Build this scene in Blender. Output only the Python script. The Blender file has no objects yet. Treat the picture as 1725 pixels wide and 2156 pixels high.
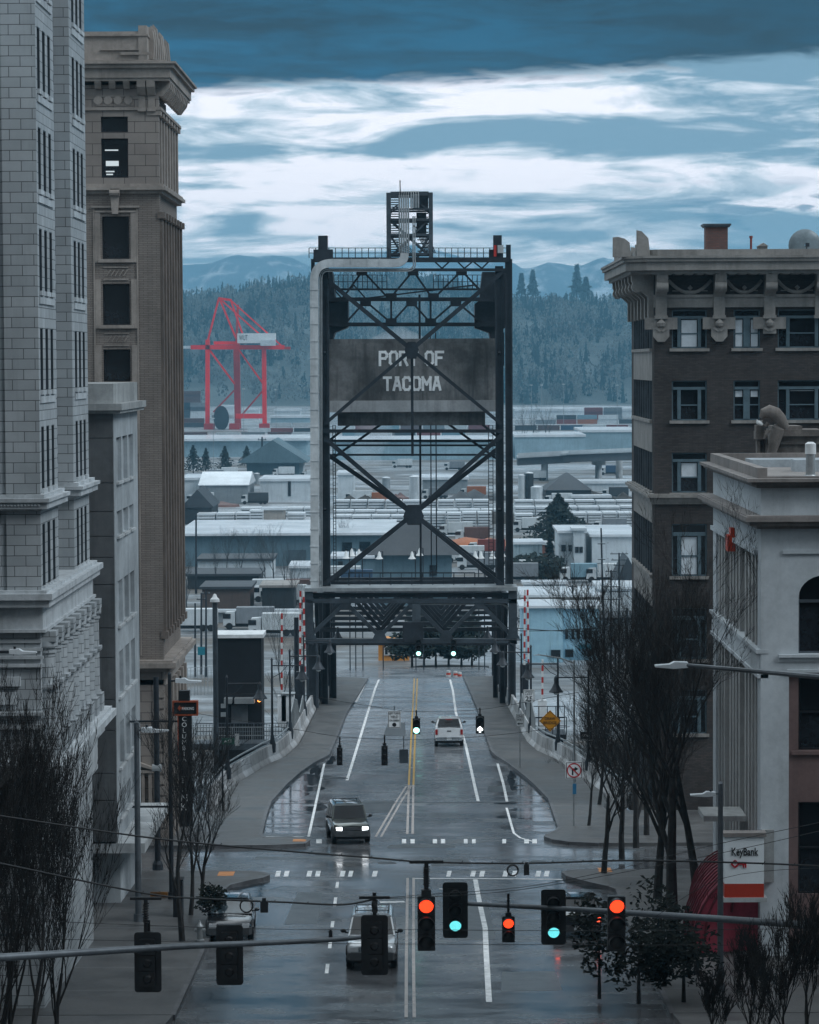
import bpy, math, random
import numpy as np
from mathutils import Vector, Matrix
from mathutils.geometry import tessellate_polygon
sc = bpy.context.scene
C = sc.collection
R = math.radians
V3 = Vector
# ------------------------------------------------------------------ camera
CZ = 40.0                      # eye height of the camera; the tideflats lie at z = 2
F = 6080.0                     # focal length in pixels of a 1725 px wide view
cd = bpy.data.cameras.new('camera'); cam = bpy.data.objects.new('camera', cd); C.objects.link(cam)
cd.sensor_fit = 'HORIZONTAL'; cd.sensor_width = 36; cd.lens = 36*F/1725
cd.clip_start = 1; cd.clip_end = 30000
yaw = math.atan(32.5/F); pitch = math.atan(313/F); roll = R(0.28)
cam.matrix_world = Matrix.Translation((0, 0, CZ)) @ Matrix.Rotation(yaw, 4, 'Z') @ Matrix.Rotation(R(90)-pitch, 4, 'X') @ Matrix.Rotation(-roll, 4, 'Z')
sc.camera = cam
HAZE = 1.4e-4
RM = cam.matrix_world.to_3x3()
# ------------------------------------------------------------------ world, sun, exposure
sc.view_settings.view_transform = 'Standard'; sc.view_settings.look = 'None'
sc.view_settings.exposure = 0.55; sc.view_settings.gamma = 1
SUN_EL, SUN_AZ = R(44), R(116)      # azimuth from +Y towards +X
def setup_world():
    w = bpy.data.worlds.new('World'); sc.world = w; w.use_nodes = True
    nt = w.node_tree; nt.nodes.clear(); N = nt.nodes.new; L = nt.links.new
    def math_(op, a, b=None, c=None):
        n = N('ShaderNodeMath'); n.operation = op
        for i, v in enumerate((a, b, c)):
            if v is None: continue
            if isinstance(v, (int, float)): n.inputs[i].default_value = v
            else: L(v, n.inputs[i])
        return n.outputs[0]
    tc = N('ShaderNodeTexCoord'); sp = N('ShaderNodeSeparateXYZ'); L(tc.outputs['Generated'], sp.inputs[0])
    az = math_('ARCTAN2', sp.outputs[0], sp.outputs[1])
    el = math_('ARCSINE', sp.outputs[2])
    U = math_('MULTIPLY', az, 10.0); V = math_('MULTIPLY', el, 57.2958)    # V: degrees above the horizon
    def noise(su, sv, scale, detail, rough, off=0.0, dist=0.0):
        cx = N('ShaderNodeCombineXYZ'); L(math_('MULTIPLY', U, su), cx.inputs[0]); L(math_('MULTIPLY', V, sv), cx.inputs[1]); cx.inputs[2].default_value = off
        n = N('ShaderNodeTexNoise'); n.inputs['Scale'].default_value = scale; n.inputs['Detail'].default_value = detail
        n.inputs['Roughness'].default_value = rough; n.inputs['Distortion'].default_value = dist
        L(cx.outputs[0], n.inputs['Vector']); return n.outputs[0]
    def c(r, g, b):
        f = lambda s: (s/255/12.92 if s/255 <= .04045 else ((s/255+.055)/1.055)**2.4)
        return (f(r), f(g), f(b), 1)
    def mr(v, a, b, lo=0.0, hi=1.0, smooth=True):
        n = N('ShaderNodeMapRange'); n.interpolation_type = 'SMOOTHSTEP' if smooth else 'LINEAR'
        L(v, n.inputs[0]) ; n.inputs[1].default_value = a; n.inputs[2].default_value = b; n.inputs[3].default_value = lo; n.inputs[4].default_value = hi; return n.outputs[0]
    def ramp(v, stops, scale):
        rp = N('ShaderNodeValToRGB'); L(math_('DIVIDE', v, scale), rp.inputs[0]); e = rp.color_ramp.elements
        while len(e) > 1: e.remove(e[0])
        e[0].position = stops[0][0]/scale; e[0].color = stops[0][1]
        for p_, col in stops[1:]: q = e.new(p_/scale); q.color = col
        return rp.outputs[0]
    def mixc(f, a, b, mode='MIX'):
        m = N('ShaderNodeMixRGB'); m.blend_type = mode
        for k, v in enumerate((f, a, b)):
            if isinstance(v, (int, float)): m.inputs[k].default_value = v
            elif isinstance(v, tuple): m.inputs[k].default_value = v
            else: L(v, m.inputs[k])
        return m.outputs[0]
    nA = noise(1.45, 1.7, 1.0, 12, 0.56, 4.3, .8)      # long flat cloud bodies
    nB = noise(3.4, 2.9, 1.3, 11, 0.62, 9.1, .5)      # lumps
    nC = noise(0.5, 0.55, 1.0, 5, 0.5, 1.7, .0)       # broad tone
    g_ = lambda v: (v, v, v, 1)
    bias = ramp(V, [(0, g_(.46)), (1.6, g_(.47)), (2.3, g_(.53)), (2.9, g_(.56)), (3.5, g_(.64)), (3.9, g_(.60)), (4.25, g_(.42)), (4.7, g_(.50)), (5.0, g_(.60)), (5.3, g_(.66)), (5.6, g_(.60))], 8.0)
    sepb = N('ShaderNodeSeparateColor'); L(bias, sepb.inputs[0])
    s1 = math_('ADD', math_('ADD', math_('MULTIPLY', math_('SUBTRACT', nA, 0.5), 1.5), math_('MULTIPLY', math_('SUBTRACT', nB, 0.5), .5)), sepb.outputs[0])
    s1 = math_('SUBTRACT', s1, math_('MULTIPLY', math_('MAXIMUM', math_('SUBTRACT', U, .35), 0.0), .12))
    light = mixc(mr(s1, .36, .62), c(96, 124, 142), c(164, 176, 186)); light = mixc(mr(s1, .56, .72), light, c(208, 207, 214))
    puff = math_('MULTIPLY', math_('MULTIPLY', mr(nB, .50, .62), mr(U, .25, 1.3)), math_('MULTIPLY', mr(V, 3.9, 3.0), mr(V, 1.7, 2.5)))
    light = mixc(math_('MULTIPLY', puff, .75), light, c(46, 92, 118))
    edge = math_('ADD', V, math_('ADD', math_('MULTIPLY', math_('SUBTRACT', nA, .5), .9), math_('MULTIPLY', math_('SUBTRACT', nB, .5), .5)))
    edge = math_('SUBTRACT', edge, math_('MULTIPLY', U, .22))
    dark = ramp(math_('ADD', V, math_('MULTIPLY', math_('SUBTRACT', nC, .5), 3.0)), [(4.5, c(4, 62, 88)), (6.0, c(1, 44, 66)), (8.0, c(8, 42, 58)), (12, c(40, 72, 88)), (18, c(146, 166, 178)), (40, c(212, 222, 228))], 40.0)
    dark = mixc(1.0, dark, mixc(mr(math_('ADD', math_('MULTIPLY', nA, .6), math_('MULTIPLY', nB, .4)), .40, .60, 0, 1, False), g_(.35), g_(1.9)), 'MULTIPLY')
    dark = mixc(math_('MULTIPLY', mr(U, .0, 1.5), .6), dark, c(4, 22, 34))
    col = mixc(mr(edge, 5.42, 5.72), light, dark)
    col = mixc(mr(sp.outputs[1], .25, -.15), col, mixc(1.0, col, g_(.72), 'MULTIPLY'))
    b2 = N('ShaderNodeBackground'); L(col, b2.inputs[0]); b2.inputs[1].default_value = 1.38
    sk = N('ShaderNodeTexSky'); sk.sky_type = 'NISHITA'; sk.sun_disc = False; sk.sun_elevation = SUN_EL; sk.sun_rotation = SUN_AZ
    b1 = N('ShaderNodeBackground'); L(sk.outputs[0], b1.inputs[0]); b1.inputs[1].default_value = 0.05
    ms = N('ShaderNodeMixShader'); ms.inputs[0].default_value = 0.94; L(b1.outputs[0], ms.inputs[1]); L(b2.outputs[0], ms.inputs[2])
    o = N('ShaderNodeOutputWorld'); L(ms.outputs[0], o.inputs[0])
setup_world()
sl = bpy.data.lights.new('sun', 'SUN'); sl.energy = 1.25; sl.angle = R(25); sl.color = (0.86, 0.94, 1.0)
sun = bpy.data.objects.new('sun', sl); C.objects.link(sun)
sd = V3((math.sin(SUN_AZ)*math.cos(SUN_EL), math.cos(SUN_AZ)*math.cos(SUN_EL), math.sin(SUN_EL)))
sun.rotation_euler = sd.to_track_quat('Z', 'Y').to_euler(); sun.location = (0, 0, 90)

# ------------------------------------------------------------------ geometry helpers
def ray(px, py): return RM @ V3((px-862.5, 1078-py, -F))
def P(px, py, d):
    r = ray(px, py); return V3((0, 0, CZ)) + r*(d/r.y)
def HP(px, py, d): return CZ - P(px, py, d).z
def G(px, py):                      # point of the (planar) street under a view direction
    r = ray(px, py); s = -r.z/r.y; return P(px, py, 17.28/(s-0.0414))
def FL(px, py):                     # point of the tideflats
    r = ray(px, py); s = -r.z/r.y; return P(px, py, 38.0/s)
KN = [(-40, -6.5), (0, 2.5), (50, 14.0), (70, 18.4), (92, 21.09), (254, 27.8), (300, 32.0), (360, 38.0), (9999, 38.0)]
def zs(d):
    for (a, ha), (b, hb) in zip(KN, KN[1:]):
        if d <= b: return CZ-(ha+(hb-ha)*(d-a)/(b-a))
    return CZ-38
BASE = {}
class MB:
    def __init__(s): s.v = []; s.f = []; s.k = []
    def add(s, vs, fs):
        o = len(s.v); s.k.append((o, len(s.f))); s.v += [tuple(v) for v in vs]; s.f += [tuple(i+o for i in f) for f in fs]; return s
    def box(s, x0, x1, y0, y1, z0, z1):
        return s.add([(x, y, z) for z in (z0, z1) for y in (y0, y1) for x in (x0, x1)],
                     [(0,2,3,1), (4,5,7,6), (0,1,5,4), (2,6,7,3), (0,4,6,2), (1,3,7,5)])
    def bar(s, a, b, w, h=None, up=(0, 0, 1)):
        a = V3(a); b = V3(b); h = h or w; d = (b-a)
        if d.length < 1e-6: return s
        d.normalize(); u = V3(up)
        if abs(d.dot(u)) > .98: u = V3((0, 1, 0))
        x = d.cross(u).normalized(); z = x.cross(d)
        vs = [p+x*(i*w/2)+z*(j*h/2) for p in (a, b) for i, j in ((-1,-1), (1,-1), (1,1), (-1,1))]
        return s.add(vs, [(0,1,2,3), (7,6,5,4), (0,4,5,1), (1,5,6,2), (2,6,7,3), (3,7,4,0)])
    def tube(s, a, b, r, r2=None, n=8, cap=True):
        a = V3(a); b = V3(b); r2 = r if r2 is None else r2; d = (b-a)
        if d.length < 1e-6: return s
        d.normalize(); u = V3((0, 0, 1)) if abs(d.z) < .95 else V3((0, 1, 0))
        x = d.cross(u).normalized(); z = x.cross(d)
        vs = [p+(x*math.cos(t)+z*math.sin(t))*q for p, q in ((a, r), (b, r2)) for t in [2*math.pi*i/n for i in range(n)]]
        fs = [(i, i+n, (i+1) % n+n, (i+1) % n) for i in range(n)]
        if cap: fs += [tuple(range(n)), tuple(range(2*n-1, n-1, -1))]
        return s.add(vs, fs)
    def path(s, pts, r, n=6, w=None):
        pts = [V3(p) for p in pts]; o = len(s.v); m = len(pts); s.k.append((o, len(s.f)))
        rs = r if isinstance(r, (list, tuple)) else [r]*m
        for i, p in enumerate(pts):
            d = (pts[min(i+1, m-1)]-pts[max(i-1, 0)]).normalized(); u = V3((0, 0, 1)) if abs(d.z) < .95 else V3((0, 1, 0))
            if w: u = V3((0, 1, 0))
            x = d.cross(u).normalized(); z = x.cross(d)
            if w: s.v += [tuple(p+x*(i_*rs[i])+z*(j_*w)) for i_, j_ in ((-1,-1), (1,-1), (1,1), (-1,1))]
            else: s.v += [tuple(p+(x*math.cos(t)+z*math.sin(t))*rs[i]) for t in [2*math.pi*k/n for k in range(n)]]
        if w: n = 4
        for i in range(m-1):
            for k in range(n): s.f.append((o+i*n+k, o+i*n+(k+1) % n, o+(i+1)*n+(k+1) % n, o+(i+1)*n+k))
        s.f.append(tuple(o+k for k in range(n-1, -1, -1))); s.f.append(tuple(o+(m-1)*n+k for k in range(n)))
        return s
    def prism(s, poly, a0, a1, axis='y'):     # poly in the plane across the axis, extruded along it
        n = len(poly)
        def pt(u, v, a): return (u, a, v) if axis == 'y' else ((a, u, v) if axis == 'x' else (u, v, a))
        vs = [pt(u, v, a) for a in (a0, a1) for u, v in poly]
        t = tessellate_polygon([[V3((u, v, 0)) for u, v in poly]])
        fs = [tuple(q) for q in t]+[tuple(i+n for i in reversed(q)) for q in t]+[(i, (i+1) % n, (i+1) % n+n, i+n) for i in range(n)]
        return s.add(vs, fs)
    def lathe(s, prof, c=(0, 0, 0), n=14):
        o = len(s.v); m = len(prof); s.k.append((o, len(s.f)))
        for r, z in prof:
            for k in range(n):
                t = 2*math.pi*k/n; s.v.append((c[0]+r*math.cos(t), c[1]+r*math.sin(t), c[2]+z))
        for i in range(m-1):
            for k in range(n): s.f.append((o+i*n+k, o+i*n+(k+1) % n, o+(i+1)*n+(k+1) % n, o+(i+1)*n+k))
        s.f.append(tuple(o+k for k in range(n-1, -1, -1))); s.f.append(tuple(o+(m-1)*n+k for k in range(n)))
        return s
    def disc(s, c, r, t=.02, n=20):           # disc facing -y
        c = V3(c); return s.tube(c, c+V3((0, t, 0)), r, n=n)
    def mesh(s, name, off=None, smooth=False):
        me = bpy.data.meshes.new(name)
        v = np.array(s.v, dtype=np.float32).reshape(-1, 3)
        if off is not None: v = v-np.array(off, dtype=np.float32)
        me.from_pydata([], [], []) if False else None
        me.from_pydata(v.tolist(), [], s.f); me.update()
        import bmesh
        bm = bmesh.new(); bm.from_mesh(me); bmesh.ops.recalc_face_normals(bm, faces=bm.faces); bm.to_mesh(me); bm.free()
        if smooth:
            me.polygons.foreach_set('use_smooth', [True]*len(me.polygons)); me.set_sharp_from_angle(angle=R(38))
        return me
    def build(s, name, mat, parent=None, world=True, smooth=False):
        b = BASE.get(parent.name, V3((0, 0, 0))) if (parent and world) else V3((0, 0, 0))
        me = s.mesh(name, b, smooth); me.materials.append(mat)
        o = bpy.data.objects.new(name, me); C.objects.link(o)
        if parent: o.parent = parent; BASE[o.name] = b
        return o
def builds(mb, name, mat, parent=None, per=1, world=True, smooth=False):
    """one object per `per` consecutive shapes"""
    ks = mb.k[::per]+[(len(mb.v), len(mb.f))]; out = []
    for (v0, f0), (v1, f1) in zip(ks, ks[1:]):
        q = MB(); q.v = mb.v[v0:v1]; q.f = [tuple(i-v0 for i in f) for f in mb.f[f0:f1]]; out.append(q.build(name, mat, parent, world, smooth))
    return out
def thing(name, label, cat, loc=(0, 0, 0), group=None, rz=0.0, world=True):
    o = bpy.data.objects.new(name, None); C.objects.link(o); o.location = loc; o.rotation_euler = (0, 0, rz); o.empty_display_size = .3
    o['label'] = label; o['category'] = cat
    if group: o['group'] = group
    BASE[o.name] = V3(loc); return o
def tag(o, label, cat, group=None, kind=None):
    o['label'] = label; o['category'] = cat
    if group: o['group'] = group
    if kind: o['kind'] = kind
    return o
def struct(o): o['kind'] = 'structure'; return o
def kids(o): return [c for c in bpy.data.objects if c.parent is o]
CH = {}
def dup(root, loc, rz=None, label=None, group=None):
    if root.name not in CH:
        k1 = kids(root); CH[root.name] = [(k, kids(k)) for k in k1]
    r = root.copy(); C.objects.link(r); r.location = loc
    if rz is not None: r.rotation_euler = (0, 0, rz)
    if label: r['label'] = label
    if group: r['group'] = group
    for k, gs in CH[root.name]:
        c = k.copy(); C.objects.link(c); c.parent = r
        for g in gs:
            d = g.copy(); C.objects.link(d); d.parent = c
    return r
def inst(src, parent, loc):
    o = src.copy(); C.objects.link(o); o.parent = parent; o.location = loc; return o
# ------------------------------------------------------------------ materials
MC = {}
def _new(name):
    m = bpy.data.materials.new(name); m.use_nodes = True; nt = m.node_tree; b = nt.nodes['Principled BSDF']; return m, nt, b
def _vec(nt, kind='Object', sc_=(1, 1, 1)):
    tc = nt.nodes.new('ShaderNodeTexCoord'); mp = nt.nodes.new('ShaderNodeMapping'); mp.inputs['Scale'].default_value = sc_
    nt.links.new(tc.outputs[kind], mp.inputs[0]); return mp.outputs[0]
def _noise(nt, vec, scale, detail=6, rough=.6):
    n = nt.nodes.new('ShaderNodeTexNoise'); n.inputs['Scale'].default_value = scale; n.inputs['Detail'].default_value = detail; n.inputs['Roughness'].default_value = rough
    nt.links.new(vec, n.inputs['Vector']); return n.outputs[0]
def _ramp(nt, fac, a, b, lo=.35, hi=.65):
    r = nt.nodes.new('ShaderNodeValToRGB'); r.color_ramp.elements[0].position = lo; r.color_ramp.elements[1].position = hi
    r.color_ramp.elements[0].color = (*a, 1); r.color_ramp.elements[1].color = (*b, 1); nt.links.new(fac, r.inputs[0]); return r.outputs[0]
def _mix(nt, fac, a, b, mode='MIX'):
    m = nt.nodes.new('ShaderNodeMixRGB'); m.blend_type = mode
    for i, v in ((0, fac), (1, a), (2, b)):
        if isinstance(v, (int, float)): m.inputs[i].default_value = v
        elif isinstance(v, tuple): m.inputs[i].default_value = (*v, 1) if len(v) == 3 else v
        else: nt.links.new(v, m.inputs[i])
    return m.outputs[0]
def _bump(nt, b, h, strength, dist):
    n = nt.nodes.new('ShaderNodeBump'); n.inputs['Strength'].default_value = strength; n.inputs['Distance'].default_value = dist
    nt.links.new(h, n.inputs['Height']); nt.links.new(n.outputs[0], b.inputs['Normal'])
def M(name, col, rough=.65, var=.3, scale=.8, metal=0.0, streak=0.0, bump=.15, em=None, es=0.0, spec=.4):
    if name in MC: return MC[name]
    m, nt, b = _new(name); v = _vec(nt)
    n = _noise(nt, v, scale); lo = tuple(c*(1-var) for c in col); hi = tuple(min(1, c*(1+var)) for c in col)
    c = _ramp(nt, n, lo, hi)
    n2 = _noise(nt, v, scale*9, 4, .7); c = _mix(nt, .25*var+.05, c, _ramp(nt, n2, (0.02, .02, .02), (.9, .9, .9)), 'OVERLAY')
    if streak:
        sn = _noise(nt, _vec(nt, 'Object', (1.4, 1.4, .12)), 1.2, 7, .65)
        c = _mix(nt, _ramp(nt, sn, (0, 0, 0), (streak,)*3, .5, .72), c, tuple(q*.35 for q in col))
    nt.links.new(c, b.inputs['Base Color']); b.inputs['Roughness'].default_value = rough; b.inputs['Metallic'].default_value = metal
    b.inputs['Specular IOR Level'].default_value = spec
    if bump: _bump(nt, b, n2, bump, .02)
    if em: b.inputs['Emission Color'].default_value = (*em, 1); b.inputs['Emission Strength'].default_value = es
    MC[name] = m; return m
def MBR(name, c1, c2, mortar, w, h, ms=.015, rough=.75, streak=.3, bump=.5, off=.5, var=.25):
    if name in MC: return MC[name]
    m, nt, b = _new(name)
    g = nt.nodes.new('ShaderNodeNewGeometry'); sp = nt.nodes.new('ShaderNodeSeparateXYZ'); nt.links.new(g.outputs['Position'], sp.inputs[0])
    a = nt.nodes.new('ShaderNodeMath'); a.operation = 'ADD'; nt.links.new(sp.outputs[0], a.inputs[0]); nt.links.new(sp.outputs[1], a.inputs[1])
    cx = nt.nodes.new('ShaderNodeCombineXYZ'); nt.links.new(a.outputs[0], cx.inputs[0]); nt.links.new(sp.outputs[2], cx.inputs[1])
    t = nt.nodes.new('ShaderNodeTexBrick'); t.inputs['Scale'].default_value = 1; t.inputs['Brick Width'].default_value = w; t.inputs['Row Height'].default_value = h
    t.inputs['Mortar Size'].default_value = ms; t.offset = off; t.inputs['Color1'].default_value = (*c1, 1); t.inputs['Color2'].default_value = (*c2, 1); t.inputs['Mortar'].default_value = (*mortar, 1)
    t.inputs['Mortar Smooth'].default_value = .3; nt.links.new(cx.outputs[0], t.inputs['Vector'])
    n = _noise(nt, g.outputs['Position'], .35, 7, .65)
    c = _mix(nt, 1.0, t.outputs['Color'], _ramp(nt, n, (1-var,)*3, (1, 1, 1)), 'MULTIPLY')
    mp = nt.nodes.new('ShaderNodeMapping'); mp.inputs['Scale'].default_value = (1.3, 1.3, .1); nt.links.new(g.outputs['Position'], mp.inputs[0])
    sn = _noise(nt, mp.outputs[0], 1.3, 7, .65)
    c = _mix(nt, _ramp(nt, sn, (0, 0, 0), (streak,)*3, .5, .75), c, tuple(q*.3 for q in c1))
    nt.links.new(c, b.inputs['Base Color']); b.inputs['Roughness'].default_value = rough; b.inputs['Specular IOR Level'].default_value = .35
    inv = nt.nodes.new('ShaderNodeMath'); inv.operation = 'SUBTRACT'; inv.inputs[0].default_value = 1; nt.links.new(t.outputs['Fac'], inv.inputs[1])
    _bump(nt, b, inv.outputs[0], bump, .02)
    MC[name] = m; return m
def EM(name, col, s):
    if name in MC: return MC[name]
    m, nt, b = _new(name); v = _vec(nt); n = _noise(nt, v, 60, 2)
    nt.links.new(_ramp(nt, n, tuple(c*.75 for c in col), col), b.inputs['Emission Color']); b.inputs['Emission Strength'].default_value = s
    b.inputs['Base Color'].default_value = (*[c*.2 for c in col], 1); MC[name] = m; return m
def wet_asphalt(name='wet_asphalt', k=1.0):
    m, nt, b = _new(name); g = nt.nodes.new('ShaderNodeNewGeometry'); pos = g.outputs['Position']
    def mp(s):
        q = nt.nodes.new('ShaderNodeMapping'); q.inputs['Scale'].default_value = s; nt.links.new(pos, q.inputs[0]); return q.outputs[0]
    n1 = _noise(nt, mp((.35, .10, .3)), 1.0, 6, .6); n2 = _noise(nt, pos, 14, 4, .7); n3 = _noise(nt, mp((.16, .34, 1)), 1.3, 7, .65)
    n4 = _noise(nt, mp((.06, .55, 1)), 1.0, 5, .6)
    c = _ramp(nt, n1, (.07*k, .074*k, .08*k), (.165*k, .172*k, .18*k)); c = _mix(nt, .35, c, _ramp(nt, n4, (.03*k, .03*k, .035*k), (.10*k, .10*k, .105*k)))
    c = _mix(nt, .25, c, _ramp(nt, n2, (.2, .2, .2), (.8, .8, .8)), 'OVERLAY')
    # dark sealed cracks
    vo = nt.nodes.new('ShaderNodeTexVoronoi'); vo.feature = 'DISTANCE_TO_EDGE'; vo.inputs['Scale'].default_value = .22; wv = _mix(nt, .12, pos, _noise(nt, pos, .8, 5)); 
    wv = nt.nodes.new('ShaderNodeVectorMath'); wv.operation = 'ADD'; nn = nt.nodes.new('ShaderNodeTexNoise'); nn.inputs['Scale'].default_value = .7; nn.inputs['Detail'].default_value = 5; nt.links.new(pos, nn.inputs['Vector'])
    scv = nt.nodes.new('ShaderNodeVectorMath'); scv.operation = 'SCALE'; scv.inputs['Scale'].default_value = 3; nt.links.new(nn.outputs['Color'], scv.inputs[0]); nt.links.new(pos, wv.inputs[0]); nt.links.new(scv.outputs[0], wv.inputs[1]); nt.links.new(wv.outputs[0], vo.inputs['Vector'])
    c = _mix(nt, _ramp(nt, vo.outputs[0], (.75,)*3, (0, 0, 0), .004, .012), c, (.012, .012, .014))
    nt.links.new(c, b.inputs['Base Color'])
    nt.links.new(_ramp(nt, n3, (.10,)*3, (.34,)*3, .42, .64), b.inputs['Roughness']); b.inputs['Specular IOR Level'].default_value = .5
    _bump(nt, b, n2, .12, .01); return m
def flats_mat():
    m, nt, b = _new('tideflats_ground'); g = nt.nodes.new('ShaderNodeNewGeometry'); pos = g.outputs['Position']
    mp = nt.nodes.new('ShaderNodeMapping'); mp.inputs['Scale'].default_value = (.012, .03, 1); nt.links.new(pos, mp.inputs[0])
    n = _noise(nt, mp.outputs[0], 1.0, 9, .7); n2 = _noise(nt, pos, .25, 5, .6)
    r = nt.nodes.new('ShaderNodeValToRGB'); e = r.color_ramp.elements; e[0].position = .36; e[0].color = (.04, .045, .05, 1); e[1].position = .58; e[1].color = (.42, .44, .46, 1)
    q = e.new(.43); q.color = (.09, .075, .06, 1); q = e.new(.50); q.color = (.12, .13, .14, 1); nt.links.new(n, r.inputs[0])
    c = _mix(nt, .4, r.outputs[0], _ramp(nt, n2, (.2,)*3, (.8,)*3), 'OVERLAY')
    nt.links.new(c, b.inputs['Base Color']); nt.links.new(_ramp(nt, n, (.6,)*3, (.2,)*3, .42, .6), b.inputs['Roughness']); return m
ASPH = wet_asphalt(); ASPH2 = wet_asphalt('wet_deck_asphalt_sheen', 1.6)  # deck copy is paler, with reflected sky sheen put into its colour
WALK = MBR('sidewalk_concrete', (.14, .145, .15), (.16, .16, .165), (.08, .08, .085), 3.2, 60.0, .03, .45, 0.0, .2)
def walk_mat():
    m, nt, b = _new('wet_sidewalk'); g = nt.nodes.new('ShaderNodeNewGeometry'); pos = g.outputs['Position']
    sp = nt.nodes.new('ShaderNodeSeparateXYZ'); nt.links.new(pos, sp.inputs[0]); w = nt.nodes.new('ShaderNodeMath'); w.operation = 'PINGPONG'; nt.links.new(sp.outputs[1], w.inputs[0]); w.inputs[1].default_value = 2.3
    n = _noise(nt, pos, .5, 6, .6); n2 = _noise(nt, pos, 9, 4)
    c = _mix(nt, .3, _ramp(nt, n, (.055, .055, .056), (.10, .10, .10)), _ramp(nt, n2, (.3,)*3, (.7,)*3), 'OVERLAY')
    c = _mix(nt, _ramp(nt, w.outputs[0], (.8,)*3, (0, 0, 0), .01, .022), c, (.3, .31, .32))
    nt.links.new(c, b.inputs['Base Color']); nt.links.new(_ramp(nt, n, (.38,)*3, (.65,)*3), b.inputs['Roughness']); return m
WALK = walk_mat()
CONC = M('concrete', (.30, .31, .31), .7, .25, .5, streak=.6)
CONCD = M('dark_concrete', (.13, .135, .14), .7, .3, .5, streak=.5)
CONCL = M('pale_concrete', (.42, .44, .45), .65, .2, .4, streak=.4)
STEEL = M('dark_steel', (.028, .034, .042), .5, .4, .6, metal=.3, streak=.2)
STEEL2 = M('blue_grey_steel', (.07, .085, .10), .5, .35, .6, metal=.2, streak=.3)
GALV = M('galvanised_steel', (.34, .36, .37), .45, .22, .7, metal=.5, streak=.35)
POLE = M('weathered_pole', (.11, .125, .14), .5, .3, .7, metal=.4)
BLACK = M('black_paint', (.012, .013, .016), .4, .4, 2)
WHITE = M('white_paint', (.68, .70, .71), .5, .12, 1.2, streak=.25)
GLASS = M('dark_glass', (.010, .012, .015), .08, .5, .5, bump=0, spec=.6)
GLASSB = M('blue_glass', (.05, .075, .09), .08, .5, .5, bump=0, spec=.8)
BLIND = M('white_blind', (.55, .60, .64), .5, .1, 2)
RUBBER = M('rubber', (.012, .012, .013), .7, .2, 4)
# ------------------------------------------------------------------ text
def text(parent, s, c, h, mat, name='lettering', w=None, bold=0.0, ext=.01, world=True, side=None, sp=1.0):
    cu = bpy.data.curves.new('t', 'FONT'); cu.body = s; cu.size = 1; cu.align_x = 'CENTER'; cu.align_y = 'CENTER'; cu.offset = bold; cu.extrude = .001; cu.space_line = sp
    ob = bpy.data.objects.new('t', cu); C.objects.link(ob)
    me = bpy.data.meshes.new_from_object(ob.evaluated_get(bpy.context.evaluated_depsgraph_get())); bpy.data.objects.remove(ob)
    v = np.array([q.co[:] for q in me.vertices])
    mn = v.min(0); mx = v.max(0); mid = (mn+mx)/2; k = h/(mx[1]-mn[1]); kx = (w/(mx[0]-mn[0])) if w else k
    b = BASE.get(parent.name, V3((0, 0, 0))) if world else V3((0, 0, 0)); c = V3(c)-b
    out = []
    for q in v:
        x, y = (q[0]-mid[0])*kx, (q[1]-mid[1])*k; t = -ext if q[2] > 0 else 0
        out.append((c.x+x, c.y+t, c.z+y) if side is None else (c.x-side*t*-1, c.y+side*x, c.z+y))
    me.vertices.foreach_set('co', np.array(out, dtype=np.float32).ravel()); me.materials.clear(); me.materials.append(mat)
    if hasattr(me, 'validate'): me.validate()
    o = bpy.data.objects.new(name, me); C.objects.link(o); o.parent = parent; return o
# ------------------------------------------------------------------ wall with openings
def wall_y(mb, x0, x1, y, t, z0, z1, ops):      # facade facing -y at y, thickness t, openings (xa,xb,za,zb)
    xs = sorted({x0, x1, *[o[0] for o in ops], *[o[1] for o in ops]}); zz = sorted({z0, z1, *[o[2] for o in ops], *[o[3] for o in ops]})
    xs = [x for x in xs if x0 <= x <= x1]; zz = [z for z in zz if z0 <= z <= z1]
    for a, b in zip(zz, zz[1:]):
        run = None
        for c_, d_ in zip(xs, xs[1:]):
            hole = any(o[0] <= (c_+d_)/2 <= o[1] and o[2] <= (a+b)/2 <= o[3] for o in ops)
            if not hole: run = (run[0], d_) if run else (c_, d_)
            if hole and run: mb.box(run[0], run[1], y, y+t, a, b); run = None
        if run: mb.box(run[0], run[1], y, y+t, a, b)
def wall_x(mb, y0, y1, x, t, z0, z1, ops):      # facade in the plane x, thickness t (signed inward), openings (ya,yb,za,zb)
    m = MB(); wall_y(m, y0, y1, 0, 1, z0, z1, ops)
    mb.add([(x+v[1]*t, v[0], v[2]) for v in m.v], m.f)
WC = {}
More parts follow.
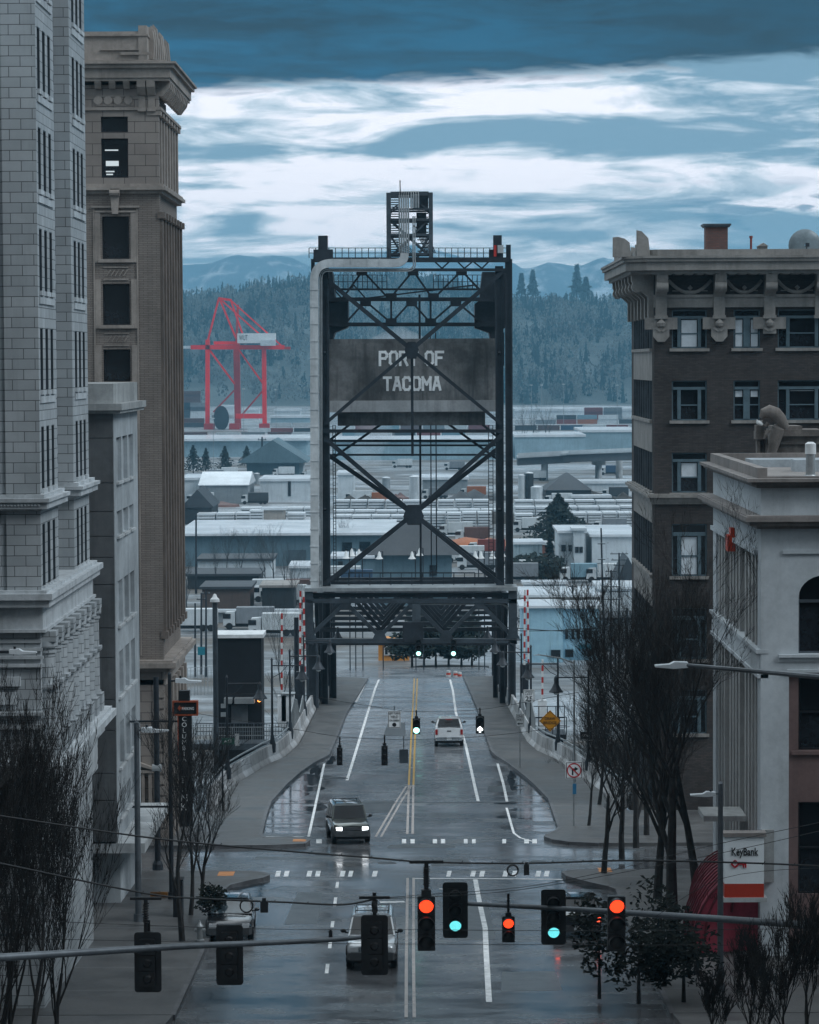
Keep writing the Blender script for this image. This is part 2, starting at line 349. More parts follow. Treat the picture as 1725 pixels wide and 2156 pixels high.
def window(parent, kind, w, h, loc, side=0, fm=None, gm=None, sill=None, blind=0, world=True):
    """frame + pane child; side 0 faces -y, +1 faces +x, -1 faces -x; loc = centre of the opening on the wall plane"""
    key = (kind, round(w, 2), round(h, 2), side, fm.name, gm.name, bool(sill), blind)
    b = BASE[parent.name] if world else V3((0, 0, 0))
    if key not in WC:
        f = MB(); g = MB(); bl = MB(); fw = .07
        f.box(-w/2, -w/2+fw, .12, .22, -h/2, h/2); f.box(w/2-fw, w/2, .12, .22, -h/2, h/2)
        f.box(-w/2+fw, w/2-fw, .12, .22, h/2-fw, h/2); f.box(-w/2+fw, w/2-fw, .12, .22, -h/2, -h/2+fw)
        if kind == 'deep':  # lining along the reveal, so its shade is painted dark
            for q in (-1, 1): f.box(min(q*(w/2-.03), q*w/2), max(q*(w/2-.03), q*w/2), .015, .12, -h/2, h/2)
            f.box(-w/2+.03, w/2-.03, .015, .12, h/2-.03, h/2)
        if kind in ('sash', 'deep'): f.box(-w/2+fw, w/2-fw, .11, .2, -.03, .03)
        if kind == 'triple':       # transom, narrow lights either side of a sash
            f.box(-w/2+fw, w/2-fw, .06, .2, h*.27, h*.34)
            for s in (-1, 1): f.box(s*w*.29-.09, s*w*.29+.09, .08, .2, -h/2+fw, h*.27)
            f.box(-w*.29+.09, w*.29-.09, .12, .2, -h*.13, -h*.10)
        if kind == 'double':
            f.box(-w/2+fw, w/2-fw, .06, .2, h*.27, h*.34); f.box(-.17, .17, .08, .2, -h/2+fw, h*.27)
            for s in (-1, 1): f.box(min(s*.17, s*(w/2-fw)), max(s*.17, s*(w/2-fw)), .12, .2, -h*.13, -h*.10)
        g.box(-w/2+fw, w/2-fw, .19, .21, -h/2+fw, h/2-fw)
        if blind:
            top = h*.27 if kind in ('triple', 'double') else h/2-fw
            bot = top-blind*(top+h/2-fw)
            if kind == 'triple': bl.box(-w*.29+.13, w*.29-.13, .165, .18, bot, top-.06)
            elif kind == 'double':
                for s in (-1, 1): bl.box(min(s*.22, s*(w/2-fw-.04)), max(s*.22, s*(w/2-fw-.04)), .165, .18, bot, top-.06)
            else: bl.box(-w/2+fw+.03, w/2-fw-.03, .165, .18, bot, top-.03)
        def rot(m):
            if side == 0: return m
            q = MB(); q.add([(-side*v[1], v[0], v[2]) for v in m.v], m.f); return q
        s_ = None
        if sill:
            s_ = MB(); s_.box(-w/2-.12, w/2+.12, -.12, .12, -h/2-.16, -h/2); s_ = rot(s_).mesh('sill'); s_.materials.append(sill)
        fme = rot(f).mesh('window'); fme.materials.append(fm); gme = rot(g).mesh('pane'); gme.materials.append(gm)
        bme = None
        if blind: bme = rot(bl).mesh('blind'); bme.materials.append(BLIND)
        WC[key] = (fme, gme, s_, bme)
    fme, gme, sme, bme = WC[key]
    o = bpy.data.objects.new('window', fme); C.objects.link(o); o.parent = parent; o.location = V3(loc)-b
    g = bpy.data.objects.new('pane', gme); C.objects.link(g); g.parent = o
    if sme: s = bpy.data.objects.new('sill', sme); C.objects.link(s); s.parent = o
    if bme: s = bpy.data.objects.new('blind', bme); C.objects.link(s); s.parent = o
    return o
# ================================================================== SETTING: ground, streets
def sheet(name, mat, pts, dz=0.0, thick=None, zf=zs):
    """polygon laid on the street profile"""
    t = tessellate_polygon([[V3((x, y, 0)) for x, y in pts]]); n = len(pts)
    m = MB(); vs = [(x, y, zf(y)+dz) for x, y in pts]; fs = [tuple(q) for q in t]
    if thick:
        vs += [(x, y, zf(y)+dz-thick) for x, y in pts]; fs += [(i, (i+1) % n, (i+1) % n+n, i+n) for i in range(n)]
    m.add(vs, fs); o = m.build(name, mat); return struct(o)
YN = [-40, 0, 50, 70, 92, 121, 150]
for a, b in zip(YN, YN[1:]):
    pass
g = MB()
for a, b in zip(YN, YN[1:]): g.add([(-150, a, zs(a)), (150, a, zs(a)), (150, b, zs(b)), (-150, b, zs(b))], [(0, 1, 2, 3)])
struct(g.build('street', ASPH))
# bridge deck: planar down to 254, then steeper to the flats
d = MB()
DK = [(150, -11.8, 10.8), (165, -11.3, 9.6), (178, -9.9, 8.5), (186, -9.05, 7.3), (254, -8.85, 6.55), (300, -9.0, 7.0), (360, -9.2, 7.5)]
for (a, x0, x1), (b, x2, x3) in zip(DK, DK[1:]):
    za, zb = zs(a), zs(b)
    d.add([(x0, a, za), (x1, a, za), (x3, b, zb), (x2, b, zb), (x0, a, za-1.4), (x1, a, za-1.4), (x3, b, zb-1.4), (x2, b, zb-1.4)], [(0, 1, 2, 3), (7, 6, 5, 4), (0, 4, 5, 1), (1, 5, 6, 2), (2, 6, 7, 3), (3, 7, 4, 0)])
for y in (172, 192, 212, 232, 252, 275):
    d.box(-7.5, -5.5, y, y+1.5, 1, zs(y)-1.2); d.box(4, 6, y, y+1.5, 1, zs(y)-1.2)
struct(d.build('bridge_deck', ASPH2))
# tideflats, embankment
m = MB(); m.add([(-3500, 150, 2), (3500, 150, 2), (3500, 2750, 2), (-3500, 2750, 2)], [(0, 1, 2, 3)]); struct(m.build('ground', flats_mat()))
m = MB(); m.add([(-150, 150, zs(150)-.01), (150, 150, zs(150)-.01), (150, 166, 9), (-150, 166, 9), (150, 176, 1.9), (-150, 176, 1.9)], [(0, 1, 2, 3), (3, 2, 4, 5)])
struct(m.build('embankment', M('embankment_brush', (.035, .04, .035), .9, .5, .6)))
# sidewalks (kerb lines traced as ground points)
def gp(l): return [tuple(G(x, y)[:2]) for x, y in l]
KL = [(774,1431),(728,1505),(710,1551),(691,1594),(657,1612),(630,1631),(602,1656),(569,1693),(559,1720),(549,1763),(556,1770)]
TIPL = [(610,1769),(640,1772),(650,1776),(640,1783),(560,1786),(437,1787)]
BLL = [(-8.2, 254), (-8.25, 230), (-8.3, 190), (-8.8, 180), (-9.5, 176), (-10.3, 169), (-10.9, 163), (-11.2, 152)]
KRr = [(978,1428),(992,1460),(1007,1495),(1021,1541),(1036,1585),(1045,1595),(1071,1611),(1109,1640),(1129,1658),(1157,1687),(1164,1707),(1178,1748),(1170,1757)]
TIPR = [(1152,1764),(1149,1768),(1165,1774),(1200,1779),(1262,1782)]
BLR = [(6.0, 254), (6.1, 228), (6.4, 210), (6.65, 190), (7.1, 183), (8.0, 178), (8.6, 172), (9.6, 160), (10.2, 152)]
L1 = gp(KL); L2 = gp(TIPL); R1 = gp(KRr); R2 = gp(TIPR)
yl = L2[-1][1]; yr = R2[-1][1]
sheet('sidewalk', WALK, BLL+[(-11.3, 149.5), (-60, 149.5), (-60, yl)]+list(reversed(L2))+list(reversed(L1)), .16, .3)
sheet('sidewalk', WALK, BLR+[(10.3, 149.5), (60, 149.5), (60, yr)]+list(reversed(R2))+list(reversed(R1)), .16, .3)
NL = gp([(437,1841),(530,1842),(556,1845),(565,1850),(549,1856),(518,1862),(482,1871),(468,1882),(460,1896)])
NR = gp([(1262,1838),(1210,1839),(1186,1843),(1196,1852),(1245,1865),(1285,1874),(1300,1880)])
sheet('sidewalk', WALK, [(-60, NL[0][1])]+NL+[(-8.25, 108), (-8.2, 92.1), (-60, 92.1)], .16, .3)
sheet('sidewalk', WALK, [(60, NR[0][1])]+NR+[(7.9, 112), (7.9, 92.1), (60, 92.1)], .16, .3)
for a, b in ((92, 70), (70, 50), (50, 0)):
    sheet('sidewalk', WALK, [(-60, a), (-8.2, a), (-8.2, b), (-60, b)], .16, .3); sheet('sidewalk', WALK, [(60, a), (7.9, a), (7.9, b), (60, b)], .16, .3)
# kerb stones: a paler top edge following the kerb line
KERB = M('kerb_stone', (.10, .10, .105), .5, .3, 1.5)
def kerb(pts):
    m = MB()
    for a, b in zip(pts, pts[1:]):
        m.bar((a[0], a[1], zs(a[1])+.085), (b[0], b[1], zs(b[1])+.085), .16, .17)
    return struct(m.build('kerb', KERB))
kerb(L1+L2); kerb(R1+R2); kerb(NL+[(-8.25, 108), (-8.2, 92)]); kerb(NR+[(7.9, 112), (7.9, 92)])
# painted markings
PW = M('road_paint_white', (.80, .82, .82), .45, .25, 3, bump=.05); PY = M('road_paint_yellow', (.50, .30, .06), .45, .2, 3, bump=.05); PP = M('road_paint_faded', (.40, .36, .34), .45, .25, 3, bump=.05)
def strip(mb, pts, w, dz=.006):
    for i, (a, b) in enumerate(zip(pts, pts[1:])):
        a = V3((a[0], a[1], 0)); b = V3((b[0], b[1], 0)); n = (b-a).normalized(); x = V3((n.y, -n.x, 0))*w/2
        q = [a-x, a+x, b+x, b-x]; e = dz+.0005*(i % 2)
        mb.add([(p.x, p.y, zs(p.y)+e) for p in q], [(0, 1, 2, 3)])
m = MB()
strip(m, gp([(798,1431),(790,1450),(760,1548),(731,1643)]), .17)
strip(m, gp([(948,1431),(954,1455),(960,1500),(981,1570),(1007,1687)]), .17)
strip(m, gp([(683,1608),(672,1660),(650,1762)]), .13)
strip(m, gp([(1048,1608),(1060,1650),(1068,1688)]), .15)
strip(m, gp([(1067,1701),(1075,1730),(1082,1754),(1095,1764),(1123,1772)]), .12)
strip(m, gp([(1001,1852),(1010,1900),(1022,1955),(1024,2005),(1030,2110)]), .2)
strip(m, gp([(873,1850),(1000,1850),(1185,1852)]), .2); strip(m, gp([(800,1900),(852,1899)]), .4)
strip(m, gp([(925,1872),(965,1873)]), .18); strip(m, gp([(560,1762),(640,1762)]), .12)
for y0, y1 in ((1857,1870),(1890,1908),(1935,1953),(1980,1997),(2030,2050)): strip(m, gp([(711-(y0-1857)*.12, y0), (711-(y1-1857)*.12, y1)]), .13)
strip(m, gp([(768,1432),(745,1478)]), .55); strip(m, gp([(984,1433),(993,1446)]), .5)
struct(m.build('lane_markings', PW))
m = MB()
for s in (-.13, .13):
    strip(m, [(-.87+s, 253.8), (-.87+s, 200), (-.86+s, 164)], .11)
struct(m.build('lane_markings', PY))
m = MB()
for s in (-.13, .13):
    strip(m, [(-.86+s, 164), (-.81+s, 141)], .12); a, b = gp([(861,1655), (797,1762)]); strip(m, [(a[0]+s, a[1]), (a[0]-.5+s, a[1]-8), (b[0]+s, b[1])], .11)
    strip(m, [(-.70+s, 125.2), (-.62+s, 104), (-.55+s, 92.3)], .11)
struct(m.build('lane_markings', PP))
m = MB()
far = [(672,12),(851,9),(869,9),(916,9),(933,9),(981,8),(998,8),(1062,8),(1109,10),(1126,10)]
for x, w in far:
    p = G(x, 1767); q = G(x, 1776); strip(m, [(p.x, p.y), (q.x, q.y)], w*137/F)
near = [(585,10),(603,10),(651,10),(669,10),(721,10),(738,9),(789,10),(945,9),(996,10),(1015,10),(1064,10),(1083,10),(1133,10),(1151,10)]
for x, w in near:
    p = G(x+2, 1834); q = G(x-1, 1846); strip(m, [(p.x, p.y), (q.x, q.y)], w*126/F)
struct(m.build('crosswalk_markings', PW))
# expansion joint across the bridge start, manholes, tactile pads
m = MB(); a = G(560, 1692); m.bar((-8.2, a.y, zs(a.y)+.005), (6.7, a.y, zs(a.y)+.005), .12, .01)
struct(m.build('expansion_joint', BLACK))
IRON = M('cast_iron', (.03, .03, .032), .35, .3, 5, metal=.6)
for i, (x, y, r, ring) in enumerate(((816,1818,.42,'centre of the crossing'),(694,1939,.5,'left lane nearest the camera'),(1133,1815,.4,'right half of the crossing'),(706,1640,.75,'left lane below the bridge barrier'),(1095,1655,.4,'right lane beside the kerb'))):
    p = G(x, y); t = thing('manhole_cover', 'round iron manhole cover in the wet street at the '+ring, 'manhole cover', (p.x, p.y, zs(p.y)), group='manhole covers in the street')
    MB().lathe([(r, .001), (r, .008), (r*.82, .008), (r*.82, .004)], p.to_tuple()[:2]+(zs(p.y),), 24).build('rim', IRON, t); MB().lathe([(r*.8, .001), (r*.8, .01), (0.05, .012)], p.to_tuple()[:2]+(zs(p.y),), 24).build('lid', IRON, t)
PAD = M('tactile_yellow', (.55, .22, .07), .6, .2, 3)
for x0, x1, y, lb in ((462,491,1847,'left near corner beside the crosswalk'),(664,700,1777,'left far corner tip'),(1258,1290,1839,'right near corner beside the crosswalk')):
    a = G(x0, y-4); b = G(x1, y+5); m = MB(); z = zs(a.y)+.165
    if x0 == 664: a = G(618, 1774); b = G(645, 1779)
    m.add([(a.x, b.y, zs(b.y)+.166), (b.x, b.y, zs(b.y)+.166), (b.x, a.y, zs(a.y)+.166), (a.x, a.y, zs(a.y)+.166)], [(0, 1, 2, 3)]); tag(m.build('tactile_paving', PAD), 'orange tactile paving pad on the '+lb, 'paving pad')
# repair patches and darker tyre-worn seal strips
m = MB()
for x0, x1, ya, yb_ in ((-3.6, -1.6, 150, 156), (1.2, 2.6, 108, 118), (-5.6, -4.3, 112, 121), (3.4, 5.6, 160, 163.5), (-2.9, -1.4, 196, 207), (.2, 2.0, 129, 131.5), (-8, -3, 131.5, 132.6), (2.5, 4.6, 97, 101), (-1.9, 1.4, 135.5, 136.8)):
    m.add([(x0, ya, zs(ya)+.003), (x1, ya+.2, zs(ya+.2)+.003), (x1-.1, yb_, zs(yb_)+.003), (x0+.15, yb_-.1, zs(yb_-.1)+.003)], [(0, 1, 2, 3)])
struct(m.build('road_patch', M('asphalt_patch', (.07, .072, .075), .32, .4, 1.5)))
# puddles along the kerbs
pm, pnt, pb = _new('puddle_water'); pb.inputs['Base Color'].default_value = (.02, .024, .028, 1); pb.inputs['Roughness'].default_value = .09
pn = _noise(pnt, _vec(pnt), 2.2, 4); _bump(pnt, pb, pn, .25, .02)
def puddle(cx, cy, rx, ry, seed):       # pixel centre, metres
    rd = random.Random(seed); c = G(cx, cy); n = 40; ph = [rd.random()*6.28 for _ in range(5)]; m = MB(); vs = []
    for i in range(n):
        t = 2*math.pi*i/n; k = 1+sum(.28/(j+1)*math.sin((j+2)*t+ph[j]) for j in range(5)); k = max(.3, k)
        vs.append((c.x+rx*k*math.cos(t), c.y+ry*k*math.sin(t)))
    t = tessellate_polygon([[V3((x, y, 0)) for x, y in vs]]); m.add([(x, y, zs(y)+.004) for x, y in vs], [tuple(q) for q in t])
    struct(m.build('puddle', pm))
for i, a in enumerate(((655,1640,.55,3.0),(640,1660,.9,2.0),(618,1672,1.0,1.8),(600,1690,.7,.9),(665,1622,.3,3.5),(1085,1632,.35,3.2),(1105,1650,.7,2.6),(1125,1668,.8,2.2),(1140,1682,.8,1.2),(580,1728,.8,.9),(562,1748,.5,1.0),(640,1712,.5,.35),
                       (1120,1704,1.2,.7),(1140,1725,1.1,.7),(1100,1742,1.2,.6),(1150,1748,.8,.6),(505,1885,1.1,1.0),(545,1868,.9,1.2),(480,1900,.35,2.2),(1225,1868,1.2,.7),(1190,1858,.9,.6),(620,1779,1.1,.3),(700,1600,.3,2.5),(1040,1590,.25,3),(610,1700,1.6,1.6),(625,1740,1.5,.5),(668,1700,.4,2.2),(1105,1690,1.2,.9),(1078,1650,.25,3.0),(640,1688,1.0,.8),(590,1712,1.0,1.0),(1085,1720,.8,1.0))): puddle(*a, 40+i)
# raised planted island at the far end of the deck
ISL = M('island_soil', (.04, .035, .03), .9, .4, 1)
m = MB(); pts = [FL(860,1411), FL(905,1417), FL(990,1423), FL(1030,1419), FL(1030,1408), FL(950,1405), FL(885,1407)]
m.prism([(p.x, p.y) for p in pts], 1.95, 2.35, 'z'); struct(m.build('traffic_island', ISL))
# ------------------------------------------------------------------ far ridge and mountains
def grid(name, mat, xs, ys, zf):
    m = MB(); m.v = [(x, y, zf(x, y)) for y in ys for x in xs]; nx = len(xs)
    m.f = [(j*nx+i, j*nx+i+1, (j+1)*nx+i+1, (j+1)*nx+i) for j in range(len(ys)-1) for i in range(nx-1)]
    me = bpy.data.meshes.new(name); me.from_pydata(m.v, [], m.f); me.polygons.foreach_set('use_smooth', [True]*len(m.f)); me.materials.append(mat)
    o = bpy.data.objects.new(name, me); C.objects.link(o); return struct(o)
from mathutils import noise as mn
def fb(x, y, s, o=5): return mn.fractal(V3((x/s, y/s, 3.7)), 1.0, 2.0, o)
def lerp_tab(t, x):
    for (a, va), (b, vb) in zip(t, t[1:]):
        if x <= b: return va+(vb-va)*max(0, (x-a)/(b-a))
    return t[-1][1]
RT = [(-3500, 90), (-700, 100), (-285, 102), (-240, 108), (-200, 116), (-130, 124), (0, 122), (60, 108), (106, 97), (150, 96), (250, 98), (700, 105), (3500, 90)]
def ridge(x, y):
    t = min(1, max(0, (y-2620)/680)); k = 1-(1-t)**1.7
    return 1.8+(lerp_tab(RT, x))*k + (fb(x, y, 160)*9*min(1, t*3) if t < .85 else fb(x, y, 160)*9*(1-t)/.15)
RIDM = M('ridge_ground', (.07, .085, .085), .95, .45, .01, bump=0)
grid('wooded_ridge', RIDM, list(np.linspace(-1500, 1500, 150)), list(np.linspace(2600, 3700, 40)), ridge)
MT = [(-3000, 210), (-500, 205), (-400, 200), (-345, 203), (-305, 216), (-278, 213), (-248, 216), (-215, 213), (-180, 200), (-165, 196), (-120, 200), (-90, 208), (-60, 222), (-20, 232), (20, 222), (80, 206), (140, 203), (158, 191), (172, 193), (200, 201), (240, 195), (255, 197), (285, 209), (310, 204), (340, 199), (600, 215), (3000, 200)]
def mount(x, y):
    crest = lerp_tab(MT, x*4650/max(y, 1)) if y else 0
    crest = lerp_tab(MT, x)
    t = (y-3700)/950
    if t > 1: return crest*(1-(t-1)*3)+0
    rid = abs(fb(x+y*.35, y*.25, 150, 6))
    return max(2, crest*(.42+.58*t**.9)+(-rid*46+6)*(1-t)**.6*min(1, .25+t*2)) + fb(x, y, 40, 3)*1.5
mm, mnt, mb_ = _new('haze_blue_mountain'); g_ = mnt.nodes.new('ShaderNodeNewGeometry'); q_ = mnt.nodes.new('ShaderNodeMapping'); q_.inputs['Scale'].default_value = (.02, .004, .006); q_.inputs['Rotation'].default_value = (0, .7, 0); mnt.links.new(g_.outputs['Position'], q_.inputs[0])
mnt.links.new(_ramp(mnt, _noise(mnt, q_.outputs[0], 1, 8, .65), (.07, .16, .23), (.42, .50, .57), .50, .70), mb_.inputs['Base Color']); mb_.inputs['Roughness'].default_value = .95  # forest and snow tones, with the blue of distant haze put into the colour
o = grid('mountains', mm, list(np.linspace(-1400, 1400, 260)), list(np.linspace(3720, 4900, 60)), mount)
# woods: many small irregular trees as two stuff meshes
def woods(name, label, n, seed, conifer, mat, ymin=2610, ymax=3420):
    rd = random.Random(seed); VS = []; FS = []; o = 0
    for i in range(n):
        y = rd.uniform(ymin, ymax); x = rd.uniform(-.115, .165)*y; 
        if not conifer and rd.random() < .0: continue
        zb = ridge(x, y)-.5; h = rd.uniform(11, 21)*(1.15 if conifer else 1); r = h*(rd.uniform(.17, .25) if conifer else rd.uniform(.3, .45))
        if mn.noise(V3((x/120, y/120, 9.0 if conifer else 2.0)))+rd.uniform(-.35, .35) < (-.02 if conifer else -.2): continue
        k = 34 if conifer else 40; ts = []
        for q in range(k):
            t = rd.random(); a = rd.random()*6.283
            if conifer: zc = zb+h*(.08+.9*t); rr = r*(1-t)*rd.uniform(.5, 1.15)+.3; s = rd.uniform(1.2, 2.6)*(1.15-t*.7); dn = -s*.5
            else: 
                ph = math.acos(1-1.7*rd.random()); rr = r*math.sin(ph)*rd.uniform(.6, 1.05); zc = zb+h*.55+h*.45*math.cos(ph)*rd.uniform(.7, 1.05); s = rd.uniform(1.2, 2.8); dn = rd.uniform(-1, 1)*s*.6
            cx, cy = x+rr*math.cos(a), y+rr*math.sin(a); b = rd.random()*6.283
            VS += [(cx-s*.5*math.cos(b)*1.1, cy-s*.5*math.sin(b), zc+dn*.3), (cx+s*.55*math.cos(b), cy+s*.5*math.sin(b), zc+dn), (cx+rd.uniform(-.4, .4), cy+rd.uniform(-.4, .4), zc+s*rd.uniform(.7, 1.3))]
            FS.append((o, o+1, o+2)); o += 3
        if conifer:
            VS += [(x-r*.55, y, zb), (x+r*.55, y, zb), (x, y, zb+h), (x, y-r*.55, zb), (x, y+r*.55, zb)]; FS += [(o, o+1, o+2), (o+3, o+4, o+2)]; o += 5
    me = bpy.data.meshes.new(name); me.from_pydata(VS, [], FS); me.materials.append(mat); ob = bpy.data.objects.new(name, me); C.objects.link(ob)
    tag(ob, label, 'woods', kind='stuff'); return ob
FOL1 = M('conifer_needles', (.028, .055, .056), .95, .5, .02, bump=0); FOL2 = M('misty_far_twigs', (.14, .155, .15), .95, .5, .012, bump=0)  # bare twigs paled in patches: ridge mist is put into their colour
woods('ridge_conifers', 'dark evergreen woods covering the hazy ridge beyond the port', 3600, 5, True, FOL1)
woods('ridge_bare_trees', 'leafless woods with mist painted into their paler colour, between the evergreens on the hazy ridge', 3000, 6, False, FOL2)
# ------------------------------------------------------------------ haze
hz = MB().box(-1390, 1390, -45, 4890, .5, 262).build('haze', M('x', (1, 1, 1)))
hm = bpy.data.materials.new('haze_air'); hm.use_nodes = True; hn = hm.node_tree; hn.nodes.clear()
pv = hn.nodes.new('ShaderNodeVolumePrincipled'); pv.inputs['Color'].default_value = (.30, .70, .98, 1); pv.inputs['Density'].default_value = HAZE; pv.inputs['Anisotropy'].default_value = 0.0
ho = hn.nodes.new('ShaderNodeOutputMaterial'); hn.links.new(pv.outputs[0], ho.inputs['Volume'])
hz.data.materials.clear(); hz.data.materials.append(hm); tag(hz, 'pale blue haze filling the air over the port and city', 'haze', kind='stuff')
# ================================================================== BUILDINGS ALONG THE STREET
WX = -12.5; EX = 12.0          # property lines
TER = MBR('terracotta_blocks', (.46, .49, .51), (.38, .41, .43), (.12, .13, .135), .74, .335, .014, .6, .35, .6, .5, .22)
TERP = M('terracotta_trim', (.48, .51, .53), .55, .2, .8, streak=.55)
FR = M('white_window_frame', (.34, .37, .39), .5, .1, 2); FRB = M('blue_grey_window_frame', (.085, .13, .155), .5, .15, 2)
FRD = M('frame_and_reveal_shade', (.035, .045, .055), .45, .15, 2)  # dark frame colour also carries the shadow of the reveals it lines
# ---- left: cream terracotta tower -------------------------------------------------
t = thing('terracotta_tower', 'pale terracotta block tower with two street wings and a columned base, leftmost building', 'building', (-20, 100, zs(93)))
zt, zl1, zl2, zc = CZ+20, CZ-4.3, CZ-7.4, CZ-12.9
tops = [CZ-H for H in (-14.2, -10.98, -7.73, -4.45, -1.22, 2.0, 5.18)]; WH = 2.03
m = MB()
wingA, wingB = (93.3, 98.2), (102.6, 107.3)
for (ya, yb), cs in ((wingA, (94.45, 95.75, 97.05)), (wingB, (103.75, 104.95, 106.15))):
    ops = [(c-.36, c+.36, z-WH, z) for c in cs for z in tops]
    wall_x(m, ya, yb, WX, -.5, zl2-.5, zt, ops)
    m.box(-34, WX-.5, ya, yb, zl2-.5, zt)
m.box(-34, -21, 98.2, 102.6, zl2-.5, zt)          # back of the light court
m.box(-34, WX-.0, 93.3, 107.3, CZ-25, zl2-.5)    # podium
m.box(-13.55, WX+.06, 93.22, 93.3, zl2-.3, zt); m.box(-16.2, -13.75, 93.22, 93.3, zl2-.3, zt); m.box(-20, -16.4, 93.22, 93.3, zl2-.3, zt)   # shallow front piers
m.build('wall', TER, t)
for (ya, yb), cs in ((wingA, (94.45, 95.75, 97.05)), (wingB, (103.75, 104.95, 106.15))):
    for z in tops:
        for c in cs: window(t, 'deep', .72, WH, (WX, c, z-WH/2), 1, FRD, GLASSB)
m = MB()
for (ya, yb), cs in ((wingA, (94.45, 95.75, 97.05)), (wingB, (103.75, 104.95, 106.15))):
    for z in tops:
        for c in cs: m.box(WX-.1, WX+.09, c-.45, c+.45, z-WH-.15, z-WH)
        m.box(WX-.02, WX+.05, cs[0]-.55, cs[2]+.55, z-WH-.42, z-WH-.2)
    for c in (cs[0]-.62, cs[1]-.66, cs[1]+.66, cs[2]+.62):
        pass
builds(m, 'sill', TERP, t)
def cornice(mb, x0, x1, y0, y1, prof, side=1):
    """moulding wrapped round the front (-y) and one side of a block; prof = [(out, zlow, zhigh)]"""
    for o_, a, b in prof: 
        mb.box(x0-(o_ if side < 0 else 0), x1+(o_ if side > 0 else 0), y0-o_, y1+o_*.999, a, b)
m = MB(); z = zl1
for ya, yb in (wingA, wingB): cornice(m, -34, WX, ya, yb, [(.12, z-.42, z-.34), (.30, z-.34, z-.12), (.38, z-.12, z), (.2, z, z+.12)])
m.build('belt_course', TERP, t)
# carved scrolls on the belt course
m = MB(); rd = random.Random(2)
for k in range(14):
    x = -13.9+k*.11; m.lathe([(.001, -.06), (.05, -.02), (.05, .02), (.001, .06)], (x, 93.0, z-.22), 6)
builds(m, 'carving', TERP, t)
m = MB(); z = zl2
cornice(m, -34, WX, 93.3, 107.3, [(.10, z-1.15, z-.42), (.2, z-1.25, z-1.15), (.34, z-.42, z-.18), (.45, z-.18, z+.02), (.25, z+.02, z+.12)])
m.build('entablature', TERP, t)
m = MB(); z = zc
cornice(m, -34, WX, 93.3, 107.3, [(.2, z-2.2, z-.8), (.45, z-.8, z-.5), (.62, z-.5, z-.25), (.85, z-.25, z), (.7, z, z+.1)])
m.build('cornice', TERP, t)
for k in range(9):
    y = 94.0+k*1.58; m = MB()
    m.tube((WX+.12, y, zc+.1), (WX+.12, y, zl2-1.3), .30, .26, 12)
    m.box(WX-.1, WX+.52, y-.38, y+.38, zc+.1, zc+.75); m.box(WX-.1, WX+.46, y-.34, y+.34, zl2-1.6, zl2-1.26)
    for r_, a, b in ((.36, zl2-1.8, zl2-1.6), (.32, zl2-1.98, zl2-1.9), (.34, zc+.75, zc+.85)): m.tube((WX+.12, y, a), (WX+.12, y, b), r_, n=12)
    m.box(WX, WX+.47, y-.33, y+.33, zc+2.35, zc+2.5)
    m.build('column', TER, t, smooth=True)
m = MB()
for k in range(4): m.box(-14.2-k*.0, WX+.04+.03*k, 93.3-.04-.03*k, 93.3, zl2-1.6-k*.26, zl2-1.5-k*.26)
for x0 in (-13.5,): m.box(x0-1.0, x0+.35, 93.15, 93.3, zl2-3.0, zl2-2.7); m.box(x0-.8, x0+.2, 93.2, 93.3, zc+1.9, zl2-3.2)
m.box(-34, WX+.08, 93.1, 93.3, zc+1.1, zc+1.25); m.box(-34, WX+.1, 93.05, 93.3, zc+1.55, zc+1.66)
m.build('panel_moulding', TERP, t)
for k in range(5): window(t, 'sash', 1.9, 3.6, (WX, 95+k*2.6, zc-5), 1, FRB, GLASS)
window(t, 'sash', 1.4, 2.6, (-13.7, 93.14, zc-4.4), 0, FRB, GLASS)
# ---- left: grey concrete block with blind panels ----------------------------------
CBK = M('precast_concrete', (.35, .38, .40), .8, .22, .35, streak=.5); CBD = M('precast_front', (.10, .105, .11), .8, .25, .3, streak=.7)
t = thing('concrete_block_building', 'plain grey concrete building with recessed blind panels between the terracotta and brown towers', 'building', (-20, 120, zs(118)))
m = MB(); y0, y1 = 116.0, 125.6
pans = [(2.95, 4.75), (5.95, 6.95), (8.8, 10.6), (11.7, 13.5), (14.6, 16.4), (17.4, 18.5)]
ops = [(y, y+1.95, CZ-b, CZ-a) for a, b in pans for y in (116.9, 119.3, 121.7)]
wall_x(m, y0, y1, WX, -.16, CZ-19.3, CZ-1.2, ops); m.box(-26, WX-.16, y0+.1, y1, CZ-19.3, CZ-1.0)
m.box(-26, WX-.01, y0+1, y1, CZ-24, CZ-19.3)
m.build('wall', CBK, t)
m = MB()
for a, b in zip([1.2, 2.95, 4.75, 5.9, 6.9, 7.75, 8.85, 10.6, 11.8, 13.5, 14.75, 16.5, 17.6], [2.95, 4.75, 5.9, 6.9, 7.75, 8.85, 10.6, 11.8, 13.5, 14.75, 16.5, 17.6, 19.3]): m.box(-26, WX-.02, y0-.1, y0+.1, CZ-b+.03, CZ-a)
builds(m, 'front_slab', CBD, t)
m = MB(); m.box(-26, WX+.02, y0-.12, y1, CZ-1.55, CZ-.75); m.box(-26, WX+.38, y0-.45, y1+.2, CZ-1.82, CZ-1.55); m.box(-26, WX+.3, y0-.3, y1, CZ-1.95, CZ-1.82)
m.build('parapet', CONC, t)
m = MB()
for a, b in pans:
    for y in (116.9, 119.3, 121.7): m.box(WX-.02, WX+.12, y-.06, y+2.0, CZ-b-.1, CZ-b)
builds(m, 'panel_sill', CONCL, t)
MB().box(-26, WX+1.1, y0-.05, y1+1.2, CZ-19.75, CZ-19.35).build('canopy', CONCL, t)
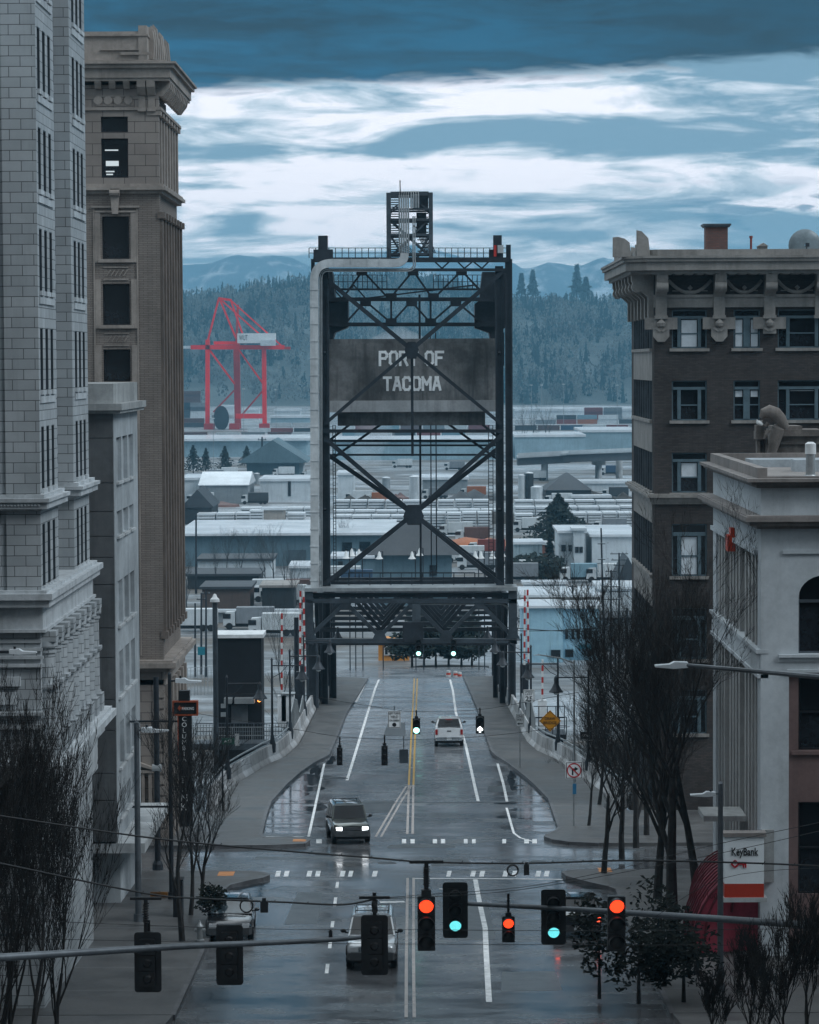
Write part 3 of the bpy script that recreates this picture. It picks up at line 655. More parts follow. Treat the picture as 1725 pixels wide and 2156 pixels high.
# ---- left: brown brick bank tower ---------------------------------------------------
BR = MBR('brown_brick', (.27, .235, .21), (.225, .195, .175), (.12, .10, .09), .42, .085, .012, .8, .3, .4); BRS = MBR('brown_stone', (.29, .255, .23), (.26, .225, .205), (.07, .06, .055), 1.0, .52, .015, .75, .3, .5)
BST = M('brown_stone_trim', (.28, .245, .22), .7, .22, .6, streak=.5)
t = thing('brown_bank_tower', 'tall brown brick tower with a heavy bracketed cornice on the left beyond the concrete building', 'building', (-20, 142, zs(141)))
y0, y1 = 137.2, 148.2; zb_ = HP(300, 1400, 137.2)
H_ = lambda py, d=137.2: HP(300, py, d)
ww = [(245, 278), (291, 374), (455, 545), (597, 684), (735, 803), (872, 948)]
xw0, xw1 = P(214, 400, y0).x, P(271, 400, y0).x
m = MB(); ops = [(xw0, xw1, CZ-H_(b), CZ-H_(a)) for a, b in ww[2:]]
zled = CZ-H_(393)
wall_y(m, -30, WX, y0, .5, CZ-H_(1392), zled, ops); m.box(-30, WX-.5, y0+.5, y1, CZ-40, zled)
m.box(WX-.5, WX-.12, y0+.5, y1, CZ-40, zled)
m.build('wall', BR, t)
m = MB(); ops = [(xw0, xw1, CZ-H_(b), CZ-H_(a)) for a, b in ww[:2]]
ztc = CZ-H_(178)
wall_y(m, -30, WX, y0-.06, .5, zled, ztc, ops); m.box(-30, WX-.62, y0+.44, y1, zled, ztc)
m.build('stone_wall', BRS, t); m = MB()
m.box(-30, WX, y0-.1, y0+.5, CZ-24, CZ-H_(1392)); m.box(-30, WX-.4, y0+.5, y1, CZ-24.5, CZ-H_(1392)+.2)
m.build('stone_base', BRS, t)
m = MB()      # surrounds, sills, panels
for i, (a, b) in enumerate(ww[2:]):
    za, zb2 = CZ-H_(a), CZ-H_(b); m.box(xw0-.18, xw1+.18, y0-.14, y0, zb2-.16, zb2)
    m.box(xw0-.34, xw0-.08, y0-.05, y0, zb2-.16, za+.2); m.box(xw1+.08, xw1+.34, y0-.05, y0, zb2-.16, za+.2)
    m.box(xw0+.05, xw1-.05, y0-.045, y0, zb2-1.0, zb2-.92); m.box(xw0+.05, xw1-.05, y0-.045, y0, zb2-.42, zb2-.36)
    for k in range(5): m.bar((xw0+.2+k*.2, y0-.03, zb2-.8), (xw0+.4+k*.2, y0-.03, zb2-.5), .05)
zt2 = CZ-H_(437); m.box(xw0-.5, xw1+.5, y0-.12, y0, zt2, zt2+.09); m.box(xw0-.34, xw1+.34, y0-.08, y0, zt2-.22, zt2-.14)
xc = (xw0+xw1)/2; m.prism([(xc-.22, zled-.1), (xc+.22, zled-.1), (xc+.14, zt2-.3), (xc-.14, zt2-.3)], y0-.3, y0)
m.tube((xc-.24, y0-.3, zled-.3), (xc+.24, y0-.3, zled-.3), .16, n=10)
m.box(xw1+.35, xw1+.42, y0-.05, y0, CZ-H_(1380), zled-1.0); m.box(xw0-.42, xw0-.35, y0-.05, y0, CZ-H_(1380), zled-1.0)
m.build('window_surround', BST, t)
for i, (a, b) in enumerate(ww):
    za, zb2 = CZ-H_(a), CZ-H_(b); window(t, 'plain' if i < 2 else 'plain', xw1-xw0, za-zb2, (xc, y0, (za+zb2)/2), 0, BLACK, GLASS)
# light strips seen inside the second window
EMW = EM('ceiling_light_glow', (.75, .85, .9), .55)
a, b = ww[1]; m = MB()
for px0, px1, py in ((221, 249, 316), (223, 250, 344), (223, 241, 361), (224, 238, 367)):
    q = P(px0, py, y0+.17); r = P(px1, py, y0+.17); m.box(q.x, r.x, y0+.165, y0+.18, q.z-(.12 if py == 344 else .03), q.z+(.12 if py == 344 else .03))
builds(m, 'interior_light', EMW, t)
m = MB()      # belt course, cornice, attic
cornice(m, -30, WX, y0, y1, [(.12, zled-.32, zled-.16), (.30, zled-.16, zled+.0), (.18, zled, zled+.14)])
m.build('belt_course', BST, t)
zk0, zk1 = CZ-H_(171), CZ-H_(140); m = MB()
cornice(m, -30, WX, y0, y1, [(.14, CZ-H_(232), CZ-H_(226)), (.55, zk0-.02, zk0+.12), (.62, zk0+.12, zk1-.12), (.78, zk1-.12, zk1+.06), (.9, zk1+.06, zk1+.16), (.4, zk1+.16, zk1+.28)])
m.build('cornice', BST, t)
m = MB()
for px in (208, 238, 268): x = P(px, 180, y0).x; m.prism([(-x*0+y0-.55, zk0), (y0, zk0), (y0, zk0-.36), (y0-.32, zk0-.36), (y0-.5, zk0-.12)], x-.15, x+.15, 'x')
for px in (299, 319): x = P(px, 180, y0).x; m.prism([(y0-.56, zk0), (y0, zk0), (y0, zk0-.66), (y0-.2, zk0-.66), (y0-.5, zk0-.3)], x-.2, x+.2, 'x'); m.box(x-.16, x+.16, y0-.12, y0, zk0-1.25, zk0-.66); m.box(x-.2, x+.2, y0-.2, y0, zk0-1.42, zk0-1.25)
for k in range(13): y = y0+.2+k*.84; m.prism([(WX+.56, zk0), (WX, zk0), (WX, zk0-.7), (WX+.2, zk0-.7), (WX+.5, zk0-.3)], y-.2, y+.2, 'y')
builds(m, 'bracket', BST, t)
m = MB()
for px in (207, 228, 249, 270): x = P(px, 213, y0).x; m.tube((x, y0-.12, CZ-H_(211)), (x, y0, CZ-H_(211)), .2, .24, 14)
m.box(xw0-.2, xw1+.3, y0-.1, y0, CZ-H_(203), CZ-H_(201)); m.box(xw0-.2, xw1+.3, y0-.1, y0, CZ-H_(222), CZ-H_(220))
m.build('frieze_roundels', BST, t)
m = MB(); za = zk1+.28
m.box(-30, WX-.6, y0+.3, y1-.4, za, CZ-H_(64)); m.box(P(290, 60, y0).x, WX-.55, y0+.22, y0+2.2, za, CZ-H_(52))
m.box(-30, WX-.5, y0+.18, y1-.3, CZ-H_(74), CZ-H_(70)); m.box(-14.3, -13.05+.2, y0+.2, y0+.3, CZ-H_(114), CZ-H_(108)); m.box(-15.3, -13.4, y0+.2, y0+.3, CZ-H_(104), CZ-H_(103))
m.build('attic', BST, t)
m = MB()
for k in range(9):
    y = y0+1.6+k*1.05; h = .55+.35*((k*7) % 3)/2; zt_ = CZ-H_(64)
    m.prism([(WX-.7, zt_-1.2), (WX-.35, zt_-1.2), (WX-.3, zt_-.4), (WX-.38, zt_+h-.4), (WX-.55, zt_+h-.2), (WX-.7, zt_)], y-.3, y+.3)
builds(m, 'acroterion', BST, t)
# street side: upper pilasters + lower ribs and recessed windows
m = MB()
for k in range(8): y = y0+.25+k*1.5; m.box(WX-.55, WX-.02, y-.26, y+.26, zled+.1, zk0-1.2); m.box(WX-.55, WX+.1, y-.36, y+.36, zk0-1.6, zk0-1.2)
for zc_ in (zled+1.3, zled+2.6, zled+3.6): m.box(WX-.55, WX-.18, y0+.4, y1-.3, zc_, zc_+.22)
m.build('pilaster', BST, t)
m = MB()
for k in range(8): y = y0+.28+k*1.52; m.box(WX-.12, WX+.14, y-.24, y+.24, CZ-H_(1330), zled-1.5); m.box(WX-.12, WX+.22, y-.32, y+.32, CZ-H_(1345), CZ-H_(1330)); m.box(WX-.1, WX+.26, y-.34, y+.34, zled-1.5, zled-1.2)
builds(m, 'rib', M('brown_rib_stone', (.14, .115, .10), .75, .25, .6, streak=.5), t)
for k in range(7):
    for j in range(9):
        z = zled-2.6-j*3.1
        if z > CZ-H_(1330)+.5: window(t, 'sash', .8, 2.0, (WX-.12, y0+1.04+k*1.52, z), 1, BLACK, GLASS)
m = MB(); zc2 = CZ-H_(1398)
cornice(m, -30, WX, y0, y1, [(.1, zc2-1.0, zc2-.75), (.3, zc2-.35, zc2-.15), (.62, zc2-.15, zc2+.1), (.45, zc2+.1, zc2+.2)])
m.build('lower_cornice', BST, t)
m = MB()
for k in range(16): m.box(P(322, 1400, y0).x, WX+.04, y0-.16, y0-.1, zc2-1.6-k*.52, zc2-1.2-k*.52)
xq = P(302, 1700, y0).x; m.prism([(xq-1.1, zc2-4.3), (xq+.55, zc2-4.95), (xq+.55, zc2-5.05), (xq-1.1, zc2-4.6)], y0-.4, y0); m.box(xq-.1, xq+.5, y0-.35, y0, zc2-5.2, zc2-5.05)
for x in (xq-.05, xq+.28): m.box(x, x+.14, y0-.3, y0-.1, zc2-6.8, zc2-5.2)
for k in range(6): m.box(WX-.1, WX+.25, y0+.3+k*1.9, y0+.8+k*1.9, CZ-24, zc2-1.0)
m.build('rusticated_base', BST, t)
# ---- right: brick block with bracketed cornice ---------------------------------------
DB = MBR('dark_brick', (.080, .068, .064), (.050, .045, .044), (.045, .042, .042), .30, .085, .012, .85, .35, .5, var=.35)
DST = M('grey_painted_stone', (.25, .235, .22), .65, .2, .7, streak=.5)
t = thing('brick_office_building', 'dark brick office building with deep bracketed cornice and brick chimney on the right', 'building', (22, 158, 2))
Y0, Y1 = 151.0, 167.0; Hb = lambda py: HP(1500, py, Y0); X = lambda px, py=800: P(px, py, Y0).x
rows = [(652, 733), (801, 885), (953, 1037), (1103, 1213), (1280, 1388), (1452, 1545)]
cols = [(1415, 1489, 'triple'), (1545, 1601, 'double'), (1638, 1742, 'triple')]
m = MB(); ops = [(X(a), X(b), CZ-Hb(d_), CZ-Hb(c_)) for c_, d_ in rows for a, b, _ in cols]
ztop = CZ-Hb(575)
wall_y(m, EX, 32, Y0, .5, -2, ztop, ops); m.box(EX+.5, 32, Y0+.5, Y1, -2, ztop); m.box(EX+.12, EX+.5, Y0+.5, Y1, -2, ztop)
m.box(EX-.02, EX+.5, Y1-1.6, Y1, -2, ztop); m.box(EX-.02, EX+.4, Y0+.5, Y0+1.0, -2, ztop)
m.box(X(1502), X(1640)+12, Y0-.05, Y0, CZ-Hb(1036), CZ-Hb(672)) if False else None
m.build('wall', DB, t)
bl = {(0, 0): .99, (0, 1): .99, (1, 1): .25, (1, 2): .06, (2, 0): .55, (3, 0): .99, (4, 2): .4, (0, 2): 0, (2, 2): .3}
for i, (c_, d_) in enumerate(rows):
    for j, (a, b, k) in enumerate(cols):
        window(t, k, X(b)-X(a), Hb(d_)-Hb(c_), ((X(a)+X(b))/2, Y0, CZ-(Hb(c_)+Hb(d_))/2), 0, FRB, GLASS, sill=DST, blind=bl.get((i, j), 0))
m = MB(); za, zb2 = CZ-Hb(1061), CZ-Hb(1039)
cornice(m, EX, 32, Y0, Y1, [(.12, za, za+.14), (.22, za+.14, zb2-.2), (.38, zb2-.2, zb2-.06), (.28, zb2-.06, zb2)], -1); m.build('belt_course', DST, t)
m = MB(); zz = lambda py: CZ-Hb(py)
ov = 1.55
# chamfer-cornered overhanging cornice, plan polygon
def cpoly(o_, ch=1.0): return [(EX-o_, Y0-o_+ch), (EX-o_+ch, Y0-o_), (33, Y0-o_), (33, Y1+o_), (EX-o_, Y1+o_)]
for o_, a, b in ((1.25, 577, 570), (1.5, 570, 552), (1.62, 552, 545), (1.7, 545, 540)): m.prism(cpoly(o_), zz(a), zz(b), 'z')
m.build('cornice', DST, t)
m = MB(); m.prism(cpoly(.9), zz(541), zz(526), 'z'); m.build('parapet', DST, t)
m = MB()
for k in range(10): x = X(1290+k*0)+.0
for px in (1381+i*22.4 for i in range(16)): m.box(X(px)-.18, X(px)+.18, Y0-1.2, Y0-.05, zz(578), zz(577)+.0) if False else m.box(X(px)-.19, X(px)+.19, Y0-1.2, Y0-.02, zz(579), zz(570)+.0)
for k in range(16): y = Y0+.3+k*1.0; m.box(EX-1.2, EX-.02, y-.19, y+.19, zz(579), zz(570))
builds(m, 'dentil', DST, t)
def corbel(c, s_):       # profile (out, height) scroll bracket
    p = [(0, zz(668)), (.28, zz(668)), (.28, zz(625)), (.5, zz(617)), (.95, zz(604)), (1.15, zz(590)), (1.15, zz(578)), (0, zz(578))]
    mb = MB()
    if s_ == 0: mb.prism([(Y0-a, b) for a, b in p], c-.29, c+.29, 'x'); mb.box(c-.34, c+.34, Y0-.32, Y0, zz(671), zz(664)); mb.tube((c-.305, Y0-.85, zz(603)), (c+.305, Y0-.85, zz(603)), .3, n=10)
    else: mb.prism([(EX-a, b) for a, b in p], c-.29, c+.29, 'y'); mb.tube((EX-.85, c-.305, zz(603)), (EX-.85, c+.305, zz(603)), .3, n=10)
    return mb
for px in (1392, 1514, 1620, 1727): corbel(X(px), 0).build('bracket', DST, t, smooth=True)
for k in range(7): corbel(Y0+.5+k*2.5, 1).build('bracket', DST, t, smooth=True)
for px, kd in ((1392, 0), (1514, 0), (1620, 1)):
    x = X(px); m = MB(); m.box(x-.85, x+.85, Y0-.16, Y0, zz(693), zz(668))
    if kd == 0: m.prism([(x-.42, zz(690)), (x-.42, zz(708)), (x-.18, zz(719)), (x+.18, zz(719)), (x+.42, zz(708)), (x+.42, zz(690))], Y0-.3, Y0-.1)
    else: m.box(x-.34, x+.34, Y0-.26, Y0-.1, zz(703), zz(691))
    m.lathe([(.02, -.22), (.2, -.1), (.24, .06), (.1, .2), (.02, .26)], (x, Y0-.28, zz(682)), 10)
    for s in (-1, 1): m.bar((x+s*.05, Y0-.32, zz(697)), (x+s*.3, Y0-.32, zz(690)), .1)
    m.build('pendant', DST, t)
m = MB(); m.box(EX-.02, 32, Y0-.14, Y0, zz(647), zz(626)); m.box(EX-.02, 32, Y0-.24, Y0, zz(626), zz(620)); m.build('frieze_band', DST, t)
m = MB()      # carved garlands between the brackets
for a, b in ((1408, 1498), (1530, 1604), (1636, 1720)):
    pts = [(X(a)+(X(b)-X(a))*u, Y0-.1, zz(590)-.65*(1-(2*u-1)**2)) for u in [i/10 for i in range(11)]]; m.path(pts, .1, 6)
    m.box(X(a)+.2, X(b)-.2, Y0-.06, Y0, zz(613), zz(611)); m.lathe([(.01, -.14), (.14, 0), (.01, .14)], ((X(a)+X(b))/2, Y0-.14, zz(606)), 8)
m.build('garland', DST, t)
# side wall: light spandrels, mullions, strips of windows
for i, (c_, d_) in enumerate(rows+[(1610, 1720)]):
    m = MB(); zu, zd = zz(d_+6), zz(c_+148 if i < 6 else 1800); zd = zz(rows[i+1][0]) if i+1 < len(rows) else zd
    m.box(EX-.03, EX+.12, Y0+1.02, Y1-1.62, zd, zu); m.box(EX-.16, EX+.1, Y0+1.0, Y1-1.6, zu, zu+.16); m.build('spandrel', DST, t)
    m = MB()
    for k in range(9): y = Y0+1.0+k*1.66; m.box(EX-.02, EX+.12, y-.1 if k else y, y+.1, zu+.16, zz(c_))
    builds(m, 'mullion', STEEL2, t)
    for k in range(8): window(t, 'sash', 1.4, Hb(d_)-Hb(c_)-.3, (EX+.1, Y0+1.83+k*1.66, CZ-(Hb(c_)+Hb(d_))/2), -1, FRB, GLASS)
# roof furniture (parts of the building)
RB = MBR('chimney_brick', (.20, .095, .08), (.15, .08, .07), (.1, .09, .085), .24, .08, .012, .85, .3, .4)
m = MB(); xa, xb = X(1491), X(1537); m.box(xa, xb, Y0+1, Y0+2.1, zz(540), zz(476)); ch = m.build('chimney', RB, t)
m = MB(); m.box(xa-.1, xb+.1, Y0+.9, Y0+2.2, zz(476), zz(473)); m.box(xa-.16, xb+.16, Y0+.84, Y0+2.26, zz(473), zz(469)); m.build('chimney_cap', STEEL2, t)
m = MB(); x = X(1586); m.tube((x, Y0+1, zz(530)), (x, Y0+1, zz(500)), .06); m.tube((x, Y0+1, zz(500)), (x, Y0+1, zz(495)), .09); m.build('vent_pipe', M('rust_red', (.22, .05, .04), .7, .3, 3), t)
m = MB(); xa = X(1602); xb = X(1641) if False else X(1633); m.box(X(1603), X(1621), Y0+1, Y0+2, zz(530), zz(517)); m.prism([(X(1601), zz(517)), (X(1623), zz(517)), (X(1612), zz(510))], Y0+.9, Y0+2.1); m.build('roof_dormer', DST, t)
for y in (Y0-.6, Y0+.4, Y0+3.5, Y0+7, Y0+10.5, Y0+14, Y0+17):        # upright fins on the parapet corner and street edge
    h = 1.25 if y == Y0-.6 or y > Y0+16 else .55
    MB().prism([(EX-.95, zz(540)), (EX-.95, zz(540)+h+.1), (EX-.7, zz(540)+h+.05), (EX-.35, zz(540)+h*.75), (EX-.25, zz(540))], y-.2, y+.2).build('finial', DST, t)
x = X(1318); MB().prism([(x-.7, zz(541)), (x-.7, zz(500)), (x-.45, zz(499)), (x-.1, zz(503)), (x+.15, zz(511)), (x+.2, zz(541))], Y0-.9, Y0-.3).build('finial', DST, t)
td = thing('satellite_dish', 'large round satellite dish on the roof behind the brick building parapet', 'satellite dish', (X(1695), Y0+5, zz(524)))
m = MB(); c = V3((P(1695, 520, Y0+5).x, Y0+5, P(1695, 517, Y0+5).z))
pr = []
for i in range(7): a = i/6*1.25; pr.append((.05+.84*math.sin(a)/math.sin(1.25), -.35*(1-math.cos(a))))
mm2 = MB().lathe(pr, (0, 0, 0), 24); m.add([(c.x+v[0], c.y+v[2]*-1-.3, c.z+v[1]) for v in mm2.v], [f for f in mm2.f[:-2]]); m.build('dish', M('dish_paint', (.16, .2, .22), .4, .2, 2), td, smooth=True)
MB().tube((c.x, c.y+.1, zz(540)), (c.x, c.y+.1, c.z), .08).build('mast', STEEL, td); MB().tube((c.x, c.y-.1, c.z-.7), (c.x, c.y-1, c.z), .03).box(c.x-.1, c.x+.1, c.y-1.15, c.y-.95, c.z-.1, c.z+.1).build('feed_arm', STEEL, td)
# ---- right: pale stucco bank with arched windows ------------------------------------
STU = M('pale_stucco', (.48, .52, .55), .75, .1, .5, streak=.25, bump=.25); STT = M('brown_grey_moulding', (.22, .20, .19), .7, .2, .7, streak=.5); PNK = M('pink_stucco', (.16, .105, .10), .75, .12, .6, streak=.3); RF = M('roof_membrane', (.22, .25, .27), .5, .3, .6)
t = thing('corner_bank', 'pale stucco corner bank building with arched windows and ribbed side, lower right', 'building', (20, 112, zs(112)))
Y0, Y1 = 103.2, 120.3; Hk = lambda py: HP(1640, py, Y0); zz = lambda py: CZ-Hk(py); X = lambda px, py=1300: P(px, py, Y0).x
m = MB(); xa = X(1662)
ax0, ax1 = X(1682), X(1790); zar = zz(1258); arc = [((ax0+ax1)/2+(ax1-ax0)/2*math.cos(u), zar+(ax1-ax0)/2*.86*math.sin(u)) for u in [math.pi*i/14 for i in range(15)]]
outer = [(EX+.12, zz(1412)), (EX+.12, zz(1010)), (28, zz(1010)), (28, zz(1412)), (ax1, zz(1412)), (ax1, zar)]
m.box(EX+.02, ax0, Y0, Y0+.45, zz(1412), zz(1020)); m.box(ax1, 28, Y0, Y0+.45, zz(1412), zz(1020)); m.box(ax0, ax1, Y0, Y0+.45, zz(1412), zz(1377))
for (u0, v0), (u1, v1) in zip(arc, arc[1:]): m.prism([(u0, v0), (u0, zz(1020)), (u1, zz(1020)), (u1, v1)], Y0, Y0+.45)
m.box(EX+.02, xa, Y0, Y0+.45, CZ-25, zz(1412)); m.box(EX+.55, 28, Y0+.5, Y1, CZ-25, zz(1020))
m.build('wall', STU, t)
m = MB(); m.box(X(1648), 28, Y0-.08, Y0, zz(1166), zz(1158)); m.box(X(1640), 28, Y0-.14, Y0, zz(1384), zz(1378)); m.box(X(1640), 28, Y0-.05, Y0, zz(1393), zz(1384)); m.box(X(1658), 28, Y0-.1, Y0, zz(1416), zz(1410))
m.build('string_course', STU, t)
# pink lower storey
m = MB(); px0 = xa; ops = [(X(1683), X(1800), zz(1581), zz(1421)), (X(1683), X(1800), zz(1884), zz(1690))]
wall_y(m, px0, 28, Y0+.12, .4, CZ-25, zz(1416), ops); m.build('lower_wall', PNK, t)
m = MB(); m.box(X(1668), X(1810), Y0+.02, Y0+.12, zz(1590), zz(1582)); m.box(X(1670), X(1810), Y0+.02, Y0+.12, zz(1416), zz(1404)); m.build('lower_sill', PNK, t)
window(t, 'plain', ax1-ax0, zz(1170)-zz(1377), ((ax0+ax1)/2, Y0+.15, (zz(1170)+zz(1377))/2), 0, STEEL2, GLASS)
m = MB(); m.box(ax0, ax1, Y0+.22, Y0+.32, zz(1270), zz(1264)); m.box(X(1738), X(1743), Y0+.2, Y0+.34, zz(1377), zz(1180)); m.build('window_bar', STEEL2, t)
window(t, 'sash', X(1800)-X(1683), zz(1421)-zz(1581), ((X(1800)+X(1683))/2, Y0+.12, (zz(1421)+zz(1581))/2), 0, BLACK, GLASS)
window(t, 'sash', X(1800)-X(1683), zz(1690)-zz(1884), ((X(1800)+X(1683))/2, Y0+.12, (zz(1690)+zz(1884))/2), 0, BLACK, GLASS)
# side wall: ribs; arched dark bays
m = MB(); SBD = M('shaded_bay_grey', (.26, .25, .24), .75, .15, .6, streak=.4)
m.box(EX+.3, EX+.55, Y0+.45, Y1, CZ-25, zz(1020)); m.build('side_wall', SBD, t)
m = MB()
m.box(EX+.02, EX+.3, Y0+.45, Y0+1.0, CZ-25, zz(1020)); m.box(EX+.02, EX+.3, Y1-1.2, Y1, CZ-25, zz(1020)); m.box(EX+.021, EX+.3, Y0+1.0, Y1-1.2, zz(1166), zz(1020))
m.build('side_pier', STU, t)
m = MB(); n = 13
for k in range(n): 
    y = Y0+1.9+k*1.08
    if k in (4, 9): continue
    m.box(EX+.04, EX+.3, y-.22, y+.22, zz(1372), zz(1172)); m.box(EX+.04, EX+.3, y-.22, y+.22, CZ-22, zz(1425))
builds(m, 'rib', M('stucco_rib', (.34, .345, .345), .75, .12, .6, streak=.4), t)
m = MB()
for k in (4, 9): y = Y0+1.9+k*1.08; m.box(EX+.27, EX+.31, y-.5, y+.5, zz(1372), zz(1250)); m.tube((EX+.27, y, zz(1250)), (EX+.31, y, zz(1250)), .5, n=20)
builds(m, 'side_window', GLASS, t, per=2)
m = MB(); m.box(EX-.04, EX+.3, Y0+.05, Y1, zz(1425), zz(1372)); m.box(EX-.14, EX+.3, Y0-.02, Y1, zz(1376), zz(1368)); m.box(EX-.1, EX+.3, Y0, Y1, zz(1428), zz(1420)); m.build('side_band', STU, t)
m = MB(); m.box(EX-.1, EX+.3, Y0+1.0, Y1, zz(1172), zz(1162)); m.build('side_moulding', STU, t)
m = MB(); cornice(m, EX, 28, Y0, Y1, [(.14, zz(1113), zz(1106)), (.42, zz(1106), zz(1097)), (.58, zz(1097), zz(1087)), (.5, zz(1087), zz(1085))], -1); m.build('lower_cornice', STT, t)
m = MB(); cornice(m, EX, 28, Y0, Y1, [(.15, zz(1027), zz(1021)), (.35, zz(1021), zz(1014)), (.5, zz(1014), zz(1007))], -1)
m.build('cornice', STT, t)
m = MB(); zr = zz(1010)
m.box(EX-.1, EX+.25, Y0, Y1, zr, zr+.42); m.box(EX+.25, 28, Y0, Y0+.3, zr, zr+.12); m.box(EX+.25, 28, Y1-.3, Y1, zr, zr+.42); m.build('roof_kerb', STT, t)
MB().box(EX+.25, 28, Y0+.3, Y1-.3, zr-.2, zr+.02).build('roof', RF, t)
m = MB(); m.box(EX+2.0, EX+8, Y0+6, Y0+7.2, zr, zr+.5); m.box(EX+.9, EX+9, Y0+11, Y0+13, zr, zr+.35); m.box(EX+3.2, EX+9, Y0+2.2, Y0+4.5, zr, zr+.35); builds(m, 'skylight', M('skylight_metal', (.34, .38, .41), .4, .2, .6), t)
tv = thing('roof_vent', 'white capped metal roof vent at the right edge of the bank roof', 'vent', (X(1722), Y0+2, zr))
MB().tube((X(1722), Y0+2, zr), (X(1722), Y0+2, zz(960)), .17, n=14).tube((X(1722), Y0+2, zr), (X(1722), Y0+2, zr+.1), .26, .2, 14).build('pipe', GALV, tv, smooth=True)
MB().tube((X(1722), Y0+2, zz(960)), (X(1722), Y0+2, zz(938)), .2, .2, 14).tube((X(1722), Y0+2, zz(938)), (X(1722), Y0+2, zz(934)), .2, .1, 14).build('cap', WHITE, tv, smooth=True)
# stone pier-and-beam with a hooded statue standing on the roof edge behind
ts = thing('stone_roof_structure', 'weathered stone piers and beam on the roofline behind the pale bank', 'roof structure', (X(1640), 123, zz(1000)))
Ys = 122.0; S = lambda px, py: P(px, py, Ys); STN = M('weathered_stone', (.14, .125, .115), .85, .35, 1.5, streak=.5)
def bx_px(mb, x0, x1, ya, yb, yn, dep): a = P(x0, ya, yn); b = P(x1, yb, yn); mb.box(a.x, b.x, yn, yn+dep, b.z, a.z)
m = MB(); bx_px(m, 1595, 1601, 925, 990, Ys, .6); bx_px(m, 1592, 1617, 908, 925, Ys-.1, .8); bx_px(m, 1593, 1609, 895, 908, Ys-.05, .7); bx_px(m, 1601, 1609, 925, 990, Ys+.4, .3); bx_px(m, 1612, 1618, 925, 990, Ys+.1, .4); builds(m, 'pier', STN, ts)
m = MB(); bx_px(m, 1631, 1725, 935, 990, Ys+.2, 2); bx_px(m, 1625, 1735, 918, 935, Ys+.1, 2.2); bx_px(m, 1628, 1735, 905, 918, Ys-.1, 2.4); bx_px(m, 1630, 1690, 897, 905, Ys+.1, 2); m.build('beam', STN, ts)

# ---- unseen buildings added beside the camera to shade the street ----
for nm, lb, x0, x1, y0, y1, h, mt in (('shading_block', 'unseen brown brick block added beside the camera on the left to shade the street', -34, -13.4, 30, 88, 30, BR), ('shading_block', 'unseen dark brick block added beside the camera on the right to shade the street', 13.4, 34, 30, 90, 26, DB)):
    zg = zs(y0)-26; zt_ = zs(y0)+h-10; t = thing(nm, lb, 'building', ((x0+x1)/2, y0, zs(y0))); xs_ = x1 if x0 < 0 else x0; s = 1 if x0 < 0 else -1; m = MB()
    ops = [(y0+2+k*4.2, y0+3.8+k*4.2, zt_-3-j*3.6, zt_-1-j*3.6) for k in range(13) for j in range(7)]
    wall_x(m, y0, y1, xs_, -s*.5, zg, zt_, ops); m.box(x0 if s > 0 else x0+.5, x1-.5 if s > 0 else x1, y0, y1, zg, zt_); m.build('wall', mt, t)
    for o in ops: window(t, 'sash', 1.8, 2.0, (xs_, (o[0]+o[1])/2, (o[2]+o[3])/2), s, FR, GLASS)
    MB().box(x0-.5, x1+.5, y0-.5, y1+.5, zt_, zt_+.8).build('cornice', BST, t)
# ================================================================== LIFT BRIDGE
DF, DR = 221.0, 229.0          # front and rear plane of the near tower
br = thing('lift_bridge', 'tall black steel lift bridge tower with concrete counterweight and truss portal over the road', 'lift bridge', (P(866, 1400, DF).x, DF, zs(DF)))
def Q(px, py, d=DF): return P(px, py, d)
def bp(mb, x0, y0, x1, y1, d, w, h=None):       # member between two picture points in the plane at distance d
    mb.bar(Q(x0, y0, d), Q(x1, y1, d), w*d/F, (h or .35), up=(0, 1, 0)) if abs(y1-y0) > abs(x1-x0)*4 else mb.bar(Q(x0, y0, d), Q(x1, y1, d), h or .35, w*d/F)
def mem(name, x0, y0, x1, y1, d, w, h=.4, mat=STEEL): m = MB(); a = Q(x0, y0, d); b = Q(x1, y1, d); dirv = (b-a).normalized(); m.bar(a, b, h, w*d/F, up=(0, 0, 1)) if abs(dirv.z) < .98 else m.box(min(a.x, b.x)-w*d/F/2, max(a.x, b.x)+w*d/F/2, d-h/2, d+h/2, min(a.z, b.z), max(a.z, b.z)); return m.build(name, mat, br)
def leg_(x0, x1, yt, yb, d, dep, mat=STEEL):
    a = Q(x0, yt, d); b = Q(x1, yb, d); m = MB(); w = b.x-a.x
    for xx in (a.x, b.x-w*.22): m.box(xx, xx+w*.22, d, d+dep, b.z, a.z)
    m.box(a.x+w*.22, b.x-w*.22, d+.12, d+dep-.12, b.z, a.z); n = int((a.z-b.z)/.9)
    return m.build('tower_leg', mat, br)
# legs: front pair, rear pair, outer guide columns
leg_(672, 696, 560, 1237, DF, .8); leg_(1043, 1062, 560, 1237, DF, .8)
leg_(678, 696, 560, 1400, DR, .8); leg_(1043, 1062, 560, 1400, DR, .8)
leg_(1064, 1081, 545, 1230, DF-.2, .9); leg_(1066, 1076, 515, 560, DF+.1, .4); leg_(655, 667, 545, 1237, DF+1, .7)
# side bracing between the planes (seen obliquely)
for px in (684, 1052):
    for ya, yb in ((580, 740), (740, 905), (905, 1070), (1070, 1230)):
        m = MB(); m.bar(Q(px, ya, DF), Q(px, yb, DR), .2, .25); m.bar(Q(px, yb, DF), Q(px, yb, DR), .2, .3); m.build('side_brace', STEEL, br)
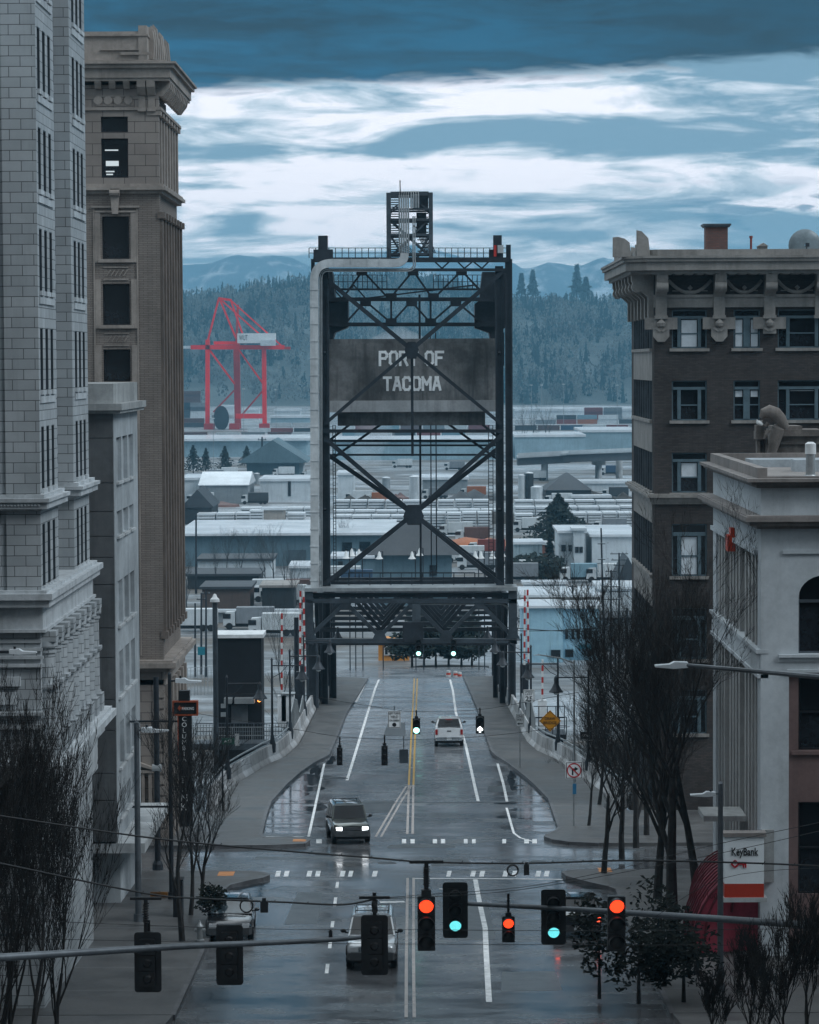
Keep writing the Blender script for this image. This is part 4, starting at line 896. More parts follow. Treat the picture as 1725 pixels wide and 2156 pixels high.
# ladder like guide tracks inside the tower
for x0, x1 in ((700, 709), (1028, 1040)):
    m = MB(); a = Q(x0, 895, DR-2); b = Q(x1, 1225, DR-2)
    m.box(a.x, a.x+.06, DR-2, DR-1.9, b.z, a.z); m.box(b.x-.06, b.x, DR-2, DR-1.9, b.z, a.z)
    k = b.z
    while k < a.z: m.box(a.x+.06, b.x-.06, DR-1.98, DR-1.94, k, k+.04); k += .28
    m.build('guide_track', STEEL, br)
# X bracing
for d, s in ((DF, 1), (DR, .92)):
    c0 = (867, 736); c1 = (871, 1082)
    if s == 1:
        for e in ((674, 577), (1064, 568)): mem('cross_brace', *c0, *e, d, 9)
        for e in ((684, 893), (1056, 893)): mem('cross_brace', *c0, *e, d-.01, 7)
    for e in ((682, 921), (1058, 915)) if s == 1 else ((690, 957), (1048, 945)): mem('cross_brace', *c1, *e, d, 9)
    for e in ((680, 1233), (1060, 1235)) if s == 1 else ((694, 1226), (1048, 1215)): mem('cross_brace', *c1, *e, d-.01, 9)
for x0, y0, x1, y1 in ((813, 886, 700, 965), (770, 868, 690, 930), (935, 886, 1045, 965), (985, 868, 1060, 930)): mem('cross_brace', x0, y0, x1, y1, DR+.5, 5)
m = MB(); c = Q(867, 736); m.prism([(c.x-.55, c.z), (c.x-.3, c.z+.6), (c.x+.3, c.z+.6), (c.x+.55, c.z), (c.x+.35, c.z-.7), (c.x-.35, c.z-.7)], DF-.3, DF-.2).build('gusset', STEEL, br)
for d in (DF-.3, DR+.3): m = MB(); c = Q(871, 1082, d); m.prism([(c.x-.8, c.z-.2), (c.x-.45, c.z+.7), (c.x+.45, c.z+.7), (c.x+.8, c.z-.2), (c.x+.45, c.z-.85), (c.x-.45, c.z-.85)], d, d+.12).build('gusset', STEEL, br)
mem('strut', 678, 907.5, 1060, 907.5, DF, 7); mem('strut', 690, 928, 1050, 928, DR, 5); mem('strut', 690, 937.5, 1050, 937.5, DR+1.5, 4); mem('strut', 690, 957.5, 1050, 957.5, DR+3, 4)
mem('hanger', 868, 740, 868.5, 960, DF+.3, 5, .2); mem('hanger', 884, 620, 886, 1235, DR, 3.5, .15); mem('hanger', 907, 700, 908, 1200, DR+.6, 1.2, .05); mem('hanger', 918, 700, 919, 1200, DR+.6, 1.2, .05)
# counterweight
CWM = M('stained_counterweight_concrete', (.155, .155, .155), .85, .5, .35, streak=.9, bump=.4)
a = Q(680, 714, DF+1.6); b = Q(1060, 845, DF+1.6); m = MB(); m.box(a.x, b.x, DF+1.6, DR-1.2, b.z, a.z-.35); m.box(a.x+.1, b.x-.1, DF+1.75, DR-1.4, a.z-.35, a.z); m.build('counterweight', CWM, br)
a = Q(679, 844, DF+1.3); b = Q(1061, 866, DF+1.3); MB().box(a.x, b.x, DF+1.3, DR-1, b.z, a.z).build('counterweight_ledge', M('counterweight_ledge', (.40, .41, .42), .8, .15, .6, streak=.5), br)
a = Q(711, 866, DF+2.2); b = Q(1022, 895, DF+2.2); MB().box(a.x, b.x, DF+2.2, DR-1.6, b.z, a.z+.05).build('counterweight_base', CWM, br)
# block lettering (strokes on a 4 x 6 grid)
LT = {'P': [[(0,0),(0,6)], [(0,6),(3,6),(4,5),(4,4),(3,3),(0,3)]], 'O': [[(1,0),(3,0),(4,1),(4,5),(3,6),(1,6),(0,5),(0,1),(1,0)]], 'R': [[(0,0),(0,6)], [(0,6),(3,6),(4,5),(4,4),(3,3),(0,3)], [(2.2,3),(4,0)]],
      'T': [[(0,6),(4,6)], [(2,6),(2,0)]], 'F': [[(0,0),(0,6)], [(0,6),(4,6)], [(0,3.2),(3,3.2)]], 'A': [[(0,0),(1.7,6)], [(2.3,6),(4,0)], [(.8,2),(3.2,2)], [(1.4,6),(2.6,6)]], 'C': [[(4,1.4),(4,1),(3,0),(1,0),(0,1),(0,5),(1,6),(3,6),(4,5),(4,4.6)]],
      'M': [[(0,0),(0,6)], [(0,6),(2.3,2.6),(4.6,6)], [(4.6,6),(4.6,0)]]}
LM = M('white_letter_paint', (.85, .87, .88), .6, .12, 2, streak=.15); yd = DF+1.6
def letters(word, x0, y0, x1, y1):
    a = Q(x0, y0, yd); b = Q(x1, y1, yd); H = a.z-b.z; ws = [(4.6 if ch == 'M' else 4) for ch in word]
    tot = sum(ws)+1.9*(len(word)-1); sx = (b.x-a.x)/(tot+1.2); sz = H/7.0; x = a.x+sx*.6
    for ch, w in zip(word, ws):
        m = MB()
        for i, st in enumerate(LT[ch]):
            for j, ((u0, v0), (u1, v1)) in enumerate(zip(st, st[1:])):
                p = V3((x+u0*sx, yd-.03-.004*i-.002*(j % 2), b.z+sz*.5+v0*sz)); q = V3((x+u1*sx, p.y, b.z+sz*.5+v1*sz)); dv = (q-p).normalized()*.1
                m.bar(p-dv, q+dv, .03, .2, up=(0, 0, 1)) if abs(dv.z) < .098 else m.box(p.x-.1, p.x+.1, p.y-.015, p.y+.015, min(p.z, q.z)-.1, max(p.z, q.z)+.1)
        m.build('lettering', LM, br); x += (w+1.9)*sx
letters('PORT', 798, 739, 881, 770); letters('OF', 895, 739, 935, 769); letters('TACOMA', 807, 793, 929, 822)
# top gallery: chords and deep trusses
mem('top_chord', 660, 547, 1072, 547, DF, 10, .6); mem('top_chord', 668, 568, 1068, 568, DF, 6, .5)
mem('top_chord', 680, 630, 1060, 630, DF+3, 8, .5); mem('top_chord', 690, 683, 1050, 683, DF+3, 8, .5); mem('top_chord', 690, 609, 1040, 609, DR-1, 4, .4)
def vee(pts, d, w, name='truss_web'):
    for (x0, y0), (x1, y1) in zip(pts, pts[1:]): mem(name, x0, y0, x1, y1, d, w, .25)
vee([(915, 550), (931, 565), (947, 550), (963, 550), (978, 565), (996, 550), (1015, 565), (1030, 550)], DF+.1, 3)
vee([(720, 630), (764, 570), (820, 630), (870, 570), (912, 630), (972, 570), (1030, 630)], DF+3, 4)
vee([(725, 683), (770, 634), (824, 680), (866, 634), (907, 680), (960, 634), (1015, 680)], DF+3, 4)
for x in (824, 907): mem('truss_web', x, 632, x, 682, DF+3, 4, .25)
vee([(695, 600), (720, 628), (745, 600), (770, 628), (1000, 600), (1020, 628), (1035, 605)], DR-1, 3)
for x, y in ((762, 573), (870, 573), (972, 573), (824, 624), (913, 624), (770, 638), (867, 638), (960, 638), (824, 677), (907, 677)):
    c = Q(x, y, DF+2.7); MB().box(c.x-.42, c.x+.42, DF+2.65, DF+2.78, c.z-.25, c.z+.25).build('gusset', STEEL, br)
# sheave housings
for pts in (((674, 572), (700, 572), (706, 632), (733, 632), (733, 688), (705, 700), (700, 716), (690, 716), (688, 700), (674, 690)), ((1064, 572), (1016, 572), (1010, 632), (1000, 640), (1000, 690), (1030, 700), (1034, 716), (1048, 716), (1050, 700), (1064, 690))):
    q = [Q(x, y, DF+3.4) for x, y in pts]; MB().prism([(p.x, p.z) for p in q], DF+3.4, DR-1).build('sheave_housing', STEEL, br)
for x0, x1, y0, y1, d in ((670, 690, 496, 526, DF), (660, 701, 525, 546, DF-.1), (1039, 1057, 495, 525, DF), (1030, 1060, 525, 546, DF-.1), (676, 690, 700, 770, DF+.4), (1050, 1062, 700, 770, DF+.4)):
    a = Q(x0, y0, d); b = Q(x1, y1, d); MB().box(a.x, b.x, d, d+.9, b.z, a.z).build('equipment_box', STEEL, br)
RED = M('red_paint', (.45, .03, .02), .45, .2, 2); a = Q(1040, 516, DF-.3); MB().box(a.x, a.x+.2, DF-.3, DF-.1, Q(1040, 540).z, a.z).build('warning_panel', RED, br); a = Q(1048, 516, DF-.3); MB().box(a.x, a.x+.45, DF-.35, DF-.1, a.z-.6, a.z).build('warning_panel', CONCL, br)
# railings
def railing(parent, p0, p1, h=1.05, n=10, mat=STEEL, pick=0, name='railing', bars=2):
    m = MB(); p0 = V3(p0); p1 = V3(p1)
    for i in range(n+1):
        p = p0.lerp(p1, i/n); m.box(p.x-.03, p.x+.03, p.y-.03, p.y+.03, p.z, p.z+h)
    for k in range(bars): z = V3((0, 0, h*(1-k*.5)-.001)); m.bar(p0+z, p1+z, .05)
    if pick:
        q = int((p1-p0).length/pick)
        for i in range(q): p = p0.lerp(p1, (i+.5)/q); m.box(p.x-.012, p.x+.012, p.y-.012, p.y+.012, p.z+.08, p.z+h-.06)
    return m.build(name, mat, parent)
for x0, x1, d, yy in ((651, 818, DF, 543), (911, 1072, DF, 543), (692, 815, DR-1, 607), (913, 1036, DR-1, 607)): railing(br, Q(x0, yy, d), Q(x1, yy, d), 21*d/F if yy == 543 else 28*d/F, 12)
railing(br, Q(690, 1236, DR), Q(1045, 1236, DR), 1.1, 16); railing(br, Q(735, 1238, DF+.6), Q(1000, 1238, DF+.6), 1.2, 6)
# hoist frame on top
DH = DF+1.5; HG = STEEL2; hx0, hx1 = Q(814, 500, DH).x, Q(912, 500, DH).x; hz0, hz1 = Q(862, 547, DH).z, Q(862, 405, DH).z
for dd in (0, 3.2):
    for x in (hx0, hx1-.32): m = MB().box(x, x+.32, DH+dd, DH+dd+.32, hz0, hz1).build('hoist_post', HG, br)
def hz_(py): return Q(862, py, DH).z
for py, w in ((407, .3), (440, .14), (462, .2), (494, .16), (534, .16)): 
    for dd in (0.05, 3.25): MB().box(hx0+.32, hx1-.32, DH+dd, DH+dd+.2, hz_(py)-w/2, hz_(py)+w/2).build('hoist_beam', HG, br)
m = MB()
for k, x in enumerate((hx0, hx1-.3)):
    for py in (407, 440, 462, 494, 534): m.box(x+.02, x+.28, DH+.32, DH+3.2, hz_(py)-.08, hz_(py)+.08)
builds(m, 'hoist_beam', HG, br)
m = MB()
for a, b, c_, d_ in ((hx0+.3, 443, hx0+.9, 430), (hx1-.3, 443, hx1-.9, 430), (hx0+.3, 462, hx1-.4, 534), (hx1-.3, 462, hx0+.5, 534), (hx0+.3, 494, hx0+1.2, 534), (hx1-.3, 494, hx1-1.3, 545)):
    m.bar((a, DH+.2, hz_(b)), (c_, DH+.2, hz_(d_)), .1, .12); m.bar((a, DH+3.3, hz_(b)), (c_, DH+3.3, hz_(d_)), .1, .12)
builds(m, 'hoist_brace', HG, br)
m = MB()
for k in range(15): m.box(hx1-1.2, hx1-.34, DH+1.5, DH+1.7, hz_(415+k*8)-.04, hz_(415+k*8)+.04)
for k in range(26): py = 412+k*5; m.box(hx0+.34, hx0+1.0, DH+2.2, DH+2.3, hz_(py)-.05, hz_(py)+.03)
for k in range(8): m.bar((hx0+.5+k*.16, DH+2.8, hz_(500+k*2)), (hx0+1.5+k*.16, DH+2.8, hz_(545)), .05); m.bar((hx1-1.5+k*.16, DH+2.8, hz_(470+k*3)), (hx1-.5+k*.1, DH+2.8, hz_(530)), .07)
m.build('hoist_machinery', STEEL, br)
MB().box(hx0+2.0, hx1-.35, DH+.8, DH+2.9, hz_(438), hz_(409)).box(hx0+2.3, hx1-.5, DH+.9, DH+2.9, hz_(490), hz_(446)).build('hoist_cabinet', STEEL, br)
for k in range(5):
    x = Q(841.5+k*4.7, 500, DH-.3).x; m = MB(); m.path([(x, DH-.3, hz_(533)), (x, DH-.3, hz_(412)), (x+.02, DH+.1, hz_(404)), (x+.02, DH+.6, hz_(404))], .07, 8); m.build('conduit', GALV, br, smooth=True)
for k in range(4):
    x = Q(866+k*5, 420, DH-.3).x; m = MB(); m.path([(x, DH-.25, hz_(438)), (x, DH-.25, hz_(410)), (x, DH+.1, hz_(403)), (x, DH+.6, hz_(403))], .07, 8); m.build('conduit', GALV, br, smooth=True)
MB().tube((Q(843, 400, DH).x, DH, hz_(408)), (Q(842.5, 379, DH).x, DH, hz_(379)), .04).build('antenna', STEEL, br)
# big rectangular cable duct and the twin pipes
def bez(p, q, r, n=7): return [((1-t)**2*p[0]+2*t*(1-t)*q[0]+t*t*r[0], (1-t)**2*p[1]+2*t*(1-t)*q[1]+t*t*r[1]) for t in [i/n for i in range(n+1)]]
dpts = [(852, 533)]+bez((852, 537), (852, 554), (828, 554))+bez((700, 554), (662, 554), (662, 590), 9)+[(663, 1237)]
DU = M('grey_cable_duct', (.52, .54, .55), .55, .2, .5, metal=.1, streak=.5)
pw = [Q(x, y, DF-.7) for x, y in dpts]; r_ = 8.6*DF/F
MB().path([pw[0]+V3((0, 0, .0)), pw[1]]+pw[2:], [r_]*len(pw), w=.3).build('cable_duct', DU, br, smooth=True)
m = MB()
for (x, y) in [(740, 554), (775, 554), (800, 554)]: c = Q(x, y, DF-.7); m.box(c.x-.03, c.x+.03, DF-1.04, DF-.36, c.z-r_-.03, c.z+r_+.03)
for k in range(18): c = Q(662.3, 610+k*36, DF-.7); m.box(c.x-r_-.03, c.x+r_+.03, DF-1.04, DF-.36, c.z-.03, c.z+.03)
builds(m, 'duct_joint', DU, br)
for off, rr in ((0, .055), (4, .05)):
    pts = [(870+off, 455), (870+off, 545)]+bez((871+off, 556), (871+off, 567+off), (855, 567+off), 5)+bez((690, 567+off), (673.5+off, 567+off), (673.5+off, 590), 7)+[(674+off, 1237)]
    MB().path([Q(x, y, DF-.75) for x, y in pts], rr, 8).build('conduit', GALV, br, smooth=True)
m = MB().path([Q(x, y, DF-1.2) for x, y in [(860, 1272), (1030, 1271)]+bez((1050, 1271), (1078, 1273), (1078, 1310), 6)+[(1078, 1330)]], .07, 8).build('conduit', GALV, br, smooth=True)
for x, y in ((742, 1050), ): pass
# ---- portal -------------------------------------------------------------------------
DP = DF-1.6; PST = M('portal_steel', (.050, .062, .075), .5, .3, .7, metal=.2, streak=.3)
def pm_(name, x0, y0, x1, y1, w, h=.5, d=DP, mat=PST): return mem(name, x0, y0, x1, y1, d, w, h, mat)
a = Q(642, 1238, DP-.3); b = Q(1090, 1249, DP-.3); MB().box(a.x, b.x, DP-.5, DF+1.2, b.z+.2, a.z).build('portal_deck_edge', GALV, br)
pm_('portal_chord', 645, 1253, 1088, 1253, 9, .5, DP+.3, STEEL); pm_('portal_chord', 645, 1265, 1088, 1265, 9, .6); pm_('portal_chord', 645, 1349, 1086, 1349, 9, .6); pm_('portal_chord', 645, 1356, 1086, 1356, 3, .9, DP+.2, STEEL)
pts = [(652, 1340), (728, 1269), (800, 1340), (870, 1269), (940, 1340), (1010, 1269), (1080, 1340)]
for (x0, y0), (x1, y1) in zip(pts, pts[1:]): pm_('portal_web', x0, y0, x1, y1, 8, .35)
for x, y in pts: c = Q(x, y, DP-.25); s = 1 if y < 1300 else -1; MB().prism([(c.x-.55, c.z+.2*s), (c.x+.55, c.z+.2*s), (c.x+.25, c.z-.45*s), (c.x-.25, c.z-.45*s)], DP-.26, DP-.2).build('gusset', PST, br)
for x in (651, 1080): a = Q(x-9, 1243, DP); b = Q(x+9, 1356, DP); MB().box(a.x, b.x, DP-.3, DP+.4, b.z, a.z).build('portal_post', PST, br)
# portal columns reaching down outside the barriers
for x0, x1, d in ((645, 670, DP), (676, 690, DF+2), (693, 708, DR), (1070, 1086, DP), (1052, 1064, DF+2), (1038, 1048, DR)):
    a = Q(x0, 1352, d); b = Q(x1, 1352, d); m = MB(); w = b.x-a.x
    for xx in (a.x, b.x-w*.2): m.box(xx, xx+w*.2, d-.3, d+.5, 2, a.z)
    m.box(a.x+w*.2, b.x-w*.2, d-.1, d+.3, 2, a.z); m.build('portal_column', STEEL if d > DP else PST, br)
# lift span trusses behind the portal: sway frames receding
for k, d in enumerate((DF+6, DF+14, DF+22, DF+30, DF+38)):
    zt_, zb2 = Q(866, 1262, DP).z-.3*k-.2, Q(866, 1345, DP).z-.25*k; xl, xr = Q(648, 1300, DP).x+.6, Q(1084, 1300, DP).x-.6
    m = MB(); n = 6; ps = [(xl+(xr-xl)*i/n, zt_ if i % 2 else zb2) for i in range(n+1)]
    for (u0, v0), (u1, v1) in zip(ps, ps[1:]): m.bar((u0, d, v0), (u1, d, v1), .25, .28)
    m.bar((xl, d, zt_), (xr, d, zt_), .3, .3); m.bar((xl, d, zb2), (xr, d, zb2), .3, .3)
    m.build('sway_frame', STEEL, br)
    for x in (xl, xr): MB().box(x-.25, x+.25, d-.2, d+.2, zs(d)-2, zt_).build('hanger_post', STEEL, br)
for x in (Q(648, 1300, DP).x+.6, Q(1084, 1300, DP).x-.6):
    m = MB(); za, zb2 = Q(866, 1262, DP).z, Q(866, 1262, DP).z-1.6; m.bar((x, DF, za), (x, DF+38, zb2), .4, .4); m.build('span_chord', STEEL, br)
    m = MB()
    for k in range(5): y = DF+6+8*k-8; m.bar((x, max(DF, y), za-.3*k), (x, y+8, zs(y)), .3, .3)
    builds(m, 'span_diagonal', STEEL, br)
# dark variable sign (seen against the truss) and its two signals
a = Q(848, 1310, DP-.7); b = Q(891, 1352, DP-.7); MB().box(a.x, b.x, DP-.7, DP-.35, b.z, a.z).build('equipment_box', STEEL, br)
a = Q(868, 1272, DP-.6); b = Q(886, 1310, DP-.6); MB().box(a.x, b.x, DP-.6, DP-.4, b.z, a.z).build('equipment_box', STEEL2, br)
GRN = EM('green_signal_glow', (.35, 1.0, .85), 3.2); GRD = EM('green_signal_dim', (.12, .62, .66), 1.15); REDL = EM('red_signal_glow', (1.0, .045, .012), 1.9); ORL = EM('amber_glow', (1.0, .35, .06), 3)
# ================================================================== TRAFFIC SIGNALS
SIGB = M('signal_black', (.012, .013, .015), .45, .3, 3)
def signal(label, c, scale, lit, n=3, back=False, plate=True, glow=None, group='traffic signals', arrow=False, hang=0.0, name='traffic_signal'):
    """c = centre of the housing; lenses face -y unless back"""
    c = V3(c); t = thing(name, label, 'traffic signal', c, group=group); s = -1 if back else 1; k = scale
    def T(m): 
        if back: m.v = [(2*c.x-x, 2*c.y-y, z) for x, y, z in m.v]
        return m
    H = .355*n*k; m = MB()
    for i in range(n): z = c.z+H/2-.355*k*(i+.5); m.box(c.x-.17*k, c.x+.17*k, c.y, c.y+.2*k, z-.17*k, z+.17*k)
    m.box(c.x-.15*k, c.x+.15*k, c.y+.02*k, c.y+.16*k, c.z-H/2, c.z+H/2)
    for i in range(n): z = c.z+H/2-.355*k*(i+.5); m.tube((c.x, c.y+.2*k, z), (c.x, c.y+.24*k, z), .1*k, .07*k, 10)
    T(m).build('housing', SIGB, t)
    if plate:
        q = MB(); q.prism([(c.x+a, c.z+b) for a, b in rrect(.30*k, H/2+.14*k, .07*k)], c.y+.05*k, c.y+.07*k); T(q).build('backplate', SIGB, t)
    for i in range(n):
        z = c.z+H/2-.355*k*(i+.5); q = MB(); r = .148*k; o = len(q.v); N_ = 18
        for j in range(N_+1):
            a = math.pi*1.12*(-.0)+math.pi*(-.06+1.12*j/N_); x, zz_ = c.x+r*math.cos(a), z+r*math.sin(a)
            q.v += [(x, c.y, zz_), (x, c.y-.22*k, zz_), (c.x+(r+.012*k)*math.cos(a), c.y-.22*k, z+(r+.012*k)*math.sin(a)), (c.x+(r+.012*k)*math.cos(a), c.y, z+(r+.012*k)*math.sin(a))]
        for j in range(N_):
            for e in range(4): q.f.append((o+j*4+e, o+j*4+(e+1) % 4, o+j*4+4+(e+1) % 4, o+j*4+4+e))
        q.k = [(0, 0)]; T(q).build('visor', SIGB, t)
        on = (i == lit); prof = [(.001, -.03*k), (.07*k, -.025*k), (.125*k, -.008*k), (.14*k, 0)]
        l = MB().lathe(prof, (0, 0, 0), 18); l.v = [(c.x+x, c.y-.01*k+zq, z+y) for x, y, zq in l.v]
        if on and arrow:
            l = MB(); l.prism([(c.x+a*k, z+b*k) for a, b in ((-.035, -.12), (.035, -.12), (.035, .0), (.11, -.05), (.11, .02), (0, .12), (-.11, .02), (-.11, -.05), (-.035, .0))], c.y-.03*k, c.y-.01)
        T(l).build('lens', (glow or GRN) if on else M('unlit_lens', (.02, .022, .024), .25, .3, 8), t, smooth=True)
    if hang: MB().tube((c.x, c.y+.1, c.z+H/2), (c.x, c.y+.1, c.z+H/2+hang), .035).box(c.x-.08, c.x+.08, c.y+.02, c.y+.18, c.z+H/2, c.z+H/2+.1).build('hanger', SIGB, t)
    return t
def rrect(a, b, r):
    out = []
    for cx, cz_, a0 in ((a-r, b-r, 0), (-a+r, b-r, 90), (-a+r, -b+r, 180), (a-r, -b+r, 270)):
        for i in range(4): t = R(a0+i*30); out.append((cx+r*math.cos(t), cz_+r*math.sin(t)))
    return out
def sig_at(px, ytop, ybot, d, **k):        # housing between two picture heights
    n = k.get('n', 3); a = P(px, ytop, d); b = P(px, ybot, d); sc_ = (a.z-b.z)/(.355*n); k.setdefault('scale', sc_)
    return signal(k.pop('label'), ((a.x+b.x)/2, d, (a.z+b.z)/2), k.pop('scale'), k.pop('lit'), **k)
sig_at(959, 1871, 1964, 80, label='black three lamp signal with green lit at the tip of the mast arm', lit=2, glow=GRD)
sig_at(1166, 1886, 1978, 80, label='black three lamp signal with green lit halfway along the mast arm', lit=2, glow=GRD)
sig_at(898, 1888, 2003, 47, label='large red lit signal hanging from the span wire left of the mast arm', lit=0, glow=REDL, hang=.45, plate=False)
sig_at(1299, 1888, 2003, 47, label='large red lit signal hanging in front of the mast arm on the right', lit=0, glow=REDL, plate=False)
sig_at(1071, 1930, 1985, 76, label='small two lamp signal with red lit hanging between the green signals', lit=0, n=2, glow=REDL, hang=.6, plate=False)
sig_at(789, 1939, 2039, 52, label='big signal seen from behind with its backplate in front of the white car', lit=9, back=True, hang=.5)
sig_at(484, 1960, 2060, 52, label='signal seen from behind above the dark parked car', lit=9, back=True)
sig_at(312, 1975, 2075, 51, label='signal seen from behind hanging by the left curb near the orange sign', lit=9, back=True, hang=.3)
sig_at(877, 1513, 1546, 139, label='green lit signal hanging over the yellow line at the bridge entrance', lit=1, n=2, plate=False, hang=.4)
sig_at(1011, 1508, 1545, 139, label='signal with a lit white up arrow over the right lane', lit=1, n=2, plate=False, arrow=True, glow=EM('white_arrow_glow', (.9, 1, 1), 4), hang=.4)
sig_at(715.5, 1574, 1611, 128, label='unlit signal seen from behind over the left lane, leftmost of the far pair', lit=9, back=True, plate=False, hang=.45)
sig_at(810, 1570, 1611, 128, label='unlit signal seen from behind over the middle of the roadway', lit=9, back=True, plate=False, hang=.45)
for px, lb in ((881.5, 'left one under the dark equipment box'), (955, 'right one under the truss node')): sig_at(px, 1346, 1382, DP-1.2, label='bright green signal mounted on the bridge portal, '+lb, lit=2, n=3, plate=False, group='signals on the bridge portal')
m = MB()
# ================================================================== BRIDGE EDGES
def barrier(name, label, pts, seg=3.05, h=1.0):
    t = thing(name, label, 'barrier', (pts[0][0], pts[0][1], zs(pts[0][1])+.16)); s = 1 if pts[0][0] > 0 else -1
    L = [0]
    for a, b in zip(pts, pts[1:]): L.append(L[-1]+math.dist(a, b))
    def at(l):
        for i in range(len(pts)-1):
            if l <= L[i+1]+1e-6: u = (l-L[i])/(L[i+1]-L[i]); return V3((pts[i][0]+(pts[i+1][0]-pts[i][0])*u, pts[i][1]+(pts[i+1][1]-pts[i][1])*u, 0))
        return V3((*pts[-1], 0))
    l = 0; k = 0
    while l < L[-1]-.5:
        a = at(l+.015); b = at(min(L[-1], l+seg-.015)); m = MB(); vs = []
        for p in (a, b):
            z = zs(p.y)+.1
            for o_, zz_ in ((0, 0), (.06, .12), (.2, .32), (.26, h), (.44, h), (.5, -.3), (0, -.3)): vs.append((p.x+s*o_, p.y, z+zz_))
        m.add(vs, [(0,1,2,3,4,5,6), (13,12,11,10,9,8,7)]+[(i, (i+1) % 7, (i+1) % 7+7, i+7) for i in range(7)]); m.build('barrier_panel', BARC if k % 3 else BARC2, t); l += seg; k += 1
    return t, at, L[-1]
BARC = M('barrier_concrete', (.33, .33, .33), .75, .25, .6, streak=.7); BARC2 = M('barrier_concrete_pale', (.46, .47, .48), .7, .2, .6, streak=.5)
BLp = [(-8.3, 262), (-8.35, 230), (-8.4, 190), (-8.9, 180), (-9.6, 176), (-10.4, 169), (-11.0, 163), (-11.2, 152)]
BRp = [(6.0, 262), (6.1, 228), (6.4, 210), (6.65, 190), (7.1, 183), (8.0, 178), (8.6, 172), (9.6, 160), (10.2, 152)]
tl, atl, Ll = barrier('concrete_barrier', 'long grey concrete barrier lining the left bridge sidewalk', BLp)
tr, atr, Lr = barrier('concrete_barrier', 'long grey concrete barrier lining the right bridge sidewalk', BRp)
def rails(t, at, l0, l1, s, name='top_rail', off=.4, zo=1.0):
    for k, (dz, dx) in enumerate(((.35, .05), (.12, .0))):
        pts = []
        l = l0
        while l <= l1: p = at(l); pts.append((p.x+s*(off+dx), p.y, zs(p.y)+zo+dz)); l += 2
        MB().path(pts, .05, 6).build(name, GALV, t, smooth=True)
rails(tl, atl, Ll-36, Ll, -1); rails(tr, atr, Lr-36, Lr, 1)
# curved bar fence panels on top of the barriers
def bar_fence(name, label, t_at, l0, l1, s, hts):
    p = t_at(l0); t = thing(name, label, 'fence', (p.x, p.y, zs(p.y)+1)); n = int((l1-l0)/.14); top = []; m = MB()
    for i in range(n+1):
        l = l0+(l1-l0)*i/n; p = t_at(l); h = lerp_tab(hts, i/n); zb = zs(p.y)+1.0; x = p.x+s*.36
        m.box(x-.015, x+.015, p.y-.015, p.y+.015, zb, zb+h); top.append((x, p.y, zb+h))
    m.build('bars', GALV, t); MB().path(top, .045, 6).build('top_rail', GALV, t, smooth=True); MB().path([(x, y, zs(y)+1.05) for x, y, z in top], .03, 6).build('bottom_rail', GALV, t)
bar_fence('bar_fence', 'curved grey bar fence on the left barrier beside the walkway', atl, Ll-46, Ll-36, -1, [(0, .5), (.3, 1.6), (.75, 2.0), (1, 1.1)])
bar_fence('bar_fence', 'curved grey bar fence on the left barrier nearer the tower', atl, Ll-56, Ll-47, -1, [(0, .3), (.4, 1.2), (1, .4)])
bar_fence('bar_fence', 'curved grey bar fence on the right barrier below the one way sign', atr, Lr-46, Lr-36, 1, [(0, .6), (.3, 1.8), (.75, 1.9), (1, .9)])
bar_fence('bar_fence', 'curved grey bar fence on the right barrier nearer the tower', atr, Lr-57, Lr-47, 1, [(0, .2), (.5, 1.3), (1, .5)])
# walkway to the elevator tower on the left
YW = 190.0
wk = thing('walkway', 'grey railed walkway leading from the left barrier to the black elevator tower', 'walkway', (-11.5, YW, zs(YW)))
MB().box(-15.5, -8.9, YW, YW+2.2, zs(YW)-.35, zs(YW)+.05).build('deck', STEEL2, wk)
railing(wk, (-15.4, YW+.05, zs(YW)+.05), (-8.95, YW+.05, zs(YW)+.05), 1.1, 5, GALV, .14); railing(wk, (-15.4, YW+2.15, zs(YW)+.05), (-8.95, YW+2.15, zs(YW)+.05), 1.1, 5, STEEL2, .2)
builds(MB().box(-10.2, -9.9, YW+.5, YW+.8, 2, zs(YW)-.35).box(-13.8, -13.4, YW+.5, YW+.8, 2, zs(YW)-.35), 'post', STEEL, wk)
YE = 194.0; e = lambda px, py, d=YE: P(px, py, d)
BLKC = M('black_cladding', (.010, .012, .016), .55, .3, .5, bump=.05)
el = thing('elevator_tower', 'black clad elevator tower with white roof edge left of the bridge', 'tower', (e(499, 1400).x, YE, 2))
a = e(451, 1342); b = e(552, 1553); MB().box(a.x, b.x, YE, YE+3.0, 2, a.z).build('cladding', BLKC, el)
a = e(449, 1336); b = e(555, 1343); MB().box(a.x, b.x, YE-.15, YE+3.1, b.z, a.z).build('roof_edge', WHITE, el)
for x0, x1 in ((472, 489), (494, 536)): a = e(x0, 1470, YE-.6); b = e(x1, 1481, YE-.6); MB().box(a.x, b.x, YE-.9, YE, b.z, a.z).build('canopy', GALV, el)
for x0, x1, y0, y1 in ((465, 480, 1482, 1491), (465, 480, 1500, 1509)): a = e(x0, y0, YE-.05); b = e(x1, y1, YE-.05); MB().box(a.x, b.x, YE-.06, YE, b.z, a.z).build('notice', CONCL, el)
a = e(487, 1485, YE-.05); b = e(522, 1523, YE-.05); MB().box(a.x, b.x, YE-.07, YE, b.z, a.z).build('door', M('elevator_door', (.12, .13, .14), .4, .2, 1), el)
a = e(546, 1475, YE-.2); MB().lathe([(.001, -.12), (.12, -.05), (.12, .08), (.001, .12)], a, 12).build('lamp', ORL, el)
